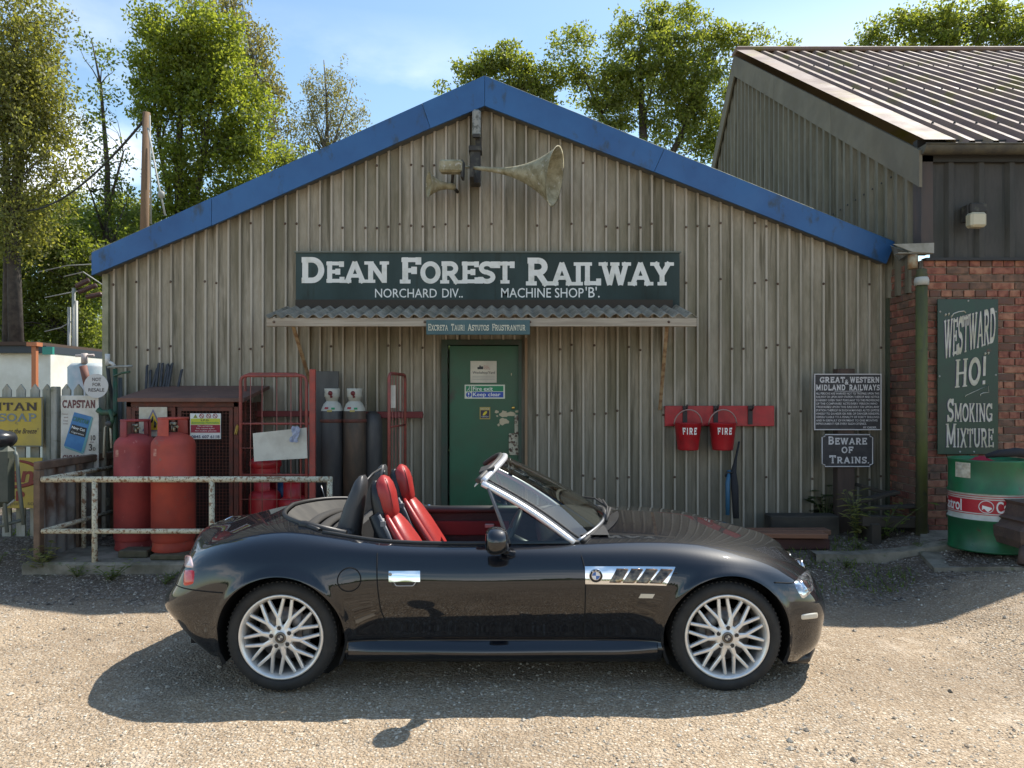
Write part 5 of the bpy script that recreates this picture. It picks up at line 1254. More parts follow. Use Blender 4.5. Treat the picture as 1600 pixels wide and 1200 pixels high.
mb.tube(P, .016, 8); mb.build('frame', cg, t)
for z in (1.33, .72):
    mb = MB(); mb.tube([(gp(0, 0)[0], pA[1], z), (gp(1, 0)[0], pB[1], z)], .010, 6); mb.build('cross_rail', cg, t)
for f in (.22, .42, .62, .82): p = gp(f, 0); mb = MB(); mb.tube([(p[0], p[1], .3), (p[0], p[1], zt1)], .0042, 5); mb.build('wire_bar', wr, t)
mb = MB(); p, q = gp(.1, 602), gp(.3, 637); mb.add([(p[0], p[1] - .02, p[2]), (p[0] + .05, p[1] - .02, p[2]), (p[0] + .05, p[1] - .02, q[2]), (p[0], p[1] - .02, q[2]), (p[0], p[1] - .016, p[2]), (p[0] + .05, p[1] - .016, p[2]), (p[0] + .05, p[1] - .016, q[2]), (p[0], p[1] - .016, q[2])], [(0, 1, 2, 3), (7, 6, 5, 4), (0, 4, 5, 1), (1, 5, 6, 2), (2, 6, 7, 3), (3, 7, 4, 0)])
one(mb, 'paper_tag', M('notice_white', (.62, .58, .48), .5), 'narrow white paper tag tied to the red cage side', 'tag')

# picket fence and enamel signs on the left
YN = 7.45
t = thing('picket_fence', 'old white picket fence behind the yellow and white enamel signs', 'fence', (-5.2, YN, .2))
pw = M('old_white_picket', (.40, .39, .34), .8, col2=(.25, .24, .18), nscale=7, stretch=(1, 1, .3), col3=(.12, .13, .07), n3=10, lo3=.58, hi3=.7)
pxs = [-80, -59, -38, -14, 10, 32, 54, 73, 103, 122, 140, 158]
for px in pxs:
    x = WX(px, YN); w_ = .044; zt__ = WZ(600, YN); mb = MB()
    mb.prism([(x - w_, .17), (x + w_, .17), (x + w_, zt__ - .06), (x, zt__), (x - w_, zt__ - .06)], (0, YN, 0), (1, 0, 0), (0, 0, 1), (0, 1, 0), .02); mb.build('picket', pw, t)
for z in (.55, 1.45):
    mb = MB(); mb.bx(WX(-90, YN), WX(165, YN), YN + .024, YN + .07, z - .04, z + .04); mb.build('rail', pw, t)
mb = MB(); mb.bx(WX(84, YN), WX(94, YN), YN - .06, YN + .02, .15, WZ(604, YN), bev=.008); mb.build('fence_post', pw, t)
mb = MB(); mb.bx(WX(73, YN - .05), WX(80, YN - .05), YN - .07, YN, .15, WZ(608, YN), bev=.006); mb.build('fence_post', M('mossy_post', (.18, .18, .13), .85, col2=(.28, .27, .22), nscale=6), t)
YE = 7.34
yel = M('yellow_enamel', (.46, .33, .035), .35, col2=(.38, .28, .05), nscale=4, col3=(.12, .11, .06), n3=9, lo3=.66, hi3=.74, coat=.3)
s = board('soap_sign', 'yellow enamel soap sign with dark and grey lettering on the picket fence', 'sign', -78, 67, 620, 698, YE, .01, yel, M('sign_edge_grey', (.16, .16, .12), .6), .012)
YL = YE - .003; dkb = M('dark_brown_lettering', (.035, .022, .02), .45)
pl2 = XZ(YL - .0)
slab([('PURITAN', 1)], bw(-56, 58.5, 629, 641.5, YL), pl2, dkb, s, T=.19, serif=.34, st=.06, gap=.06, thin=.5)
slab([('SOAP', 1)], bw(-3, 57, 646, 658.5, YL), pl2, M('grey_blue_lettering', (.16, .20, .21), .45), s, T=.17, serif=.34, st=.06, gap=.05, thin=.5)
text_pts("as the Breeze'", bw(14, 59, 669, 677.5, YL), pl2, dkb, s, warp=lambda u, v: (u + .25 * (v - WZ(673, YL)), v), bold=.01)
s = board('cleanser_sign', 'lower yellow enamel sign with red oval and the words pure soap', 'sign', -78, 66, 715, 794, YE, .01, yel, None)
mr = M('maroon_lettering', (.22, .02, .015), .4)
mb = MB(); cx_, cy_ = 14, 742
P1 = [W(cx_ + 50 * cos(a), cy_ - 2 + 21 * sin(a), YL) for a in [radians(-100 + 235 * k / 40) for k in range(41)]]
mb.tube(P1, [.004 + .020 * max(.05, sin(pi * k / 40)) for k in range(41)], 5, flat=1.0)
for i in range(len(mb.v)): mb.v[i] = (mb.v[i][0], YE - .002 + (mb.v[i][1] - YL) * .04, mb.v[i][2])
mb.build('red_oval', mr, s)
text_pts('Swan', bw(-34, 52, 728, 754, YL), pl2, mr, s, warp=lambda u, v: (u + .2 * (v - WZ(745, YL)), v), bold=.03)
text_pts('pure  soap', bw(16, 63, 785, 791.5, YL), pl2, M('olive_lettering', (.14, .11, .05), .5), s)
text_pts('Soap', bw(-22, 39, 762, 783, YL), pl2, mr, s, bold=.02)
s = board('cigarette_sign', 'tall white enamel cigarette sign with a tilted blue packet', 'sign', 95, 154, 618, 735, YE - .02, .01, M('white_enamel', (.58, .56, .52), .3, col2=(.46, .44, .38), nscale=5, coat=.3), None)
YL = YE - .023; pl3 = XZ(YL)
slab([('CAPSTAN', 1)], bw(97.5, 149, 625, 637.5, YL), pl3, M('maroon_dark', (.12, .03, .035), .4), s, T=.22, serif=.3, st=.06, gap=.05, thin=.45)
pb = M('packet_blue', (.05, .20, .42), .4, col2=(.04, .16, .36), nscale=10)
q = [(116, 644), (143, 651), (127, 706), (100, 696)]
mb = MB(); mb.prism([(WX(a, YL), WZ(b, YL)) for a, b in q][::-1], (0, YL - .001, 0), (1, 0, 0), (0, 0, 1), (0, 1, 0), .001); mb.build('packet', pb, s)
mb = MB(); mb.prism([(WX(a, YL), WZ(b, YL)) for a, b in [(143, 651), (145.5, 653), (131, 708), (127, 706)]][::-1], (0, YL - .0015, 0), (1, 0, 0), (0, 0, 1), (0, 1, 0), .001)
mb.prism([(WX(a, YL), WZ(b, YL)) for a, b in [(100, 696), (127, 706), (131, 710), (102, 700)]][::-1], (0, YL - .002, 0), (1, 0, 0), (0, 0, 1), (0, 1, 0), .001); mb.build('packet_side', M('packet_teal', (.12, .30, .32), .4), s)
def tilt(px0, py0, ang, k=1.0):
    return lambda u, v, w=0.0: (WX(px0, YL) + u * cos(ang) * k + v * sin(ang), YL - .0022 - w, WZ(py0, YL) - u * sin(ang) * k + v * cos(ang))
an = radians(15); U = YL / FPX
slab([('CAPSTAN', 1)], (0, 25 * U, 0, 7 * U), tilt(113.5, 657, an), M('packet_green', (.03, .14, .07), .4), s, T=.2, serif=.2, st=.06, gap=.05, thin=.6)
mb = MB(); mb.prism([(0, 0), (26 * U, 0), (25 * U, 15 * U), (1 * U, 15 * U)], tilt(108, 677, an)(0, 0), (cos(an), 0, -sin(an)), (sin(an), 0, cos(an)), (0, 1, 0), .0008); mb.build('packet_band', black_ink, s)
text_pts('Navy Cut', (2 * U, 23 * U, 7.5 * U, 13 * U), lambda u, v: tilt(108, 677, an)(u, v, .001), white_ink, s, bold=.02); text_pts('Cigarettes', (3 * U, 23 * U, 1.5 * U, 5 * U), lambda u, v: tilt(108, 677, an)(u, v, .001), white_ink, s)
for t__, b_ in (('Famous', (97.5, 106, 645.5, 648)), ('and', (100, 106, 651, 653)), ('True', (98.5, 106, 656, 658.5)), ('only', (98.5, 106, 661, 663.5)), ('FOR', (141, 147, 690, 692))): text_pts(t__, bw(*b_, YL), pl3, M('maroon_dark', (.12, .03, .035), .4), s)
slab([('10', 1)], bw(141, 149, 680, 688, YL), pl3, dkb, s, T=.18, serif=.3, st=.06, gap=.1, thin=.6); slab([('3', 1), ('D', .5)], bw(138, 149, 694, 704, YL), pl3, dkb, s, T=.18, serif=.2, st=.06, gap=.1, thin=.6)
slab([('CIGARETTES', 1)], bw(98, 152, 711, 720, YL), pl3, M('maroon_dark', (.12, .03, .035), .4), s, T=.19, serif=.3, st=.06, gap=.06, thin=.5)
YI = 7.28
t = thing('resale_sign', 'round white not for resale sign above the cigarette sign', 'sign', W(150.5, 603, YI))
mb = MB(); mb.lathe([(0, .006), (19 * YI / FPX, .006), (19 * YI / FPX, 0), (0, 0)], W(150.5, 603, YI), (0, -1, 0), 40, smooth=False); mb.build('disc', M('disc_white', (.50, .50, .49), .5), t)
YL = YI - .008
for s_, a, b, c, d in (('NOT', 144, 158, 590, 595.5), ('FOR', 144.5, 157.5, 598, 603.5), ('RESALE', 138, 163, 606.5, 612, )): text_pts(s_, bw(a, b, c, d, YL), XZ(YL), M('dark_grey_ink', (.09, .08, .08), .5), t, bold=.02)
# green standpipe / lever frame
t = thing('lever_frame', 'green iron lever frame with a grey pipe beside the corner of the shed', 'lever frame', W(190, 830, 7.4))
gi = M('green_iron', (.025, .09, .045), .55, col2=(.05, .07, .045), nscale=9); gp_ = M('grey_pipe', (.32, .33, .31), .6, col2=(.14, .15, .13), nscale=6)
def tb(nm, pts, r, m_, Y=7.4, par=None): m__ = MB(); m__.tube([W(a, b, Y) for a, b in pts], r, 10); return m__.build(nm, m_, par)
tb('post', [(180, 830), (180, 576)], .022, gi, par=t); tb('post', [(188, 830), (188, 590)], .02, M('dark_bluish_pipe', (.05, .06, .06), .6), 7.45, t)
tb('lever', [(168, 574), (180, 573), (207, 572)], .011, gp_, 7.35, t); tb('lever', [(178, 588), (190, 583), (203, 581)], .011, gi, 7.35, t)
tb('bracket', [(153, 640), (160, 645), (172, 644), (180, 650)], .03, gi, 7.3, t); tb('bracket', [(172, 640), (176, 655), (172, 668)], .02, gi, 7.28, t); tb('tie_rod', [(162, 715), (164, 668), (172, 660), (174, 700)], .01, M('pale_rod', (.45, .42, .32), .6), 7.28, t)
mb = MB(); mb.lathe([(0, .01), (.02, .01), (.03, 0)], W(169, 662, 7.25), (0, -1, 0), 14); mb.build('pivot', M('pivot_dark', (.05, .05, .05), .5), t)
t = thing('grey_vent_pipe', 'pale grey pipe top with dark hose leaning by the shed corner', 'pipe', W(170, 650, 7.5))
tb('pipe_top', [(168, 570), (168, 553)], .024, M('pale_pvc', (.55, .55, .52), .5), 7.5, t); tb('elbow', [(170, 566), (175, 568), (179, 572)], .018, M('pale_pvc', (.55, .55, .52), .5), 7.5, t); tb('hose', [(168, 572), (171, 600), (178, 630), (182, 700)], .018, M('dark_hose', (.03, .03, .028), .7), 7.5, t)

# wheelie bin and bag at the left edge
t = thing('green_bin', 'dark green metal bin with tubular stand at the left edge', 'bin', (WX(0, 6.5), 6.5, .1))
bm_ = M('bin_green', (.050, .060, .045), .6, col2=(.075, .08, .06), nscale=5)
x1, x0, zz0, zz1 = WX(23, 6.4), WX(-50, 6.4), WZ(792, 6.4), WZ(696, 6.4)
mb = MB(); mb.box((x1 - .25 * .83 - .25 * .56, 6.4 - .25 * .56 + .25 * .83, (zz0 + zz1) / 2), (.5, .5, zz1 - zz0), Matrix.Rotation(radians(34), 3, 'Z'), bev=.05); mb.build('bin_body', bm_, t)
mb = MB(); mb.tube([W(23, 706, 6.4), W(26, 712, 6.4), W(30, 760, 6.4), W(37, 820, 6.4)], .016, 8); mb.tube([W(4, 700, 6.42), W(5, 760, 6.4), W(11, 832, 6.35)], .016, 8); mb.tube([W(0, 822, 6.4), W(37, 812, 6.45)], .016, 8); mb.build('stand', M('grey_green_tube', (.10, .115, .10), .5), t)
mb = MB(); mb.tube([W(-20, 801, 6.38), W(8, 792, 6.4), W(23, 781, 6.42)], .014, 6, flat=.6); mb.build('pale_rim', M('pale_rim', (.45, .44, .38), .6), t)
mb = MB(); rr_ = random.Random(3); rows = []
c0 = W(-4, 686, 6.45)
for i in range(9):
    a = pi * i / 8; rows.append([c0 + Vector((.15 * sin(a) * cos(2 * pi * k / 14) * (1 + rr_.uniform(-.12, .12)), .16 * sin(a) * sin(2 * pi * k / 14), -.085 * cos(a) * (1 + rr_.uniform(-.15, .15)))) for k in range(14)])
mb.grid(rows, wrap=True); one(mb, 'black_bag', M('black_bag_plastic', (.02, .021, .024), .3), 'shiny black plastic bag lying on the green bin', 'bag')

# ------------------------------------------------------------------ behind the fence
t = thing('white_hut', 'small white walled hut with dark flat roof beyond the picket fence', 'hut', W(30, 660, 14))
YWH = 14.0
ww = M('white_render', (.82, .80, .72), .8, col2=(.70, .67, .58), nscale=2)
mb = MB(); mb.bx(WX(-260, YWH), WX(79, YWH), YWH, YWH + 3, .2, WZ(552, YWH)); mb.build('wall', ww, t)
mb = MB(); mb.bx(WX(-265, YWH), WX(80, YWH), YWH - .15, YWH + 3.1, WZ(552, YWH), WZ(541, YWH)); mb.build('fascia', M('dark_blue_grey', (.035, .045, .055), .6), t)
mb = MB(); mb.bx(WX(-265, YWH), WX(66, YWH), YWH - .2, YWH + 3.1, WZ(541, YWH) + .002, WZ(535, YWH)); mb.build('roof', M('brown_roof', (.08, .05, .035), .9), t)
t = thing('orange_post', 'orange steel post with flat head plate in front of the white hut', 'post', W(52, 660, 11))
mb = MB(); mb.bx(WX(49, 11), WX(56, 11), 11, 11.06, .2, WZ(541, 11)); mb.build('shaft', M('orange_paint', (.48, .17, .07), .6), t)
mb = MB(); mb.bx(WX(44, 11), WX(60, 11), 10.96, 11.1, WZ(541, 11), WZ(535, 11)); mb.build('head_plate', M('orange_paint', (.48, .17, .07), .6), t)
mb = MB(); mb.bx(WX(66, 12), WX(82, 12), 12, 12.05, WZ(554, 12), WZ(542, 12)); one(mb, 'green_sign', M('turquoise_paint', (.03, .26, .20), .5), 'small turquoise sign on the end of the white hut', 'sign')
t = thing('storage_tank', 'pale blue grey tank with pipework behind the fence by the shed corner', 'tank', W(120, 640, 12))
mb = MB(); mb.lathe([(0, WZ(566, 12)), (.30, WZ(567, 12)), (.36, WZ(573, 12)), (.36, .2)], (WX(128, 12), 12.3, 0), n=24); mb.build('tank_shell', M('pale_blue_tank', (.34, .42, .44), .5, col2=(.48, .50, .50), nscale=5), t)
mb = MB(); mb.tube([W(118, 556, 12), W(147, 555, 12)], .02, 6); mb.tube([W(132, 568, 12), W(132, 552, 12)], .05, 8); mb.build('valve_head', M('pale_pink_metal', (.5, .42, .38), .6), t)
mb = MB(); mb.tube([W(130, 572, 11), W(139, 610, 11)], .055, 12); one(mb, 'brown_pipe', M('brown_clay_pipe', (.17, .07, .05), .7), 'tilted brown pipe behind the round resale sign', 'pipe')
t = thing('signal_mast', 'slim grey metal masts with insulator strings among the trees at left', 'mast', W(115, 600, 16))
for px, a, b in ((108, 480, 640), (115, 450, 640), (119, 470, 640)):
    mb = MB(); mb.tube([W(px, a, 16), W(px, b, 16)], .035, 8); mb.build('pole', M('mast_grey', (.36, .36, .33), .6), t)
ins = M('insulator_brown', (.12, .06, .05), .3)
for (a, b, c, d) in ((120, 447, 140, 437), (124, 456, 152, 445), (136, 464, 160, 459)):
    mb = MB(); n_ = 12
    for k in range(n_): mb.lathe([(.01, -.02), (.055, -.01), (.055, .005), (.01, .02)], W(a + (c - a) * k / n_, b + (d - b) * k / n_, 16), (1, 0, .4), 8)
    mb.build('insulator', ins, t)
for p in ([(60, 425), (105, 415), (160, 412)], [(100, 432), (130, 425), (160, 445)], [(70, 465), (120, 455)], [(70, 518), (95, 512), (115, 500)]): mb = MB(); mb.tube([W(a, b, 16) for a, b in p], .014, 5); mb.build('wire', M('mast_grey', (.36, .36, .33), .6), t)
t = thing('wooden_pole', 'weathered wooden pole rising behind the blue fascia with a sagging cable', 'pole', W(226, 400, 9.5))
wp_ = M('wood_pole', (.19, .115, .06), .85, col2=(.14, .085, .05), nscale=7, stretch=(2, 2, .12), bump=.5)
mb = MB(); mb.tube([W(225, 640, 9.5), W(226, 352, 9.5), W(229, 176, 9.5)], [.08, .055, .046], 14); mb.build('shaft', wp_, t)
mb = MB(); P = []
a, b = W(229, 183, 9.5), W(36, 330, 15)
for k in range(25): f = k / 24; p = a.lerp(b, f); p.z -= .5 * 4 * f * (1 - f) * .6; P.append(p)
mb.tube(P, .016, 6); mb.build('cable', rubber, t)
mb = MB(); mb.tube([W(231, 200, 9.4), W(248, 290, 9.2), W(258, 336, 9)], .012, 5); mb.tube([W(234, 180, 9.4), W(236, 350, 9.4)], .010, 5); mb.lathe([(0, -.05), (.04, -.03), (.04, .03), (0, .05)], W(252, 304, 9.1), (0, 0, 1), 8); mb.build('stay_wire', M('stay_grey', (.3, .3, .27), .6), t)
# ------------------------------------------------------------------ the sports car
CY = 4.84
car = thing('sports_car', 'black open two seater sports car with red seats parked side on', 'car', (-.05, CY, 0))
paint = bpy.data.materials.new('black_car_paint'); paint.use_nodes = True
_b = paint.node_tree.nodes['Principled BSDF']; _b.inputs['Base Color'].default_value = (.002, .003, .006, 1); _b.inputs['Roughness'].default_value = .45
_b.inputs['Metallic'].default_value = .0; _b.inputs['Coat Weight'].default_value = 1; _b.inputs['Coat Roughness'].default_value = .025; _b.inputs['Specular IOR Level'].default_value = .12
_b.inputs['Coat IOR'].default_value = 1.64
def Cw(u, v, z): return (u, CY - v, z)         # car coordinates -> world (v>0 is the near side)
# rails: stations along the car, 8 control points per section  (X, v, z)
ST = []
def st(t, *pts): ST.append((t, pts))
st(0.00, (-1.86, 0, .17), (-1.95, 0, .24), (-2.03, 0, .33), (-2.085, 0, .44), (-2.03, 0, .54), (-1.975, 0, .63), (-1.975, 0, .75), (-1.87, 0, .785))
st(0.45, (-1.85, .40, .17), (-1.93, .42, .24), (-2.005, .44, .33), (-2.055, .45, .44), (-1.985, .44, .54), (-1.935, .42, .64), (-1.92, .36, .757), (-1.83, 0, .805))
st(0.80, (-1.73, .64, .18), (-1.81, .67, .25), (-1.875, .69, .34), (-1.925, .70, .44), (-1.885, .70, .55), (-1.85, .665, .66), (-1.79, .56, .758), (-1.74, 0, .838))
st(1.06, (-1.66, .74, .18), (-1.69, .77, .24), (-1.71, .785, .33), (-1.73, .795, .46), (-1.69, .80, .595), (-1.67, .755, .725), (-1.64, .63, .803), (-1.62, 0, .872))
st(1.22, (-1.55, .76, .18), (-1.55, .79, .24), (-1.55, .81, .33), (-1.55, .835, .47), (-1.55, .84, .615), (-1.55, .785, .760), (-1.53, .64, .832), (-1.50, 0, .900))
st(1.52, (-1.265, .77, .18), (-1.265, .80, .24), (-1.265, .83, .33), (-1.265, .862, .49), (-1.265, .862, .635), (-1.265, .80, .79), (-1.265, .66, .858), (-1.265, 0, .925))
st(1.87, (-.92, .76, .17), (-.92, .775, .21), (-.92, .768, .265), (-.92, .826, .49), (-.92, .84, .62), (-.92, .80, .752), (-.92, .70, .815), (-.92, 0, .93))
st(2.09, (-.70, .74, .16), (-.70, .765, .20), (-.70, .757, .258), (-.70, .808, .46), (-.70, .832, .61), (-.70, .797, .73), (-.70, .715, .79), (-.70, 0, .90))
st(2.64, (-.15, .74, .16), (-.15, .76, .20), (-.15, .752, .258), (-.15, .803, .45), (-.15, .826, .605), (-.15, .79, .72), (-.15, .71, .78), (-.15, 0, .88))
st(3.20, (.40, .74, .16), (.40, .76, .20), (.40, .752, .258), (.40, .803, .45), (.40, .828, .605), (.40, .79, .725), (.40, .69, .79), (.40, 0, .885))
st(3.60, (.80, .75, .17), (.80, .775, .22), (.80, .765, .265), (.80, .815, .46), (.80, .834, .61), (.80, .785, .735), (.80, .66, .80), (.80, 0, .872))
st(3.98, (1.178, .76, .18), (1.178, .80, .24), (1.178, .815, .32), (1.178, .842, .47), (1.178, .842, .61), (1.178, .79, .715), (1.178, .65, .775), (1.178, 0, .838))
st(4.30, (1.50, .75, .15), (1.50, .78, .21), (1.50, .785, .30), (1.50, .80, .43), (1.50, .785, .56), (1.48, .725, .655), (1.46, .59, .715), (1.46, 0, .775))
st(4.60, (1.70, .56, .11), (1.735, .605, .17), (1.752, .64, .27), (1.76, .66, .40), (1.725, .65, .51), (1.67, .60, .59), (1.62, .49, .66), (1.62, 0, .732))
st(4.86, (1.81, .33, .10), (1.845, .355, .16), (1.862, .38, .27), (1.875, .39, .40), (1.84, .38, .505), (1.79, .37, .565), (1.73, .33, .62), (1.72, 0, .685))
st(5.22, (1.84, 0, .10), (1.875, 0, .16), (1.885, 0, .27), (1.905, 0, .40), (1.87, 0, .50), (1.84, 0, .55), (1.80, 0, .60), (1.775, 0, .64))

def nat_spline(t, y, tq):
    """natural cubic spline, y: (n,...)"""
    t = np.asarray(t, float); y = np.asarray(y, float); n = len(t); h = np.diff(t)
    A = np.zeros((n, n)); r = np.zeros((n,) + y.shape[1:]); A[0, 0] = A[-1, -1] = 1
    for i in range(1, n - 1):
        A[i, i - 1] = h[i - 1]; A[i, i] = 2 * (h[i - 1] + h[i]); A[i, i + 1] = h[i]
        r[i] = 6 * ((y[i + 1] - y[i]) / h[i] - (y[i] - y[i - 1]) / h[i - 1])
    m = np.linalg.solve(A, r.reshape(n, -1)).reshape(r.shape)
    tq = np.asarray(tq, float); k = np.clip(np.searchsorted(t, tq) - 1, 0, n - 2)
    sh = (-1,) + (1,) * (y.ndim - 1)
    a = ((t[k + 1] - tq) / h[k]).reshape(sh); b = ((tq - t[k]) / h[k]).reshape(sh); hh = (h[k] ** 2 / 6).reshape(sh)
    return a * y[k] + b * y[k + 1] + ((a ** 3 - a) * m[k] + (b ** 3 - b) * m[k + 1]) * hh
TS = [s_[0] for s_ in ST]; RP = np.array([s_[1] for s_ in ST], float)      # (n,8,3)
WHR, WHF, ZW, AR = -1.265, 1.178, .304, .346
def t_of_x(x): # inverse along P3 rail (side region)
    tt = np.linspace(.8, 4.6, 1500); X = nat_spline(TS, RP[:, 3, 0], tt); return float(np.interp(x, X, tt))
tq = set(np.linspace(0, .8, 40)) | set(np.linspace(.8, 4.6, 230)) | set(np.linspace(4.6, 5.22, 40))
for xc in (WHR, WHF):
    for a in np.linspace(0, pi, 46):
        tq.add(t_of_x(xc + AR * cos(a)))
EDGE = [(t_of_x(xc - AR), t_of_x(xc + AR)) for xc in (WHR, WHF)]
tq = np.array(sorted(tq)); tq = tq[np.concatenate([[True], np.diff(tq) > 5e-4])]
for a, b in EDGE: tq = tq[(abs(tq - a) > 4e-4) & (abs(tq - b) > 4e-4)]
tl_ = [(t_, any(a < t_ < b for a, b in EDGE)) for t_ in tq]
for a, b in EDGE: tl_ += [(a, False), (a + 1e-9, True), (b - 1e-9, True), (b, False)]
tl_.sort(); tq = np.array([q[0] for q in tl_]); CLIP = np.array([q[1] for q in tl_])
NQ = 400; qf = np.linspace(0, 1, NQ)
SEC = nat_spline(TS, RP, tq)          # (nt,8,3)
# chord-based parameters common to all sections keep the lines fair
qk = np.array([0, .055, .15, .30, .44, .60, .74, 1.0])
DENSE = np.transpose(nat_spline(qk, np.transpose(SEC, (1, 0, 2)), qf), (1, 0, 2))   # (nt,NQ,3)
# wheel-arch flares and swage
def flare(P):
    X, v, z = P[..., 0], P[..., 1], P[..., 2]; add = 0
    for xc in (WHR, WHF):
        r = np.sqrt((X - xc) ** 2 + (z - ZW) ** 2)
        add = add + .016 * np.exp(-((r - AR) / .030) ** 2) + .010 * np.exp(-((r - AR - .01) / .10) ** 2)
    side = np.clip((v - .55) / .1, 0, 1) * np.clip((.80 - z) / .08, 0, 1)
    sw = -.006 * np.exp(-((z - .272) / .010) ** 2) * ((X > -.93) & (X < .84))
    P = P.copy(); P[..., 1] = v + (add * side + sw * side); return P
DENSE = flare(DENSE)
NR = 120
rj = np.linspace(0, 1, NR)
GRID = np.zeros((len(tq), NR, 3))
QST = np.zeros(len(tq))
for i in range(len(tq)):
    D = DENSE[i]; q0 = 0.0
    if CLIP[i]:
        xc = WHR if D[NQ // 3, 0] < 0 else WHF
        q0 = float(np.interp(ZW, D[:NQ // 2, 2], qf[:NQ // 2]))
        ins = ((D[:, 0] - xc) ** 2 + (D[:, 2] - ZW) ** 2 < AR * AR) & (D[:, 1] > .4)
        if ins.any():
            k = np.max(np.nonzero(ins)[0])
            if k < NQ * .6 and qf[k] > q0:
                # refine the crossing
                f = lambda q: (np.interp(q, qf, D[:, 0]) - xc) ** 2 + (np.interp(q, qf, D[:, 2]) - ZW) ** 2 - AR * AR
                a, b = qf[k], qf[k + 1]
                for _ in range(12):
                    m_ = (a + b) / 2
                    if f(m_) < 0: a = m_
                    else: b = m_
                q0 = b
    QST[i] = q0
    # spacing: half of the rows uniform in arc length
    d = np.sqrt((np.diff(D, axis=0) ** 2).sum(1)); s = np.concatenate([[0], np.cumsum(d)]); s0 = np.interp(q0, qf, s)
    sm = np.interp(.56, qf, s); sq = np.concatenate([s0 + (sm - s0) * np.linspace(0, 1, 66)[:-1], sm + (s[-1] - sm) * np.linspace(0, 1, NR - 65)])
    for c in range(3): GRID[i, :, c] = np.interp(sq, s, D[:, c])
nt = len(tq)
P00, P10, P11, P01 = GRID[:-1, :-1], GRID[1:, :-1], GRID[1:, 1:], GRID[:-1, 1:]
CEN = (P00 + P10 + P11 + P01) / 4
cx, cv, cz = CEN[..., 0], CEN[..., 1], CEN[..., 2]
lab = np.zeros(cx.shape, int)      # 0 body
def door_rear(z): return np.interp(z, [.25, .30, .45, .62, .80], [-.655, -.668, -.72, -.735, -.745])
def door_front(z): return np.interp(z, [.25, .66, .74, .80], [.40, .40, .385, .36])
upper = (QST[:-1, None] >= 0) & (cv > .60)
lab[(cz > .275) & (cx > door_rear(cz)) & (cx < door_front(cz)) & upper] = 1
seam = lambda X: np.interp(X, [.40, .84, .95, 1.45, 1.56, 1.66, 1.75], [.655, .658, .66, .60, .585, .60, .635])
lab[(cz > seam(cx)) & (cx > .40) & (lab == 0)] = 2          # clamshell bonnet
lab[(cz <= seam(cx)) & (cx > 1.42) ] = 3       # front bumper
lab[(cz < .555) & (cx < -1.50)] = 4                          # rear bumper
lab[(cz > .80) & (cv < .60) & (cx < -1.22) ] = 5      # boot lid
def px_of(x, v, z):
    Y = CY - v; return 800 + FPX * x / Y, 620 + (CAMH - z) * FPX / Y
PX, PY = px_of(cx, cv, cz)
def inpoly(px, py, poly):
    c = np.zeros(px.shape, bool); n = len(poly)
    for i in range(n):
        (x1, y1), (x2, y2) = poly[i], poly[(i + 1) % n]
        with np.errstate(divide='ignore', invalid='ignore'):
            c ^= ((y1 > py) != (y2 > py)) & (px < (x2 - x1) * (py - y1) / (y2 - y1) + x1)
    return c
# cockpit opening
def open_rear(v): return -1.44 + .34 * np.abs(v / .63) ** 3
def open_front(v): return .385 + .215 * (1 - (v / .70) ** 2)
hole = (cx > open_rear(cv)) & (cx < open_front(cv)) & (cz > .74) & (cv < np.interp(cx, [-1.5, -1.1, -.75, .4], [.63, .645, .675, .675]))
lab[hole] = -1
lab[np.diff(tq) < 1e-6, :] = -1
near_hood = (cx > .36) & (cz > .72) & (lab == 0); lab[near_hood & (cx < .46) & (cx >= open_front(cv))] = 2
idx = np.arange(nt * NR).reshape(nt, NR)
Q = np.stack([idx[:-1, :-1], idx[1:, :-1], idx[1:, 1:], idx[:-1, 1:]], -1)
allV = GRID.reshape(-1, 3)
# smooth vertex normals of the whole skin (shared by every panel, so reflections run across the gaps)
e1 = P11 - P00; e2 = P01 - P10; fn = np.cross(e1, e2)
VN = np.zeros((nt, NR, 3))
fl = np.linalg.norm(fn, axis=-1, keepdims=True); fn_ = fn   # area weighted
for (a, b) in ((slice(0, -1), slice(0, -1)), (slice(1, None), slice(0, -1)), (slice(1, None), slice(1, None)), (slice(0, -1), slice(1, None))): VN[a, b] += fn_
VN[:, -1, 1] = 0; VN[0, :, 1] = 0; VN[-1, :, 1] = 0
VN /= np.maximum(np.linalg.norm(VN, axis=-1, keepdims=True), 1e-12)
if VN[nt // 2, NR // 3, 1] < 0: VN = -VN; FLIP = True
else: FLIP = False
VNf = VN.reshape(-1, 3)
def skin(name, sel, mats, near=True, far=True, parent=car, offset=0.0, thick=False):
    """panel(s) made of the faces sel of the half skin, mirrored"""
    Vs = []; Fs = []; Ns = []; o = 0
    F = Q[sel]
    if len(F) == 0: return None
    used = np.unique(F); mp_ = -np.ones(len(allV), int); mp_[used] = np.arange(len(used)); Fm = mp_[F]
    for sgn, on in ((1, near), (-1, far)):
        if not on: continue
        v = allV[used] + VNf[used] * offset; nn = VNf[used]
        w = np.stack([v[:, 0], CY - sgn * v[:, 1], v[:, 2]], -1) - np.array(wloc(parent)); n_ = np.stack([nn[:, 0], -sgn * nn[:, 1], nn[:, 2]], -1)
        Vs.append(w); Ns.append(n_)
        ff = Fm + o
        flip = (sgn > 0) ^ FLIP
        Fs.append(ff[:, ::-1] if flip else ff); o += len(used)
    Vv = np.concatenate(Vs); Ff = np.concatenate(Fs); Nn = np.concatenate(Ns)
    me = np_mesh(name, Vv, Ff, mats)
    try: me.normals_split_custom_set_from_vertices([tuple(x) for x in Nn])
    except Exception as e: print('normals', e)
    return link(name, me, parent)
skin('body_shell', lab == 0, paint)
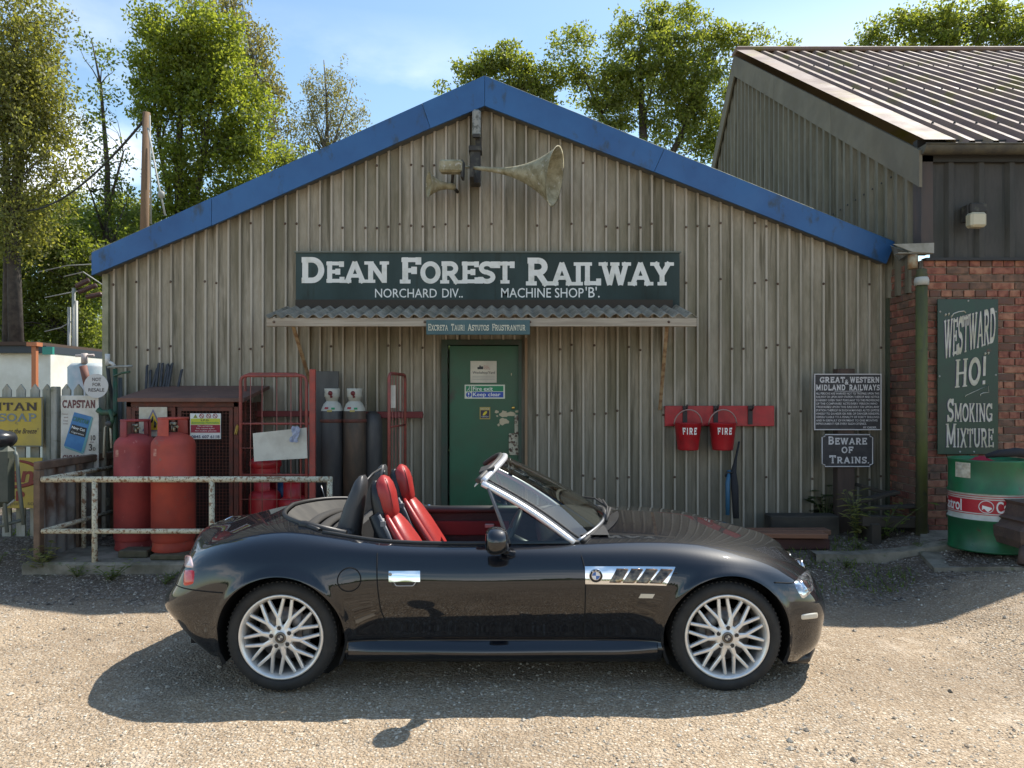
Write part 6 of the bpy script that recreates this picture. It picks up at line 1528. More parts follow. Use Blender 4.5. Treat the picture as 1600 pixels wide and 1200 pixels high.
door_n = skin('door', lab == 1, paint, True, False); door_f = skin('door', lab == 1, paint, False, True)
skin('bonnet', lab == 2, paint); fb = skin('front_bumper', lab == 3, paint); rb = skin('rear_bumper', lab == 4, paint); skin('boot_lid', lab == 5, paint)
hl_glass = M('headlamp_glass', (.78, .80, .84), .07, .85, col2=(.30, .31, .34), nscale=16, nlo=.46, nhi=.54)
gpx, gpy = px_of(GRID[..., 0], GRID[..., 1], GRID[..., 2])
def gidx(px, py):
    d = (gpx - px) ** 2 + (gpy - py) ** 2 + (GRID[..., 1] < .12) * 1e5; return np.unravel_index(int(np.argmin(d)), d.shape)
def gat(i, j):
    i0 = min(int(i), nt - 2); j0 = min(int(j), NR - 2); a, b = i - i0, j - j0
    f = lambda A: (A[i0, j0] * (1 - a) + A[i0 + 1, j0] * a) * (1 - b) + (A[i0, j0 + 1] * (1 - a) + A[i0 + 1, j0 + 1] * a) * b
    return f(GRID), f(VN)
gP = GRID.reshape(-1, 3); gN = VN.reshape(-1, 3); gX, gY = gpx.ravel(), gpy.ravel(); okm = (gP[:, 1] > .08) & ((gN * (np.array([0, CY, CAMH]) - gP)).sum(1) > .02)
gP, gN, gX, gY = gP[okm], gN[okm], gX[okm], gY[okm]
def atpx(px, py):
    d = (gX - px) ** 2 + (gY - py) ** 2; k = np.argpartition(d, 16)[:16]; w = np.exp(-d[k] / 12.0) + 1e-6
    A = np.stack([np.ones(16), gX[k] - px, gY[k] - py], 1); Aw = A * w[:, None]
    s_ = np.linalg.lstsq(Aw.T @ A + np.eye(3) * 1e-6, Aw.T @ np.concatenate([gP[k], gN[k]], 1), rcond=None)[0][0]
    return s_[:3], s_[3:] / max(1e-9, np.linalg.norm(s_[3:]))
def ppatch(name, corners, mat, sg, off=.003, bulge=.004, n=10, parent=car, rnd=2.6):
    """lens following the body skin between four skin points (given by where they show in the photograph)"""
    rows = []; F2 = lambda u, v: tuple((corners[0][k] * (1 - u) + corners[1][k] * u) * (1 - v) + (corners[3][k] * (1 - u) + corners[2][k] * u) * v for k in (0, 1))
    for a in range(n + 1):
        r = []
        for b in range(n + 1):
            u, v = a / n * 2 - 1, b / n * 2 - 1
            # squircle: pull the corners in for a rounded outline
            k = 1 - .13 * (abs(u) ** rnd) * (abs(v) ** rnd); u, v = (u * k + 1) / 2, (v * k + 1) / 2
            p, nn = atpx(*F2(u, v)); e = off + bulge * (1 - (2 * a / n - 1) ** 4) * (1 - (2 * b / n - 1) ** 4)
            if a in (0, n) or b in (0, n): e = -.002
            p = p + nn * e; r.append(Cw(p[0], sg * p[1], p[2]))
        rows.append(r)
    mb = MB(); mb.grid(rows); return mb.build(name, mat, parent)
tl_r = M('tail_red', (.55, .012, .008), .12, coat=1); tl_c = M('tail_clear', (.66, .50, .48), .15, coat=1)
for sg in (1, -1):
    hl = ppatch('headlight', [(1238, 911), (1264, 885), (1274, 921), (1254, 939)], hl_glass, sg)
    ppatch('light_bezel', [(1247, 909), (1262, 896), (1267, 917), (1257, 928)], M('reflector_bright', (.80, .82, .86), .08, .95, col2=(.35, .37, .4), nscale=22, nlo=.45, nhi=.55), sg, off=.008, parent=hl)
    tl_ = ppatch('tail_light', [(287, 889), (305, 890), (303, 913), (286, 917)], tl_r, sg)
    ppatch('clear_lens', [(289, 866), (299, 868), (304, 888), (287, 887)], tl_c, sg, parent=tl_)

# surface lookup for trim that sits on the flanks
gv = GRID[(GRID[..., 1] > .30)]
def sv(x, z):
    d = (gv[:, 0] - x) ** 2 + (gv[:, 2] - z) ** 2; k = np.argpartition(d, 4)[:4]; w = 1 / (d[k] + 1e-7)
    return float((gv[k, 1] * w).sum() / w.sum())
def top_z(x, v):
    g = GRID.reshape(-1, 3); g = g[g[:, 2] > .5]; d = (g[:, 0] - x) ** 2 + (g[:, 1] - abs(v)) ** 2; k = np.argpartition(d, 4)[:4]; w = 1 / (d[k] + 1e-7)
    return float((g[k, 2] * w).sum() / w.sum())
gapm = M('panel_gap', (.004, .004, .004), .9)
def gap(pts, r=.0036, both=True, parent=car, name='panel_gap', mat=gapm, off=.0006, closed=False, n=5):
    P = []
    for (a, b), (c, d) in zip(pts, pts[1:]):
        m_ = max(1, int(sqrt((a - c) ** 2 + (b - d) ** 2) / .02)); P += [(a + (c - a) * k / m_, b + (d - b) * k / m_) for k in range(m_)]
    P.append(pts[-1])
    vs = [sv(x, z) for x, z in P]
    vs = [vs[0]] + [(vs[i - 1] + vs[i] * 2 + vs[i + 1]) / 4 for i in range(1, len(vs) - 1)] + [vs[-1]]
    for sg in ((1, -1) if both else (1,)): mb = MB(); mb.tube([Cw(x, sg * (v + off), z) for (x, z), v in zip(P, vs)], r, n, closed=closed); o_ = mb.build(name, mat, parent)
    return o_
zs = np.linspace(.275, .795, 14)
gap([(float(door_rear(z)), float(z)) for z in zs]); gap([(float(door_front(z)), float(z)) for z in zs])
gap([(float(door_rear(.275)), .272), (.40, .272)])
gap([(.40, .655), (.84, .658)] + [(x, float(seam(x))) for x in (.87, .90)]); gap([(x, float(seam(x))) for x in (1.44, 1.5, 1.56, 1.60, 1.64)])
gap([(-1.57, .557), (-1.65, .555), (-1.75, .555), (-1.85, .556), (-1.90, .557)])
gap([(-.92, .272), (-.66, .272)]); gap([(.40, .272), (.83, .272)])
fc = [(-.885 + .062 * cos(a), .625 + .062 * sin(a)) for a in [2 * pi * k / 32 for k in range(32)]]
gap(fc, both=False, closed=True, name='fuel_flap_gap', r=.0035)
# door handle
def patch(name, poly_fn, mat, off, nu=10, nv=6, parent=car, th=.0):
    rows = []
    for j in range(nv + 1):
        r = []
        for i in range(nu + 1):
            x, z = poly_fn(i / nu, j / nv); e = off if (0 < i < nu and 0 < j < nv) or th == 0 else off
            r.append(Cw(x, sv(x, z) + e, z))
        rows.append(r)
    mb = MB(); mb.grid(rows)
    if th:
        ed = rows[0] + [r[-1] for r in rows[1:]] + rows[-1][-2::-1] + [r[0] for r in rows[-2:0:-1]]
        lo = [(p[0], p[1] + th, p[2]) for p in ed]; mb.grid([ed + [ed[0]], lo + [lo[0]]], smooth=False)
    return mb.build(name, mat, parent)
hx0, hx1, hz0, hz1 = -.675, -.495, .615, .672
h = patch('handle', lambda a, b: (hx0 + .006 * (1 - b) + (hx1 - hx0 - .010) * a + (.004 * b), hz0 + (hz1 - hz0) * b - .0), chrome, .016, 10, 4, door_n, .018)
mb = MB(); mb.lathe([(0, .003), (.008, .003), (.010, 0)], Cw(-.662, sv(-.662, .655) + .016, .655), (0, -1, 0), 14); mb.build('key_lock', M('lock_grey', (.3, .3, .3), .3, .8), door_n)
patch('handle_recess', lambda a, b: (-.655 + .14 * a, .592 + .03 * b - .012 * abs(2 * a - 1) * 0), black, .0015, 8, 3, door_n)
gap([(-.645, .612), (-.63, .590), (-.54, .590), (-.522, .612)], both=False, parent=door_n, name='recess_edge', mat=chrome, r=.002)
# side vent with four gills
vx0, vx1, vz0, vz1 = .395, .888, .590, .688
def vp(a, b): # a along, b up; slanted front edge
    return (vx0 + (vx1 - vx0 - .055 * (1 - b)) * a + .004, .600 + (.692 - .600) * b - .006 * a * (1 - b))
ventm = chrome
patch('side_vent', vp, ventm, .0045, 30, 8, car, .006); vent = car.children[-1]
bronze_reflect = M('gill_reflection', (.42, .27, .17), .12, .9, col2=(.10, .08, .07), nscale=30)  # bronze reflection painted into the colour of the chrome gills
edge = [vp(0, 1), vp(1, 1), vp(1, 0), vp(0, 0)]
for k in range(4):
    a0 = .325 + .165 * k
    def gp2(a, b, a0=a0): return vp(a0 + .125 * a + .06 * (b - .5), .14 + .72 * b)
    rows = []
    for j in range(7):
        r = []
        for i in range(7):
            a, b = i / 6, j / 6; x, z = gp2(a, b); r.append(Cw(x, sv(x, z) + .0055 + .012 * a * (1 - .3 * abs(2 * b - 1)) , z))
        rows.append(r)
    mb = MB(); mb.grid(rows); mb.tube([Cw(gp2(1.02, b)[0], sv(*gp2(1.02, b)) + .012, gp2(1, b)[1]) for b in (0, .25, .5, .75, 1)], .004, 6)
    mb.tube([Cw(gp2(a, 0)[0], sv(*gp2(a, 0)) + .006 + .007 * a, gp2(a, 0)[1]) for a in (0, .5, 1)], .0035, 6); mb.tube([Cw(gp2(a, 1)[0], sv(*gp2(a, 1)) + .006 + .007 * a, gp2(a, 1)[1]) for a in (0, .5, 1)], .0035, 6)
    mb.build('gill', [bronze_reflect], vent)
# roundel on the vent and on the wheels
def roundel(x, v, z, R, parent, ring=None):
    mb = MB(); c = Cw(x, v, z); ax_ = (0, -1, 0)
    mb.lathe([(R * .62, .0025), (R, .0025), (R, 0)], c, ax_, 32, mi=0); mb.lathe([(R * .97, .0035), (R * 1.05, .002), (R * 1.05, 0)], c, ax_, 32, mi=1)
    for k in range(4):
        n_ = 8; a0 = pi / 2 * k; P = [(c[0], c[1] - .003, c[2])] + [(c[0] + R * .62 * cos(a0 + pi / 2 * j / n_), c[1] - .003, c[2] + R * .62 * sin(a0 + pi / 2 * j / n_)) for j in range(n_ + 1)]
        mb.add(P, [tuple(range(len(P)))], 3 if k % 2 else 2)
    mb.lathe([(R * .60, .004), (R * .66, .004)], c, ax_, 32, mi=1)
    o = mb.build('roundel', [ring or black_ink, chrome, M('badge_white', (.75, .77, .8), .2, coat=1), M('badge_blue', (.02, .13, .42), .2, coat=1)], parent)
    for k, ch in enumerate('BMW'):
        a = radians(90 + (1 - k) * 34); rr2 = R * .81; ca, sa = cos(a - pi / 2), sin(a - pi / 2)
        text_pts(ch, (-R * .15, R * .15, -R * .13, R * .13), lambda u, w, a=a, ca=ca, sa=sa: (c[0] + rr2 * cos(a) + u * ca - w * sa, c[1] - .0036, c[2] + rr2 * sin(a) + u * sa + w * ca), M('badge_white', (.75, .77, .8), .2), parent, 'badge_letter')
xq_, zq_ = vp(.125, .5); roundel(xq_, sv(xq_, zq_) + .007, zq_, .036, vent)
# indicators
patch('side_indicator', lambda a, b: (.690 + .075 * a + .012 * (b), .523 + .024 * b), M('indicator_clear', (.60, .56, .46), .15, coat=1), .003, 6, 3, car, .004)
def nosept(a, b):  # amber / clear strip on the bumper corner
    return None
gcor = GRID[(GRID[..., 0] > 1.4)]
pxc, pyc = px_of(gcor[:, 0], gcor[:, 1], gcor[:, 2])
def on_nose(px, py):
    m_ = gcor[:, 1] > .15; d = (pxc - px) ** 2 + (pyc - py) ** 2 + (~m_) * 1e6; k = np.argpartition(d, 3)[:3]; return gcor[k].mean(0)
for sg in (1, -1): ppatch('bumper_repeater', [(1251, 969), (1279, 966), (1279, 956), (1251, 960)], M('indicator_clear', (.60, .56, .46), .15, coat=1), sg, parent=fb)
# front lower lip, kidney grille and number plate (round the corner, seen from other angles)
mb = MB(); mb.tube([Cw(1.56, .67, .13), Cw(1.70, .58, .105), Cw(1.82, .36, .095), Cw(1.85, 0, .09), Cw(1.82, -.36, .095), Cw(1.70, -.58, .105), Cw(1.56, -.67, .13)], .026, 8); mb.build('front_lip', black, fb)
for sg in (1, -1):
    mb = MB(); P = [Cw(1.862 - .02 * abs(cos(a)), sg * (.10 + .065 * cos(a)), .535 + .038 * sin(a)) for a in [2 * pi * k / 18 for k in range(18)]]; mb.tube(P, .008, 6, closed=True)
    for k in range(5): mb.tube([Cw(1.872, sg * (.055 + .022 * k), .507), Cw(1.855, sg * (.055 + .022 * k), .562)], .003, 4)
    mb.build('kidney_grille', chrome, fb)
mb = MB(); mb.box(Cw(1.915, 0, .36), (.02, .5, .11), bev=.004); mb.build('number_plate', M('plate_white', (.7, .7, .66), .4), fb)
mb = MB(); mb.box(Cw(-1.972, 0, .69), (.02, .40, .10), bev=.004); mb.build('number_plate', M('plate_yellow', (.65, .5, .06), .4), rb)
# sill undercut, floor, wheel wells, inner box
mb = MB(); mb.bx(-.93, .84, CY - .70, CY + .70, .13, .30); mb.bx(-1.85, -1.62, CY - .60, CY + .60, .2, .62); mb.bx(1.53, 1.72, CY - .50, CY + .50, .14, .5); mb.bx(-1.62, 1.53, CY - .52, CY + .52, .16, .46)
mb.build('underbody', M('underbody_black', (.008, .008, .008), .9), car)
for xc in (WHR, WHF):
    for sg in (1, -1):
        rows = []
        for k in range(25):
            a = radians(-26 + 232 * k / 24); r = []
            for d in (.845, .80, .52):
                R = AR + (.0 if d > .82 else .015); vv = min(d, sv(xc + AR * cos(a), max(.19, ZW + AR * sin(a))) - .004) if d > .82 else d
                r.append(Cw(xc + R * cos(a), sg * vv, ZW + R * sin(a)))
            rows.append(r)
        mb = MB(); mb.grid(rows); mb.add([Cw(xc + (AR + .015) * cos(a), sg * .52, ZW + (AR + .015) * sin(a)) for a in [2 * pi * k / 24 for k in range(24)]], [tuple(range(24))]); mb.build('wheel_arch_liner', M('underbody_black', (.008, .008, .008), .9), car, fix=False)
# sill trim strip under the door (long convex sill panel)
rows = []
for k in range(33):
    x = -.90 + 1.70 * k / 32; e = .014 * sin(pi * k / 32) ** .5
    e *= 2.2; rows.append([Cw(x, sv(x, .26) + .002, .266), Cw(x, sv(x, .25) + .3 * e + .004, .254), Cw(x, sv(x, .23) + .8 * e + .006, .234), Cw(x, sv(x, .21) + e + .008, .210), Cw(x, sv(x, .2) + .95 * e + .006, .188), Cw(x, sv(x, .2) + e * .6, .168), Cw(x, .72, .152)])
mb = MB(); mb.grid(rows); mb.build('sill_panel', paint, car)

# wheels
tyre = M('tyre_rubber', (.016, .016, .016), .75, col2=(.026, .025, .023), nscale=16, bump=.15, bscale=120)
alloy = M('alloy_silver', (.80, .78, .74), .34, .55, col2=(.72, .70, .66), nscale=20)
bolt = M('wheel_bolt', (.06, .06, .06), .4, .7)
def wheel(xc, sg, rot):
    vo = .815          # outer face
    e = link('wheel', None, car); e.location = Vector(Cw(xc, sg * vo, ZW)) - car.location; e.empty_display_size = .1
    A = (0, -sg, 0)    # outward
    c = Cw(xc, sg * vo, ZW)
    R = .302
    prof = [(.222, -.205), (.25, -.215), (.285, -.20), (R, -.175)]
    for g in (-.15, -.105, -.06): prof += [(R + .001, g - .012), (R - .006, g - .010), (R - .006, g - .002), (R + .001, g)]
    prof += [(R, -.030), (.296, -.014), (.284, -.001), (.265, .006), (.245, .004), (.236, -.004), (.230, -.012)]
    mb = MB(); mb.lathe(prof, c, A, 72)
    # tread blocks on the shoulder
    for k in range(72):
        a = 2 * pi * k / 72; mb.box((c[0] + (R - .003) * cos(a), c[1] + sg * .030, c[2] + (R - .003) * sin(a)), (.009, .024, .009), Matrix.Rotation(-a, 3, 'Y'))
    mb.build('tyre', tyre, e)
    mb = MB(); mb.lathe([(.231, -.02), (.234, -.004), (.230, .002), (.222, .000), (.214, -.012), (.206, -.028), (.203, -.06), (.200, -.19), (.225, -.205)], c, A, 72); mb.build('rim', alloy, e)
    ccx, ccy, ccz = c
    def pt(r, a, d): return (ccx + r * cos(a), ccy - sg * d, ccz + r * sin(a))
    # ten Y spokes
    ms = MB()
    def bar(ms, r0, a0, d0, w0, r1, a1, d1, w1, t=.022):
        p = Vector(pt(r0, a0, d0)); q = Vector(pt(r1, a1, d1)); dr = (q - p).normalized(); out = Vector((0, -sg, 0)); sd = dr.cross(out).normalized()
        V_ = []
        for b, w in ((p, w0), (q, w1)):
            V_ += [b + sd * w - out * t, b + sd * w - out * .004, b + sd * w * .45, b - sd * w * .45, b - sd * w - out * .004, b - sd * w - out * t]
        F_ = [(i, (i + 1) % 6, 6 + (i + 1) % 6, 6 + i) for i in range(6)] + [tuple(range(6)), tuple(range(6, 12))]
        ms.add(V_, F_)
    bar(ms, .050, 0, .002, .0165, .108, 0, -.004, .0115); bar(ms, .100, 0.0, -.0045, .0100, .2085, radians(11.6), -.016, .0082); bar(ms, .100, 0.0, -.0047, .0100, .2085, radians(-11.6), -.016, .0082)
    o0 = ms.build('spoke', alloy, e)
    me = o0.data; off = Vector(c) - (car.location + e.location)
    for k in range(10):
        o = o0 if k == 0 else link('spoke', me, e)
        o.rotation_euler = (0, rot + 2 * pi * k / 10, 0)
    mb = MB(); mb.lathe([(.066, -.03), (.070, -.010), (.066, -.002), (.055, .001), (.034, .001), (.032, .004), (0, .004)], c, A, 48); mb.build('hub', alloy, e)
    for k in range(5):
        a = rot + radians(18) + 2 * pi * k / 5; mb = MB(); p = pt(.052, a, .0005)
        mb.lathe([(.0150, .0015), (.0140, .0022), (.0125, .0005)], p, A, 16, mi=1); mb.lathe([(0, .003), (.006, .003), (.0085, .0012), (.0128, .0010)], p, A, 6, mi=0, smooth=False); mb.build('wheel_bolt', [bolt, alloy], e)
    if sg > 0:
        mb = MB(); mb.lathe([(0, .008), (.022, .008), (.030, .006), (.032, .003)], c, A, 32); mb.build('centre_cap', M('cap_grey', (.20, .17, .13), .4, .5), e)
        mb = MB()
        for k in range(4):
            a0 = rot * 0 + pi / 2 * k; P = [pt(0, 0, .0088)] + [pt(.014, a0 + pi / 2 * j / 6, .0088) for j in range(7)]; mb.add(P, [tuple(range(8))], k % 2)
        mb.lathe([(.015, .0092), (.022, .0090)], c, A, 24, mi=2); mb.build('cap_badge', [M('badge_dull', (.50, .46, .38), .35), M('badge_dusty', (.10, .09, .10), .4), black_ink], e)
    mb = MB(); mb.lathe([(.06, -.075), (.145, -.075), (.145, -.095), (.06, -.095)], c, A, 48); mb.build('brake_disc', M('brake_steel', (.22, .20, .19), .4, .8), e)
    mb = MB(); mb.box(pt(.135, radians(20 if xc < 0 else 160), -.08), (.055, .07, .13), bev=.012); mb.build('brake_caliper', M('caliper_grey', (.10, .095, .09), .6), e)
    return e
wheel(WHR, 1, radians(9)); wheel(WHF, 1, radians(-5)); wheel(WHR, -1, 0); wheel(WHF, -1, .2)

# windscreen: base curve -> header curve
def wbase(f):  # f -1..1 across
    v = .665 * f; return Vector(Cw(.60 - .235 * abs(f) ** 2.2, v, .872 - .075 * f * f))
def whead(f):
    v = .555 * f; return Vector(Cw(-.035 - .125 * abs(f) ** 2.4, v, 1.222 - .100 * abs(f) ** 2.6))
rows = []
for j in range(13):
    g = j / 12; r = []
    for i in range(33):
        f = -1 + 2 * i / 32; a = wbase(f); b = whead(f); p = a.lerp(b, g) + Vector((.010, 0, .014)) * sin(pi * g); r.append(p)
    rows.append(r)
scr = link('windscreen', None, car)
wg = glass('screen_glass', (.82, .88, .85), 0.0, .06)
mb = MB(); mb.grid(rows); mb.build('screen_glass', wg, scr)
frm = M('screen_frame_sky_sheen', (.74, .74, .76), .30, .45)  # silver colour stands in for sky mirrored along the frame
def edge_pts(f, o=0.0):
    return [wbase(f).lerp(whead(f), g) + Vector((.010, 0, .014)) * sin(pi * g) for g in [k / 14 for k in range(15)]]
for sg in (1, -1):
    P = edge_pts(sg * 1.0); P = [p + Vector((-.012, -sg * .004, -.006)) for p in P]
    mb = MB(); mb.tube(P, [.026 - .001 * (k / 14) for k in range(15)], 12, flat=.7); mb.build('pillar', frm, scr)
    P2 = [p + Vector((.012, sg * .026, .008)) for p in edge_pts(sg * .985)]; mb = MB(); mb.tube(P2, .008, 6); mb.build('rubber_seal', rubber, scr)
# header: outer corner with painted sky sheen, dark inside
mb = MB(); P = [whead(-1 + 2 * k / 32) + Vector((-.012, 0, .004)) for k in range(33)]
mb.tube(P, .020, 10, flat=.8); mb.build('header_rail', frm, scr)
mb = MB(); mb.tube([p + Vector((-.028, 0, .004)) for p in P], .017, 8); mb.build('header_seal', M('seal_grey_black', (.05, .048, .045), .6), scr)
mb = MB(); mb.tube([wbase(-1 + 2 * k / 32) + Vector((.006, 0, .004)) for k in range(33)], .011, 6); mb.build('lower_trim', M('trim_satin', (.30, .31, .33), .35, .6), scr)
mb = MB(); a = whead(.35); b = whead(.78)
mb.box((a + b) / 2 + Vector((-.075, 0, -.012)), (.10, .30, .016), Matrix.Rotation(radians(-18), 3, 'Y'), bev=.006); mb.build('sun_visor', M('visor_black', (.03, .03, .03), .7), scr)
mb = MB(); mb.box(whead(.86) + Vector((-.070, -.0, -.035)), (.075, .13, .004), Matrix.Rotation(radians(-42), 3, 'Y')); mb.build('visor_label', M('label_white', (.62, .60, .52), .5), scr)
mb = MB(); mb.box(whead(0) + Vector((.03, 0, -.085)), (.03, .22, .055), Matrix.Rotation(radians(15), 3, 'Y'), bev=.012); mb.tube([whead(0) + Vector((.03, 0, -.08)), whead(0) + Vector((.02, 0, -.01))], .008, 6); mb.build('rear_view_mirror', black, scr)
# wipers and scuttle
for f0, f1, ln in ((.55, -.05, 1), (-.15, -.72, 1)):
    a = wbase(f0) + Vector((.035, 0, .014)); b = wbase(f1) + Vector((.0, 0, .065)); mb = MB(); mb.tube([a, a.lerp(b, .5) + Vector((.02, 0, .02)), b], .007, 6); mb.tube([a + Vector((0, 0, .0)), a.lerp(b, .45) + Vector((.035, 0, .018))], .010, 6); mb.build('wiper', rubber, car)
mb = MB()
rows = [[wbase(-1 + 2 * k / 24) * 1 + Vector((dx, 0, dz)) for k in range(1, 24)] for dx, dz in ((.02, -.004), (.09, -.001 + .004))]
mb.grid(rows); mb.build('scuttle', black, car)
# quarter light and its bar
qa, qb, qc = Vector(Cw(-.13, .575, 1.085)), Vector(Cw(-.015, .69, .79)), Vector(Cw(.33, .70, .795))
mb = MB(); mb.add([qa, qb, qc], [(0, 1, 2)]); mb.build('quarter_glass', glass('quarter_glass', (.70, .80, .76), 0, .015), door_n, fix=False)
mb = MB(); mb.tube([qa + Vector((-.01, 0, .02)), qb], .012, 8); mb.build('quarter_bar', M('bar_grey', (.10, .10, .105), .4), door_n)
mb = MB(); mb.add([Vector((p.x, 2 * CY - p.y, p.z)) for p in (qa, qb, qc)], [(0, 1, 2)]); mb.build('quarter_glass', MAT['quarter_glass'], door_f, fix=False)
mb = MB(); mb.tube([Vector((p.x, 2 * CY - p.y, p.z)) for p in (qa + Vector((-.01, 0, .02)), qb)], .012, 8); mb.build('quarter_bar', M('bar_grey', (.10, .10, .105), .4), door_f)
# door mirrors
for sg, par in ((1, door_n), (-1, door_f)):
    c = Vector(Cw(-.095, sg * .93, .855)); mb = MB(); rows = []
    for i in range(13):
        a = -pi / 2 + pi * i / 12; rows.append([c + Vector((.078 * sin(a) * (1.0 if a > 0 else .60) + .0, (.095 * max(0, cos(a)) ** .55) * cos(t_), (.074 * max(0, cos(a)) ** .55) * (abs(sin(t_)) ** .85) * (1 if sin(t_) > 0 else -1))) for t_ in [2 * pi * k / 20 for k in range(20)]])
    mb.grid(rows, wrap=True); mr_ = mb.build('door_mirror', paint, par)
    mb = MB(); mb.tube([c + Vector((.02, sg * .05, -.03)), Vector(Cw(-.045, sg * .84, .785)), Vector(Cw(-.02, sg * .775, .765))], [.028, .030, .045], 12, flat=.6); mb.build('mirror_arm', paint, mr_)
    mb = MB(); mb.add([c + Vector((-.041, .072 * cos(t_), .058 * sin(t_))) for t_ in [2 * pi * k / 18 for k in range(18)]], [tuple(range(18))]); mb.build('mirror_glass', chrome, mr_)
# cockpit rim, rear deck bay
rim = []
for k in range(61):
    f = -1 + 2 * k / 60; v = .63 * f; x = float(open_rear(v)); rim.append((x, v))
fr_ = []
P = [Cw(x, v, top_z(x, v) + .002) for x, v in rim]
belt = lambda sg: [Cw(x, sg * float(np.interp(x, [-1.5, -1.1, -.75, .4], [.63, .645, .675, .675])), top_z(x, float(np.interp(x, [-1.5, -1.1, -.75, .4], [.63, .645, .675, .675]))) + .002) for x in np.linspace(-1.08, .38, 40)]
mb = MB(); mb.tube(P, .014, 8); mb.tube(belt(1), .012, 8); mb.tube(belt(-1), .012, 8); mb.build('cockpit_seal', M('seal_black', (.018, .018, .018), .5), car)
mb = MB(); F_ = [-1 + 2 * k / 40 for k in range(41)]
mb.tube([Cw(float(open_front(.675 * f)) + .0, .675 * f, top_z(float(open_front(.675 * f)) + .01, .675 * f) + .001) for f in F_], .014, 8); mb.build('scuttle_seal', rubber, car)
trim = M('interior_black', (.016, .016, .017), .6, col2=(.024, .024, .024), nscale=20, bump=.2, bscale=150)
grey_tr = M('hood_bay_grey', (.045, .043, .039), .8, col2=(.07, .066, .058), nscale=5, stretch=(1, 2, 1))
# inner rear bay: a sloping fabric-grey bowl with the folded hood
rows = []
for j in range(8):
    g = j / 7; r = []
    for (x, v) in rim[::2]:
        s_ = 1 - .28 * g; r.append(Cw(x * (1 - g) + (-1.02) * g + .02, v * s_, (top_z(x, v) - .008) * (1 - g) + .62 * g - .03 * sin(pi * g)))
    rows.append(r)
mb = MB(); mb.grid(rows); mb.build('hood_bay', grey_tr, car)
for k, (x, z, w_) in enumerate(((-1.22, .80, .50), (-1.14, .785, .52), (-1.06, .77, .54))):
    mb = MB(); P = [Cw(x - .05 * (1 - (i / 8 - 1) ** 2) , w_ * (i / 8 - 1), z + .02 * (1 - (i / 8 - 1) ** 2)) for i in range(17)]; mb.tube(P, .034, 10, flat=.6); mb.build('folded_hood', M('hood_fabric', (.040, .038, .035), .9, bump=.3, bscale=150), car)
mb = MB(); a = Vector(Cw(-1.235, .555, .880)); b = Vector(Cw(-.955, .60, .830)); mb.tube([a, a.lerp(b, .1), b], [.020, .026, .020], 10); mb.tube([a + Vector((-.02, 0, -.03)), b + Vector((0, 0, -.06))], .024, 8); mb.build('hood_frame_arm', black, car)
mb = MB(); mb.tube([Cw(-1.16, -.50, .905), Cw(-1.02, -.42, .945), Cw(-.94, -.36, .955)], .013, 8); mb.tube([Cw(-1.0, -.40, .90), Cw(-.92, -.36, .95)], .02, 8); mb.build('hood_latch', M('latch_grey', (.35, .34, .31), .4, .6), car)
# tub, floor, door cards
mb = MB(); mb.bx(-1.0, .42, CY - .66, CY - .60, .28, .765); mb.build('door_card', trim, door_n)
mb = MB(); mb.bx(-1.0, .42, CY + .60, CY + .66, .28, .775, bev=.02); dcf = mb.build('door_card', trim, door_f)
mb = MB(); mb.bx(-.64, -.02, CY + .585, CY + .602, .60, .705, bev=.006); mb.build('red_insert', M('dark_red_leather', (.12, .010, .014), .5), door_f)
mb = MB(); mb.tube([Cw(-.7, -.60, .785), Cw(.35, -.62, .79)], .040, 12, flat=.7); mb.build('door_top', M('door_top_black', (.035, .035, .034), .55), door_f)
mb = MB(); mb.bx(-.20, -.13, CY + .57, CY + .588, .655, .685, bev=.006); mb.build('inner_handle', M('handle_satin', (.5, .42, .40), .3, .6), door_f)
mb = MB(); mb.box(Cw(-.62, -.665, .80), (.02, .02, .03), bev=.006); mb.build('lock_pin', chrome, door_f)
mb = MB(); mb.bx(-1.05, .45, CY - .6, CY + .6, .26, .30); mb.bx(-1.08, -1.0, CY - .6, CY + .6, .28, .80); mb.bx(.30, .42, CY - .6, CY + .6, .28, .74)
mb.bx(-.9, .3, CY - .10, CY + .10, .3, .52, bev=.03); mb.build('tub', trim, car)
rows = [[Cw(x, .60 * (-1 + 2 * k / 16), z - .03 * (abs(-1 + 2 * k / 16)) ** 2) for k in range(17)] for x, z in ((.56, .855), (.40, .855), (.26, .835), (.18, .78), (.17, .68), (.22, .56))]
mb = MB(); mb.grid(rows); mb.build('dashboard', trim, car)
mb = MB(); c = Vector(Cw(-.02, .34, .765)); n_ = Vector((-.9, 0, .42)).normalized(); e1_ = Vector((0, 1, 0)); e2_ = n_.cross(e1_)
mb.tube([c + e1_ * .17 * cos(a) + e2_ * .17 * sin(a) for a in [2 * pi * k / 32 for k in range(32)]], .014, 8, closed=True)
for a in (radians(0), radians(180), radians(270)): mb.tube([c, c + e1_ * .17 * cos(a) + e2_ * .17 * sin(a)], .014, 6)
mb.tube([c, c - n_ * .22], .03, 8); mb.lathe([(0, .03), (.05, .02), (.06, 0)], c, n_, 16); mb.build('steering_wheel', M('wheel_leather', (.02, .02, .02), .45), car)
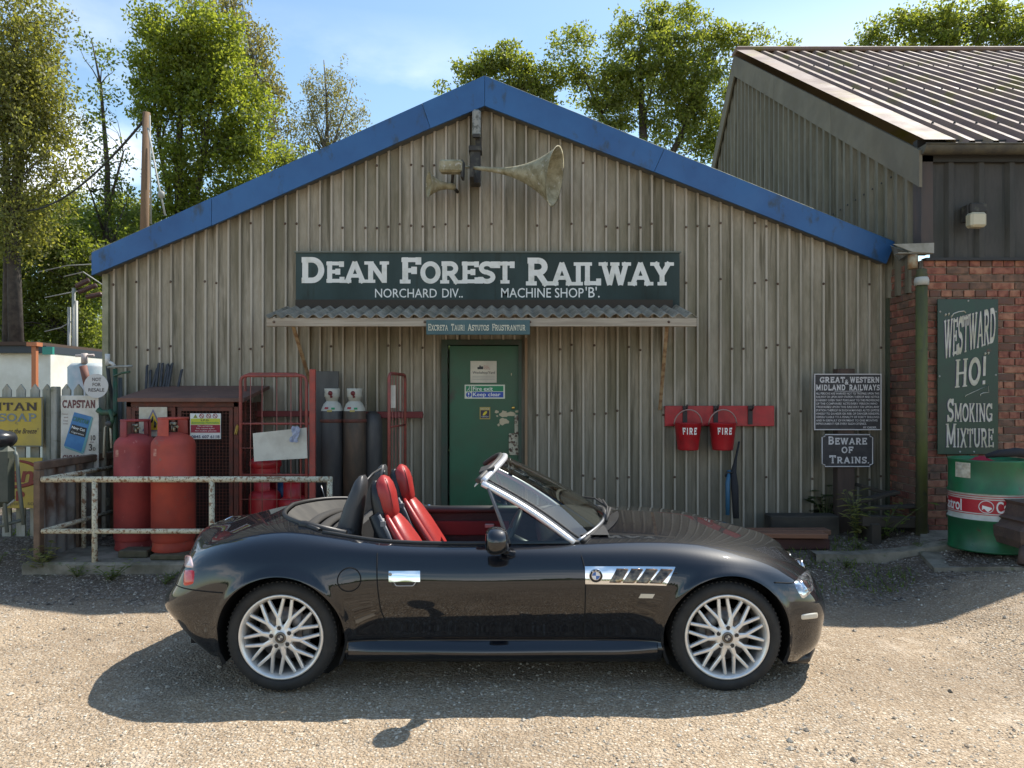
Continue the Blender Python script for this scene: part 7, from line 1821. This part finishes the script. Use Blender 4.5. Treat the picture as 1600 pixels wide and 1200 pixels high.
# seats
red_l = M('red_leather', (.38, .030, .026), .38, col2=(.32, .026, .024), nscale=9, bump=.12, bscale=160)
blk_l = M('black_leather', (.014, .014, .015), .42, bump=.1, bscale=160)
def loft(mb, secs, n=24, cap=True, mi=0):
    """secs: (centre, half-width across v, half-thickness along d, d vector, exponent)"""
    rows = []
    for c, w, th, d, ex in secs:
        d = Vector(d).normalized(); rr2 = []
        for k in range(n):
            t_ = 2 * pi * k / n; ct, st_ = cos(t_), sin(t_)
            a = abs(ct) ** (2 / ex) * (1 if ct > 0 else -1); b = abs(st_) ** (2 / ex) * (1 if st_ > 0 else -1)
            rr2.append(Vector(c) + Vector((0, -1, 0)) * (w * a) + d * (th * b))
        rows.append(rr2)
    mb.grid(rows, mi=mi, wrap=True)
    if cap: mb.add(rows[0], [tuple(range(n))], mi, True); mb.add(rows[-1], [tuple(range(n))], mi, True)
def seat(v0):
    s_ = link('seat', None, car); s_.location = Vector(Cw(-.7, v0, .35)) - car.location
    # backrest spine leaning back, from the cushion up
    base = Vector(Cw(-.50, v0, .42)); top = Vector(Cw(-.80, v0, .93)); ax_ = (top - base).normalized(); d = Vector((ax_.z, 0, -ax_.x))   # forward normal
    hb = base.lerp(top, .86); ax2 = Vector((-.20, 0, 1)).normalized(); d2 = Vector((ax2.z, 0, -ax2.x))
    mb = MB(); secs = []
    for g, w, th in ((0, .225, .080), (.2, .235, .08), (.5, .235, .075), (.75, .205, .065), (.92, .15, .055), (1.0, .125, .05)):
        secs.append((base.lerp(top, g) - d * .02, w, th, d, 3))
    loft(mb, secs, 28); secs = [(hb + ax2 * (.27 * g) - d2 * .022, w, th, d2, 2.8) for g, w, th in ((-.1, .12, .05), (.3, .112, .045), (.6, .108, .042), (.85, .085, .032), (.97, .04, .015))]; loft(mb, secs, 24); mb.build('seat_shell', blk_l, s_)
    mb = MB(); secs = []
    for g, w, th in ((.02, .165, .06), (.25, .175, .068), (.55, .165, .062), (.75, .135, .052), (.86, .095, .040), (.92, .05, .02)): secs.append((base.lerp(top, g) + d * .048, w, th, d, 2.6))
    loft(mb, secs, 24); mb.build('seat_back_panel', red_l, s_)
    for sg in (1, -1):
        mb = MB(); P = [base.lerp(top, g) + d * (.065 - .03 * g) + Vector((0, -sg * w, 0)) for g, w in ((0, .20), (.2, .215), (.45, .21), (.7, .175), (.88, .125), (.95, .09))]
        mb.tube(P, [.02, .030, .030, .026, .018, .010], 12); mb.build('side_bolster', red_l, s_)
    mb = MB(); secs = []
    for g, w, th in ((0, .04, .02), (.04, .075, .040), (.15, .095, .055), (.35, .102, .057), (.6, .105, .059), (.8, .096, .050), (.93, .070, .034), (1.0, .02, .010)):
        secs.append((hb + ax2 * (.275 * g) + d * (.028), w, th, d2, 2.7))
    loft(mb, secs, 28); mb.build('headrest', red_l, s_)
    mb = MB(); P = []
    for g, w, th in ((.04, .075, .040), (.15, .095, .055), (.35, .108, .064), (.6, .112, .066), (.8, .102, .056), (.93, .075, .038)): P.append(hb + ax2 * (.275 * g) + d * .028 + d2 * (th * .62) + Vector((0, -w * .80, 0)))
    mb.tube(P, .0022, 5); mb.build('stitching', M('stitch_dark_red', (.12, .012, .012), .7), s_)
    mb = MB(); secs = [(Vector(Cw(x, v0, z)), w, th, Vector((0, 0, 1)), 3) for x, z, w, th in ((-.55, .42, .22, .06), (-.40, .44, .245, .085), (-.15, .46, .24, .085), (.0, .45, .20, .05))]
    loft(mb, secs, 24); mb.build('seat_cushion', red_l, s_)
    mb = MB(); a = Vector(Cw(-.775, v0 + .195, .93)); mb.tube([a + Vector((0, 0, .0)), Vector(Cw(-.72, v0 + .235, .84)), Vector(Cw(-.66, v0 + .26, .70))], .007, 5, flat=1.8); mb.box(Cw(-.745, v0 + .225, .885), (.03, .012, .03)); mb.build('seat_belt', M('belt_grey', (.16, .16, .17), .6), s_)
    return s_
seat(.36); seat(-.36)
# roll-over hoops with the wind net between
def hoop(v0):
    mb = MB(); secs = []
    for x, z, w, th in ((-1.00, .70, .15, .075), (-.985, .84, .145, .070), (-.955, .97, .125, .058), (-.930, 1.06, .105, .045), (-.918, 1.115, .08, .033), (-.912, 1.14, .045, .016)): secs.append((Vector(Cw(x, v0, z)), w, th, (1, 0, .15), 2.8))
    loft(mb, secs, 24); return mb.build('roll_hoop', M('hoop_grey_black', (.045, .045, .046), .45, bump=.1, bscale=160), car)
hoop(.36); hoop(-.36)
mb = MB(); mb.bx(-1.03, -.93, CY - .57, CY + .57, .60, .845, bev=.02); mb.build('hoop_base', trim, car)
ng = glass('net_glass', (.55, .55, .55), .3, .02)
mb = MB(); mb.add([Cw(-.955, .26, .86), Cw(-.955, -.26, .86), Cw(-.918, -.29, 1.10), Cw(-.918, .29, 1.09)], [(0, 1, 2, 3)]); wdn = mb.build('wind_deflector', ng, car, fix=False)
mb = MB(); mb.tube([Cw(-.93, .29, 1.07), Cw(-.917, .0, 1.115), Cw(-.915, -.29, 1.12)], .007, 6); mb.tube([Cw(-.90, -.30, 1.085), Cw(-.885, -.30, 1.085)], .022, 10); mb.build('deflector_rim', M('hoop_grey_black', (.045, .045, .046), .45), car)
# aerial on the far rear deck
mb = MB(); p = Vector(Cw(-1.36, -.52, top_z(-1.36, .52))); mb.tube([p, p + Vector((-.03, .0, .10))], .0025, 5); mb.lathe([(.012, 0), (.010, .012), (0, .014)], p, (0, 0, 1), 10); mb.build('aerial', M('aerial_steel', (.4, .4, .4), .3, .8), car)
# badge bump on boot
mb = MB(); mb.lathe([(0, .006), (.03, .004), (.035, 0)], Cw(-1.86, 0, .822), (-.45, 0, .9), 20); mb.build('boot_badge', chrome, car)
# ------------------------------------------------------------------ trees and plants
def leaf_mesh(cl, n_leaf, size, rs, droop=0.0, spread=.30, aspect=.5):
    """cl: (k,3) cluster centres; returns V,F of folded leaves scattered round them"""
    k = len(cl); N = k * n_leaf
    c = np.repeat(cl, n_leaf, 0); d = rs.normal(size=(N, 3)); d /= np.linalg.norm(d, axis=1, keepdims=True)
    r = spread * rs.random(N) ** .5; p = c + d * r[:, None] * np.array([1, 1, .75])
    if droop: p[:, 2] -= droop * rs.random(N)
    a = rs.normal(size=(N, 3)); a[:, 2] -= droop * 2.5; a /= np.linalg.norm(a, axis=1, keepdims=True)
    b = np.cross(a, rs.normal(size=(N, 3))); b /= np.linalg.norm(b, axis=1, keepdims=True)
    s = size * rs.uniform(.6, 1.3, N)[:, None]
    V = np.stack([p - a * s, p + b * s * aspect, p + a * s, p - b * s * aspect], 1).reshape(-1, 3)
    F = np.arange(N * 4).reshape(-1, 4); return V, F
def tree(name, label, Y, blobs, trunks, mat, bark, nclus, nleaf, lsize, spread=.3, droop=0.0, seed=1, cat='tree', group=None, thin=1.0, depth=None, aspect=.5):
    """blobs: (px,py,rx,ry[,weight]) in photograph pixels at distance Y, given a real depth; trunks: polylines [(px,py,r_m),...]"""
    rs = np.random.default_rng(seed); sc_ = Y / FPX
    base = W(trunks[0][0][0], trunks[0][0][1], Y) if trunks else W(blobs[0][0], blobs[0][1] + blobs[0][3], Y)
    base.z = max(0, min(base.z, .3)) if trunks else base.z
    t = thing(name, label, cat, base, group)
    vol = [b[2] * b[3] * (b[4] if len(b) > 4 else 1) for b in blobs]; tot = sum(vol); C = []
    for b, v in zip(blobs, vol):
        k = max(3, int(nclus * v / tot)); c = np.array(W(b[0], b[1], Y)); rx, rz = b[2] * sc_, b[3] * sc_; ry = depth or (rx + rz) / 2 * .8
        d = rs.normal(size=(k, 3)); d /= np.linalg.norm(d, axis=1, keepdims=True); r = rs.random(k) ** .42
        r *= 1 + .22 * np.sin(d[:, 0] * 5 + seed) * np.sin(d[:, 2] * 6 + seed * 2)
        q = c + d * r[:, None] * np.array([rx, ry, rz])
        # gather the leaf clusters into uneven clumps with gaps between
        m_ = max(3, k // 7); cc = q[rs.choice(k, m_, replace=False)]; w_ = rs.random(m_) * .5 * rx
        dd = np.linalg.norm(q[:, None] - cc[None], axis=2) + w_[None]; nn_ = cc[dd.argmin(1)]
        C.append(nn_ + (q - nn_) * rs.uniform(.55, 1.15, (k, 1)))
    C = np.concatenate(C)
    V, F = leaf_mesh(C, nleaf, lsize, rs, droop, spread, aspect)
    V -= np.array(t.location)
    o = link('crown', np_mesh('crown', V, F, mat, smooth=False), t)
    if trunks:
        mb = MB(); rr = random.Random(seed)
        ends = []
        for k, tr in enumerate(trunks):
            P = [W(a, b, Y) + Vector((0, rr.uniform(-.1, .1) if i else 0, 0)) for i, (a, b, r) in enumerate(tr)]; mb.tube(P, [r for a, b, r in tr], 8 if k == 0 else 6); ends += [(P[i], tr[i][2]) for i in range(1, len(P))]
        # branches from the stems out to leaf clusters
        nb = min(len(C), 46)
        for j in rs.choice(len(C), nb, replace=False):
            c = Vector(C[j]); q = min(ends, key=lambda e: (e[0] - c).length + (0 if e[0].z < c.z else 3)); a = q[0]; m_ = a.lerp(c, .5) + Vector((rr.uniform(-.2, .2), rr.uniform(-.2, .2), .12 * (c - a).length - droop * .3)); r0 = min(q[1] * .55, .012 + .012 * (c - a).length)
            mb.tube([a, a.lerp(m_, .5) + Vector((0, 0, .05)), m_, c], [r0, r0 * .8, r0 * .5, r0 * .2], 5)
        mb.build('trunk', bark, t)
    return t
lf_olive = leafmat('leaf_olive', (.10, .11, .035), (.20, .19, .075), .5)
lf_green = leafmat('leaf_bright', (.095, .13, .022), (.22, .245, .055), .55, tcol=(2.3, 2.2, .9))
lf_dark = leafmat('leaf_dark', (.055, .080, .022), (.15, .18, .05), .5)
lf_mid = leafmat('leaf_mid', (.085, .11, .028), (.22, .235, .065), .52)
lf_birch = leafmat('leaf_birch', (.12, .115, .055), (.22, .195, .10), .42)
bark_d = M('dark_bark', (.045, .035, .028), .9, col2=(.08, .065, .05), nscale=9, bump=.5)
bark_b = M('birch_bark', (.24, .21, .18), .85, col2=(.06, .05, .04), nscale=6, bump=.4)
G_ = 'trees behind the machine shop'
tree('birch_tree', 'large drooping olive green birch filling the upper left corner', 15, [(20, 60, 80, 100), (60, 180, 50, 110), (10, 200, 60, 90), (25, 330, 70, 80, .8), (95, 250, 28, 90, .4), (40, 130, 60, 60)], [[(28, 640, .16), (24, 400, .12), (30, 220, .09), (25, 40, .04)], [(10, 640, .10), (12, 350, .08), (2, 100, .03)]], lf_olive, bark_d, 800, 40, .042, .30, .30, 3, group=G_)
tree('slender_tree', 'slender sparse dark tree between the birch and the bright ash', 18, [(150, 75, 34, 36, .3), (175, 110, 26, 45, .4), (160, 190, 36, 60, .6), (168, 280, 44, 60, .8), (135, 330, 30, 55, .6), (190, 350, 30, 60)], [[(166, 640, .09), (168, 420, .08), (166, 260, .06), (155, 130, .03), (140, 60, .012)], [(168, 380, .04), (140, 300, .02), (112, 240, .01)], [(168, 330, .04), (196, 240, .02)]], lf_dark, bark_d, 120, 26, .050, .30, .05, 5, group=G_)
tree('ash_tree', 'tall bright green leafy ash behind the wooden pole', 20, [(262, 70, 60, 72), (318, 60, 70, 68), (270, 165, 60, 70), (345, 150, 68, 72), (370, 240, 54, 55), (290, 260, 62, 60), (262, 330, 50, 30, .8), (375, 300, 46, 30), (330, 100, 60, 60), (225, 130, 22, 60, .7), (330, 320, 60, 30), (400, 200, 32, 50, .8)], [[(283, 640, .17), (284, 420, .14), (280, 250, .10), (288, 60, .03)], [(284, 420, .10), (320, 250, .07), (340, 80, .02)], [(284, 400, .08), (250, 230, .05), (240, 120, .02)]], lf_green, bark_d, 1150, 38, .058, .34, .10, 7, group=G_)
tree('tall_birch', 'tall olive birch with hanging twigs behind the bright ash', 27, [(370, 30, 34, 45), (405, 70, 30, 50), (425, 140, 30, 45), (435, 200, 28, 50), (395, 120, 36, 60), (330, 0, 60, 30)], [[(410, 640, .14), (408, 300, .10), (400, 120, .05), (380, 10, .02)]], lf_birch, bark_b, 300, 26, .065, .34, .40, 9, group=G_)
tree('hanging_birch', 'sparse pale birch standing against the sky left of the gable', 27, [(510, 120, 38, 36, .6), (490, 165, 30, 50), (535, 165, 32, 50), (470, 195, 18, 35, .7), (562, 190, 20, 40, .6), (512, 215, 44, 34), (455, 225, 26, 30, .5)], [[(512, 640, .12), (512, 250, .07), (510, 150, .04), (505, 92, .015)], [(512, 250, .05), (540, 170, .02), (552, 125, .008)], [(512, 250, .05), (485, 170, .02), (478, 130, .008)]], lf_birch, bark_b, 260, 30, .045, .26, .50, 11, group=G_)
tree('bush', 'pale green bushy tree filling the gap above the blue fascia at left', 22, [(440, 250, 40, 30), (480, 270, 40, 22), (420, 285, 50, 25), (385, 300, 40, 25)], [[(440, 640, .1), (440, 300, .06)]], lf_mid, bark_d, 150, 28, .060, .32, .05, 13, group=G_)
tree('oak_tree', 'young oak just left of and behind the gable apex', 22, [(795, 75, 22, 16, .4), (775, 95, 36, 24), (745, 118, 38, 18), (810, 100, 34, 24, .6), (720, 106, 18, 12, .5), (815, 130, 40, 20), (850, 145, 30, 22), (690, 138, 8, 6, .5)], [[(800, 640, .14), (800, 200, .09), (795, 110, .03)], [(800, 200, .06), (750, 120, .02)]], lf_mid, bark_d, 230, 32, .062, .26, 0, 15, group=G_)
tree('large_oak', 'broad crowned oak rising behind the right slope of the gable', 22, [(905, 60, 36, 26, .7), (890, 105, 50, 36), (950, 140, 62, 45), (1000, 60, 60, 40), (1050, 40, 60, 35), (1000, 110, 70, 50), (1070, 110, 70, 60), (1060, 190, 62, 50), (1110, 160, 50, 70), (1130, 70, 40, 40), (1165, 75, 30, 30, .7), (1110, 230, 40, 40), (960, 180, 50, 35), (1190, 60, 26, 20, .6), (1225, 80, 30, 12, .6), (1085, 15, 30, 22, .6), (1030, 120, 120, 80, .5), (1000, 230, 100, 50, .6), (1265, 82, 12, 6, .5), (870, 75, 14, 20, .4)], [[(1010, 640, .24), (1010, 320, .18), (1005, 200, .12), (1000, 80, .04)], [(1010, 320, .13), (1070, 200, .08), (1100, 60, .02)], [(1008, 260, .10), (940, 180, .06), (900, 90, .02)]], lf_mid, bark_d, 1300, 36, .055, .29, 0, 17, group=G_)
tree('far_tree', 'dense tree top showing above the ribbed roof at the right edge', 30, [(1370, 55, 32, 28), (1420, 40, 40, 36), (1480, 35, 45, 42), (1540, 30, 40, 44), (1590, 45, 40, 40), (1640, 50, 40, 40), (1345, 74, 18, 12), (1500, 66, 120, 16)], [[(1480, 640, .25), (1480, 150, .15), (1480, 60, .05)]], lf_mid, bark_d, 420, 32, .085, .42, 0, 19, group=G_)
tree('hedge_tree', 'dense dark green tree mass above the white hut', 17, [(20, 480, 80, 60), (60, 420, 60, 60), (110, 470, 44, 60), (-10, 400, 60, 60), (95, 370, 40, 40, .8), (40, 520, 60, 25), (30, 350, 60, 50), (120, 400, 50, 40), (120, 520, 50, 30)], [[(105, 640, .09), (108, 520, .07), (130, 460, .04)], [(104, 610, .10), (98, 520, .07)]], leafmat('leaf_hedge', (.075, .10, .026), (.19, .21, .06), .52), bark_d, 900, 36, .045, .28, 0, 21, group=G_)
tree('scrub_tree', 'light green scrub between the masts and the shed corner', 21, [(145, 460, 30, 50), (150, 520, 30, 40), (140, 405, 50, 40), (190, 380, 40, 30), (120, 440, 26, 40, .7), (90, 330, 60, 40), (190, 340, 60, 40)], [[(140, 640, .08), (140, 500, .05)]], lf_mid, bark_d, 520, 34, .050, .32, 0, 23, group=G_)
tree('bush', 'sunlit bush in front of the birch trunks at left', 19, [(110, 350, 40, 30), (60, 350, 40, 40), (215, 345, 40, 25), (150, 360, 40, 30)], [[(110, 640, .08), (110, 380, .05)]], lf_mid, bark_d, 180, 30, .055, .30, 0, 25, group=G_)
# far-off wood closing the view at left
rs = np.random.default_rng(5); n_ = 2600
CX = rs.uniform(-75, 30, n_); CYy = rs.uniform(42, 62, n_); CZ = rs.random(n_) ** .7 * (11 + 2.5 * np.sin(CX * .35) + 2 * np.sin(CX * .9 + 1)) * np.where(CX < -6, 1, np.clip(1 - (CX + 6) / 20, 0.55, 1))
Vv, Ff = leaf_mesh(np.stack([CX, CYy, CZ], 1), 16, .26, rs, 0, 1.1)
tag(link('distant_wood', np_mesh('distant_wood', Vv, Ff, lf_dark, smooth=False)), 'dark distant wood beyond the yard', kind='stuff')
mb = MB(); rows = [[(x, 52 + d, z * (9 + 1.5 * sin(x * .3)) * (1 if x < -6 else max(.5, 1 - (x + 6) / 20))) for x in range(-76, 31, 3)] for d, z in ((-3, 0), (0, .55), (4, .75), (12, 0))]
mb.grid(rows); struct(mb, 'wooded_hill', M('hill_green', (.025, .04, .014), .9, col2=(.045, .07, .025), nscale=1.5))
# a wood behind the photographer (mirrored in the paintwork)
n_ = 1500; CX = rs.uniform(-45, 45, n_); CYy = rs.uniform(-34, -24, n_); CZ = rs.random(n_) ** .8 * (1.6 + .7 * np.sin(CX * .35) + .5 * np.sin(CX * .9))
Vv, Ff = leaf_mesh(np.stack([CX, CYy, CZ], 1), 10, .30, rs, 0, 1.2)
tag(link('woodland_edge', np_mesh('woodland_edge', Vv, Ff, lf_dark, smooth=False)), 'wood across the yard, mirrored in the car paint', kind='stuff')

# weeds
def plant(label, x, y, n, h, mat, seed, name='weed', z0=None, spread=.12, lw=.35):
    rs_ = random.Random(seed); z = ground_z(x, y) if z0 is None else z0; t = thing(name, label, 'plant', (x, y, z), 'weeds along the foot of the shed')
    mb = MB(); ms = MB()
    for k in range(n):
        a = rs_.uniform(0, 2 * pi); r = rs_.uniform(.2, 1) * spread; hh = h * rs_.uniform(.5, 1); p0 = Vector((x, y, z)); p1 = p0 + Vector((cos(a) * r * .5, sin(a) * r * .5, hh * .6)); p2 = p0 + Vector((cos(a) * r, sin(a) * r, hh))
        ms.tube([p0, p1, p2], [.004, .003, .0015], 4)
        for j in range(5):
            f = .25 + .75 * j / 4; c = p0.lerp(p2, f); b = rs_.uniform(0, 2 * pi); l = rs_.uniform(.5, 1) * h * .35; d = Vector((cos(b), sin(b), rs_.uniform(-.1, .6))).normalized(); s_ = d.cross(Vector((0, 0, 1))).normalized() * l * lw
            mb.add([c, c + d * l * .5 + s_, c + d * l + Vector((0, 0, -.15 * l)), c + d * l * .5 - s_], [(0, 1, 2), (0, 2, 3)])
    mb.build('leaves', mat, t, fix=False); ms.build('stems', M('stem_green', (.10, .12, .04), .8), t)
wd = leafmat('weed_leaf', (.07, .11, .025), (.16, .20, .05), .4)
wd2 = leafmat('weed_yellow', (.16, .17, .06), (.30, .27, .12), .4)
plant('broad leaved weed growing at the foot of the nearest railing post', WX(172, 6.2), 6.22, 9, .17, wd, 1, z0=None, spread=.2)
plant('small weed clump left of the railing post', WX(120, 6.3), 6.3, 8, .13, wd, 2, spread=.16)
plant('dry yellowish weeds below the timber screen corner', WX(75, 6.45), 6.4, 16, .24, wd2, 3, spread=.2)
for k_, (x_, y_, h_, l_) in enumerate(((-4.6, 6.6, .14, 'weed tuft in the gravel in front of the picket fence'), (-2.9, 6.15, .09, 'tiny weed in the gravel below the middle of the slab edge'), (2.95, 6.5, .10, 'weed tuft on the gravel side of the concrete kerb'), (3.7, 6.62, .09, 'small weed by the right end of the concrete kerb'), (3.3, 7.0, .12, 'weed tuft between the kerb and the sign post'))):
    plant(l_, x_, y_, 7, h_, wd, 30 + k_, spread=.10)
plant('low weeds along the slab edge near the car tail', WX(262, 6.2), 6.24, 8, .10, wd, 4, spread=.2)
plant('leafy sapling leaning over the broken pallet beside the downpipe', 3.62, 7.2, 10, .42, wd, 6, 'wall_plant', spread=.42, lw=.18)
plant('trailing dry weed at the foot of the sign post', 3.42, 7.3, 14, .50, wd2, 7, 'wall_plant', spread=.16, lw=.16)
plant('ivy growing up the cladding by the sign post', 3.30, 7.76, 10, .50, leafmat('ivy_leaf', (.03, .05, .02), (.06, .08, .03), .3), 8, 'ivy', spread=.12, lw=.4)
rs_ = np.random.default_rng(77); n_ = 9000
gx = rs_.uniform(-5.2, 5.2, n_); gy = rs_.uniform(5.9, 7.7, n_); k = (vnoise(gx, gy, 1.6, 41) + vnoise(gx, gy, 5, 42) * .7 > .18) & ~((gx > -4.3) & (gx < -1.2) & (gy > 6.3)) & ~((gx > 3.4) & (gy < 7.1)); gx, gy = gx[k], gy[k]; n_ = len(gx)
p = np.stack([gx, gy, gz_np(gx, gy)], 1); a = rs_.uniform(0, 2 * pi, n_); w_ = np.stack([np.cos(a), np.sin(a), np.zeros(n_)], 1) * rs_.uniform(.003, .008, n_)[:, None]
tip = p + np.stack([rs_.normal(0, .03, n_), rs_.normal(0, .03, n_), rs_.uniform(.02, .075, n_)], 1)
Vg = np.stack([p - w_, p + w_, tip], 1).reshape(-1, 3)
tag(link('grass_tufts', np_mesh('grass_tufts', Vg, np.arange(n_ * 3).reshape(-1, 3), wd, smooth=False)), 'grass and moss along the foot of the buildings', kind='stuff')
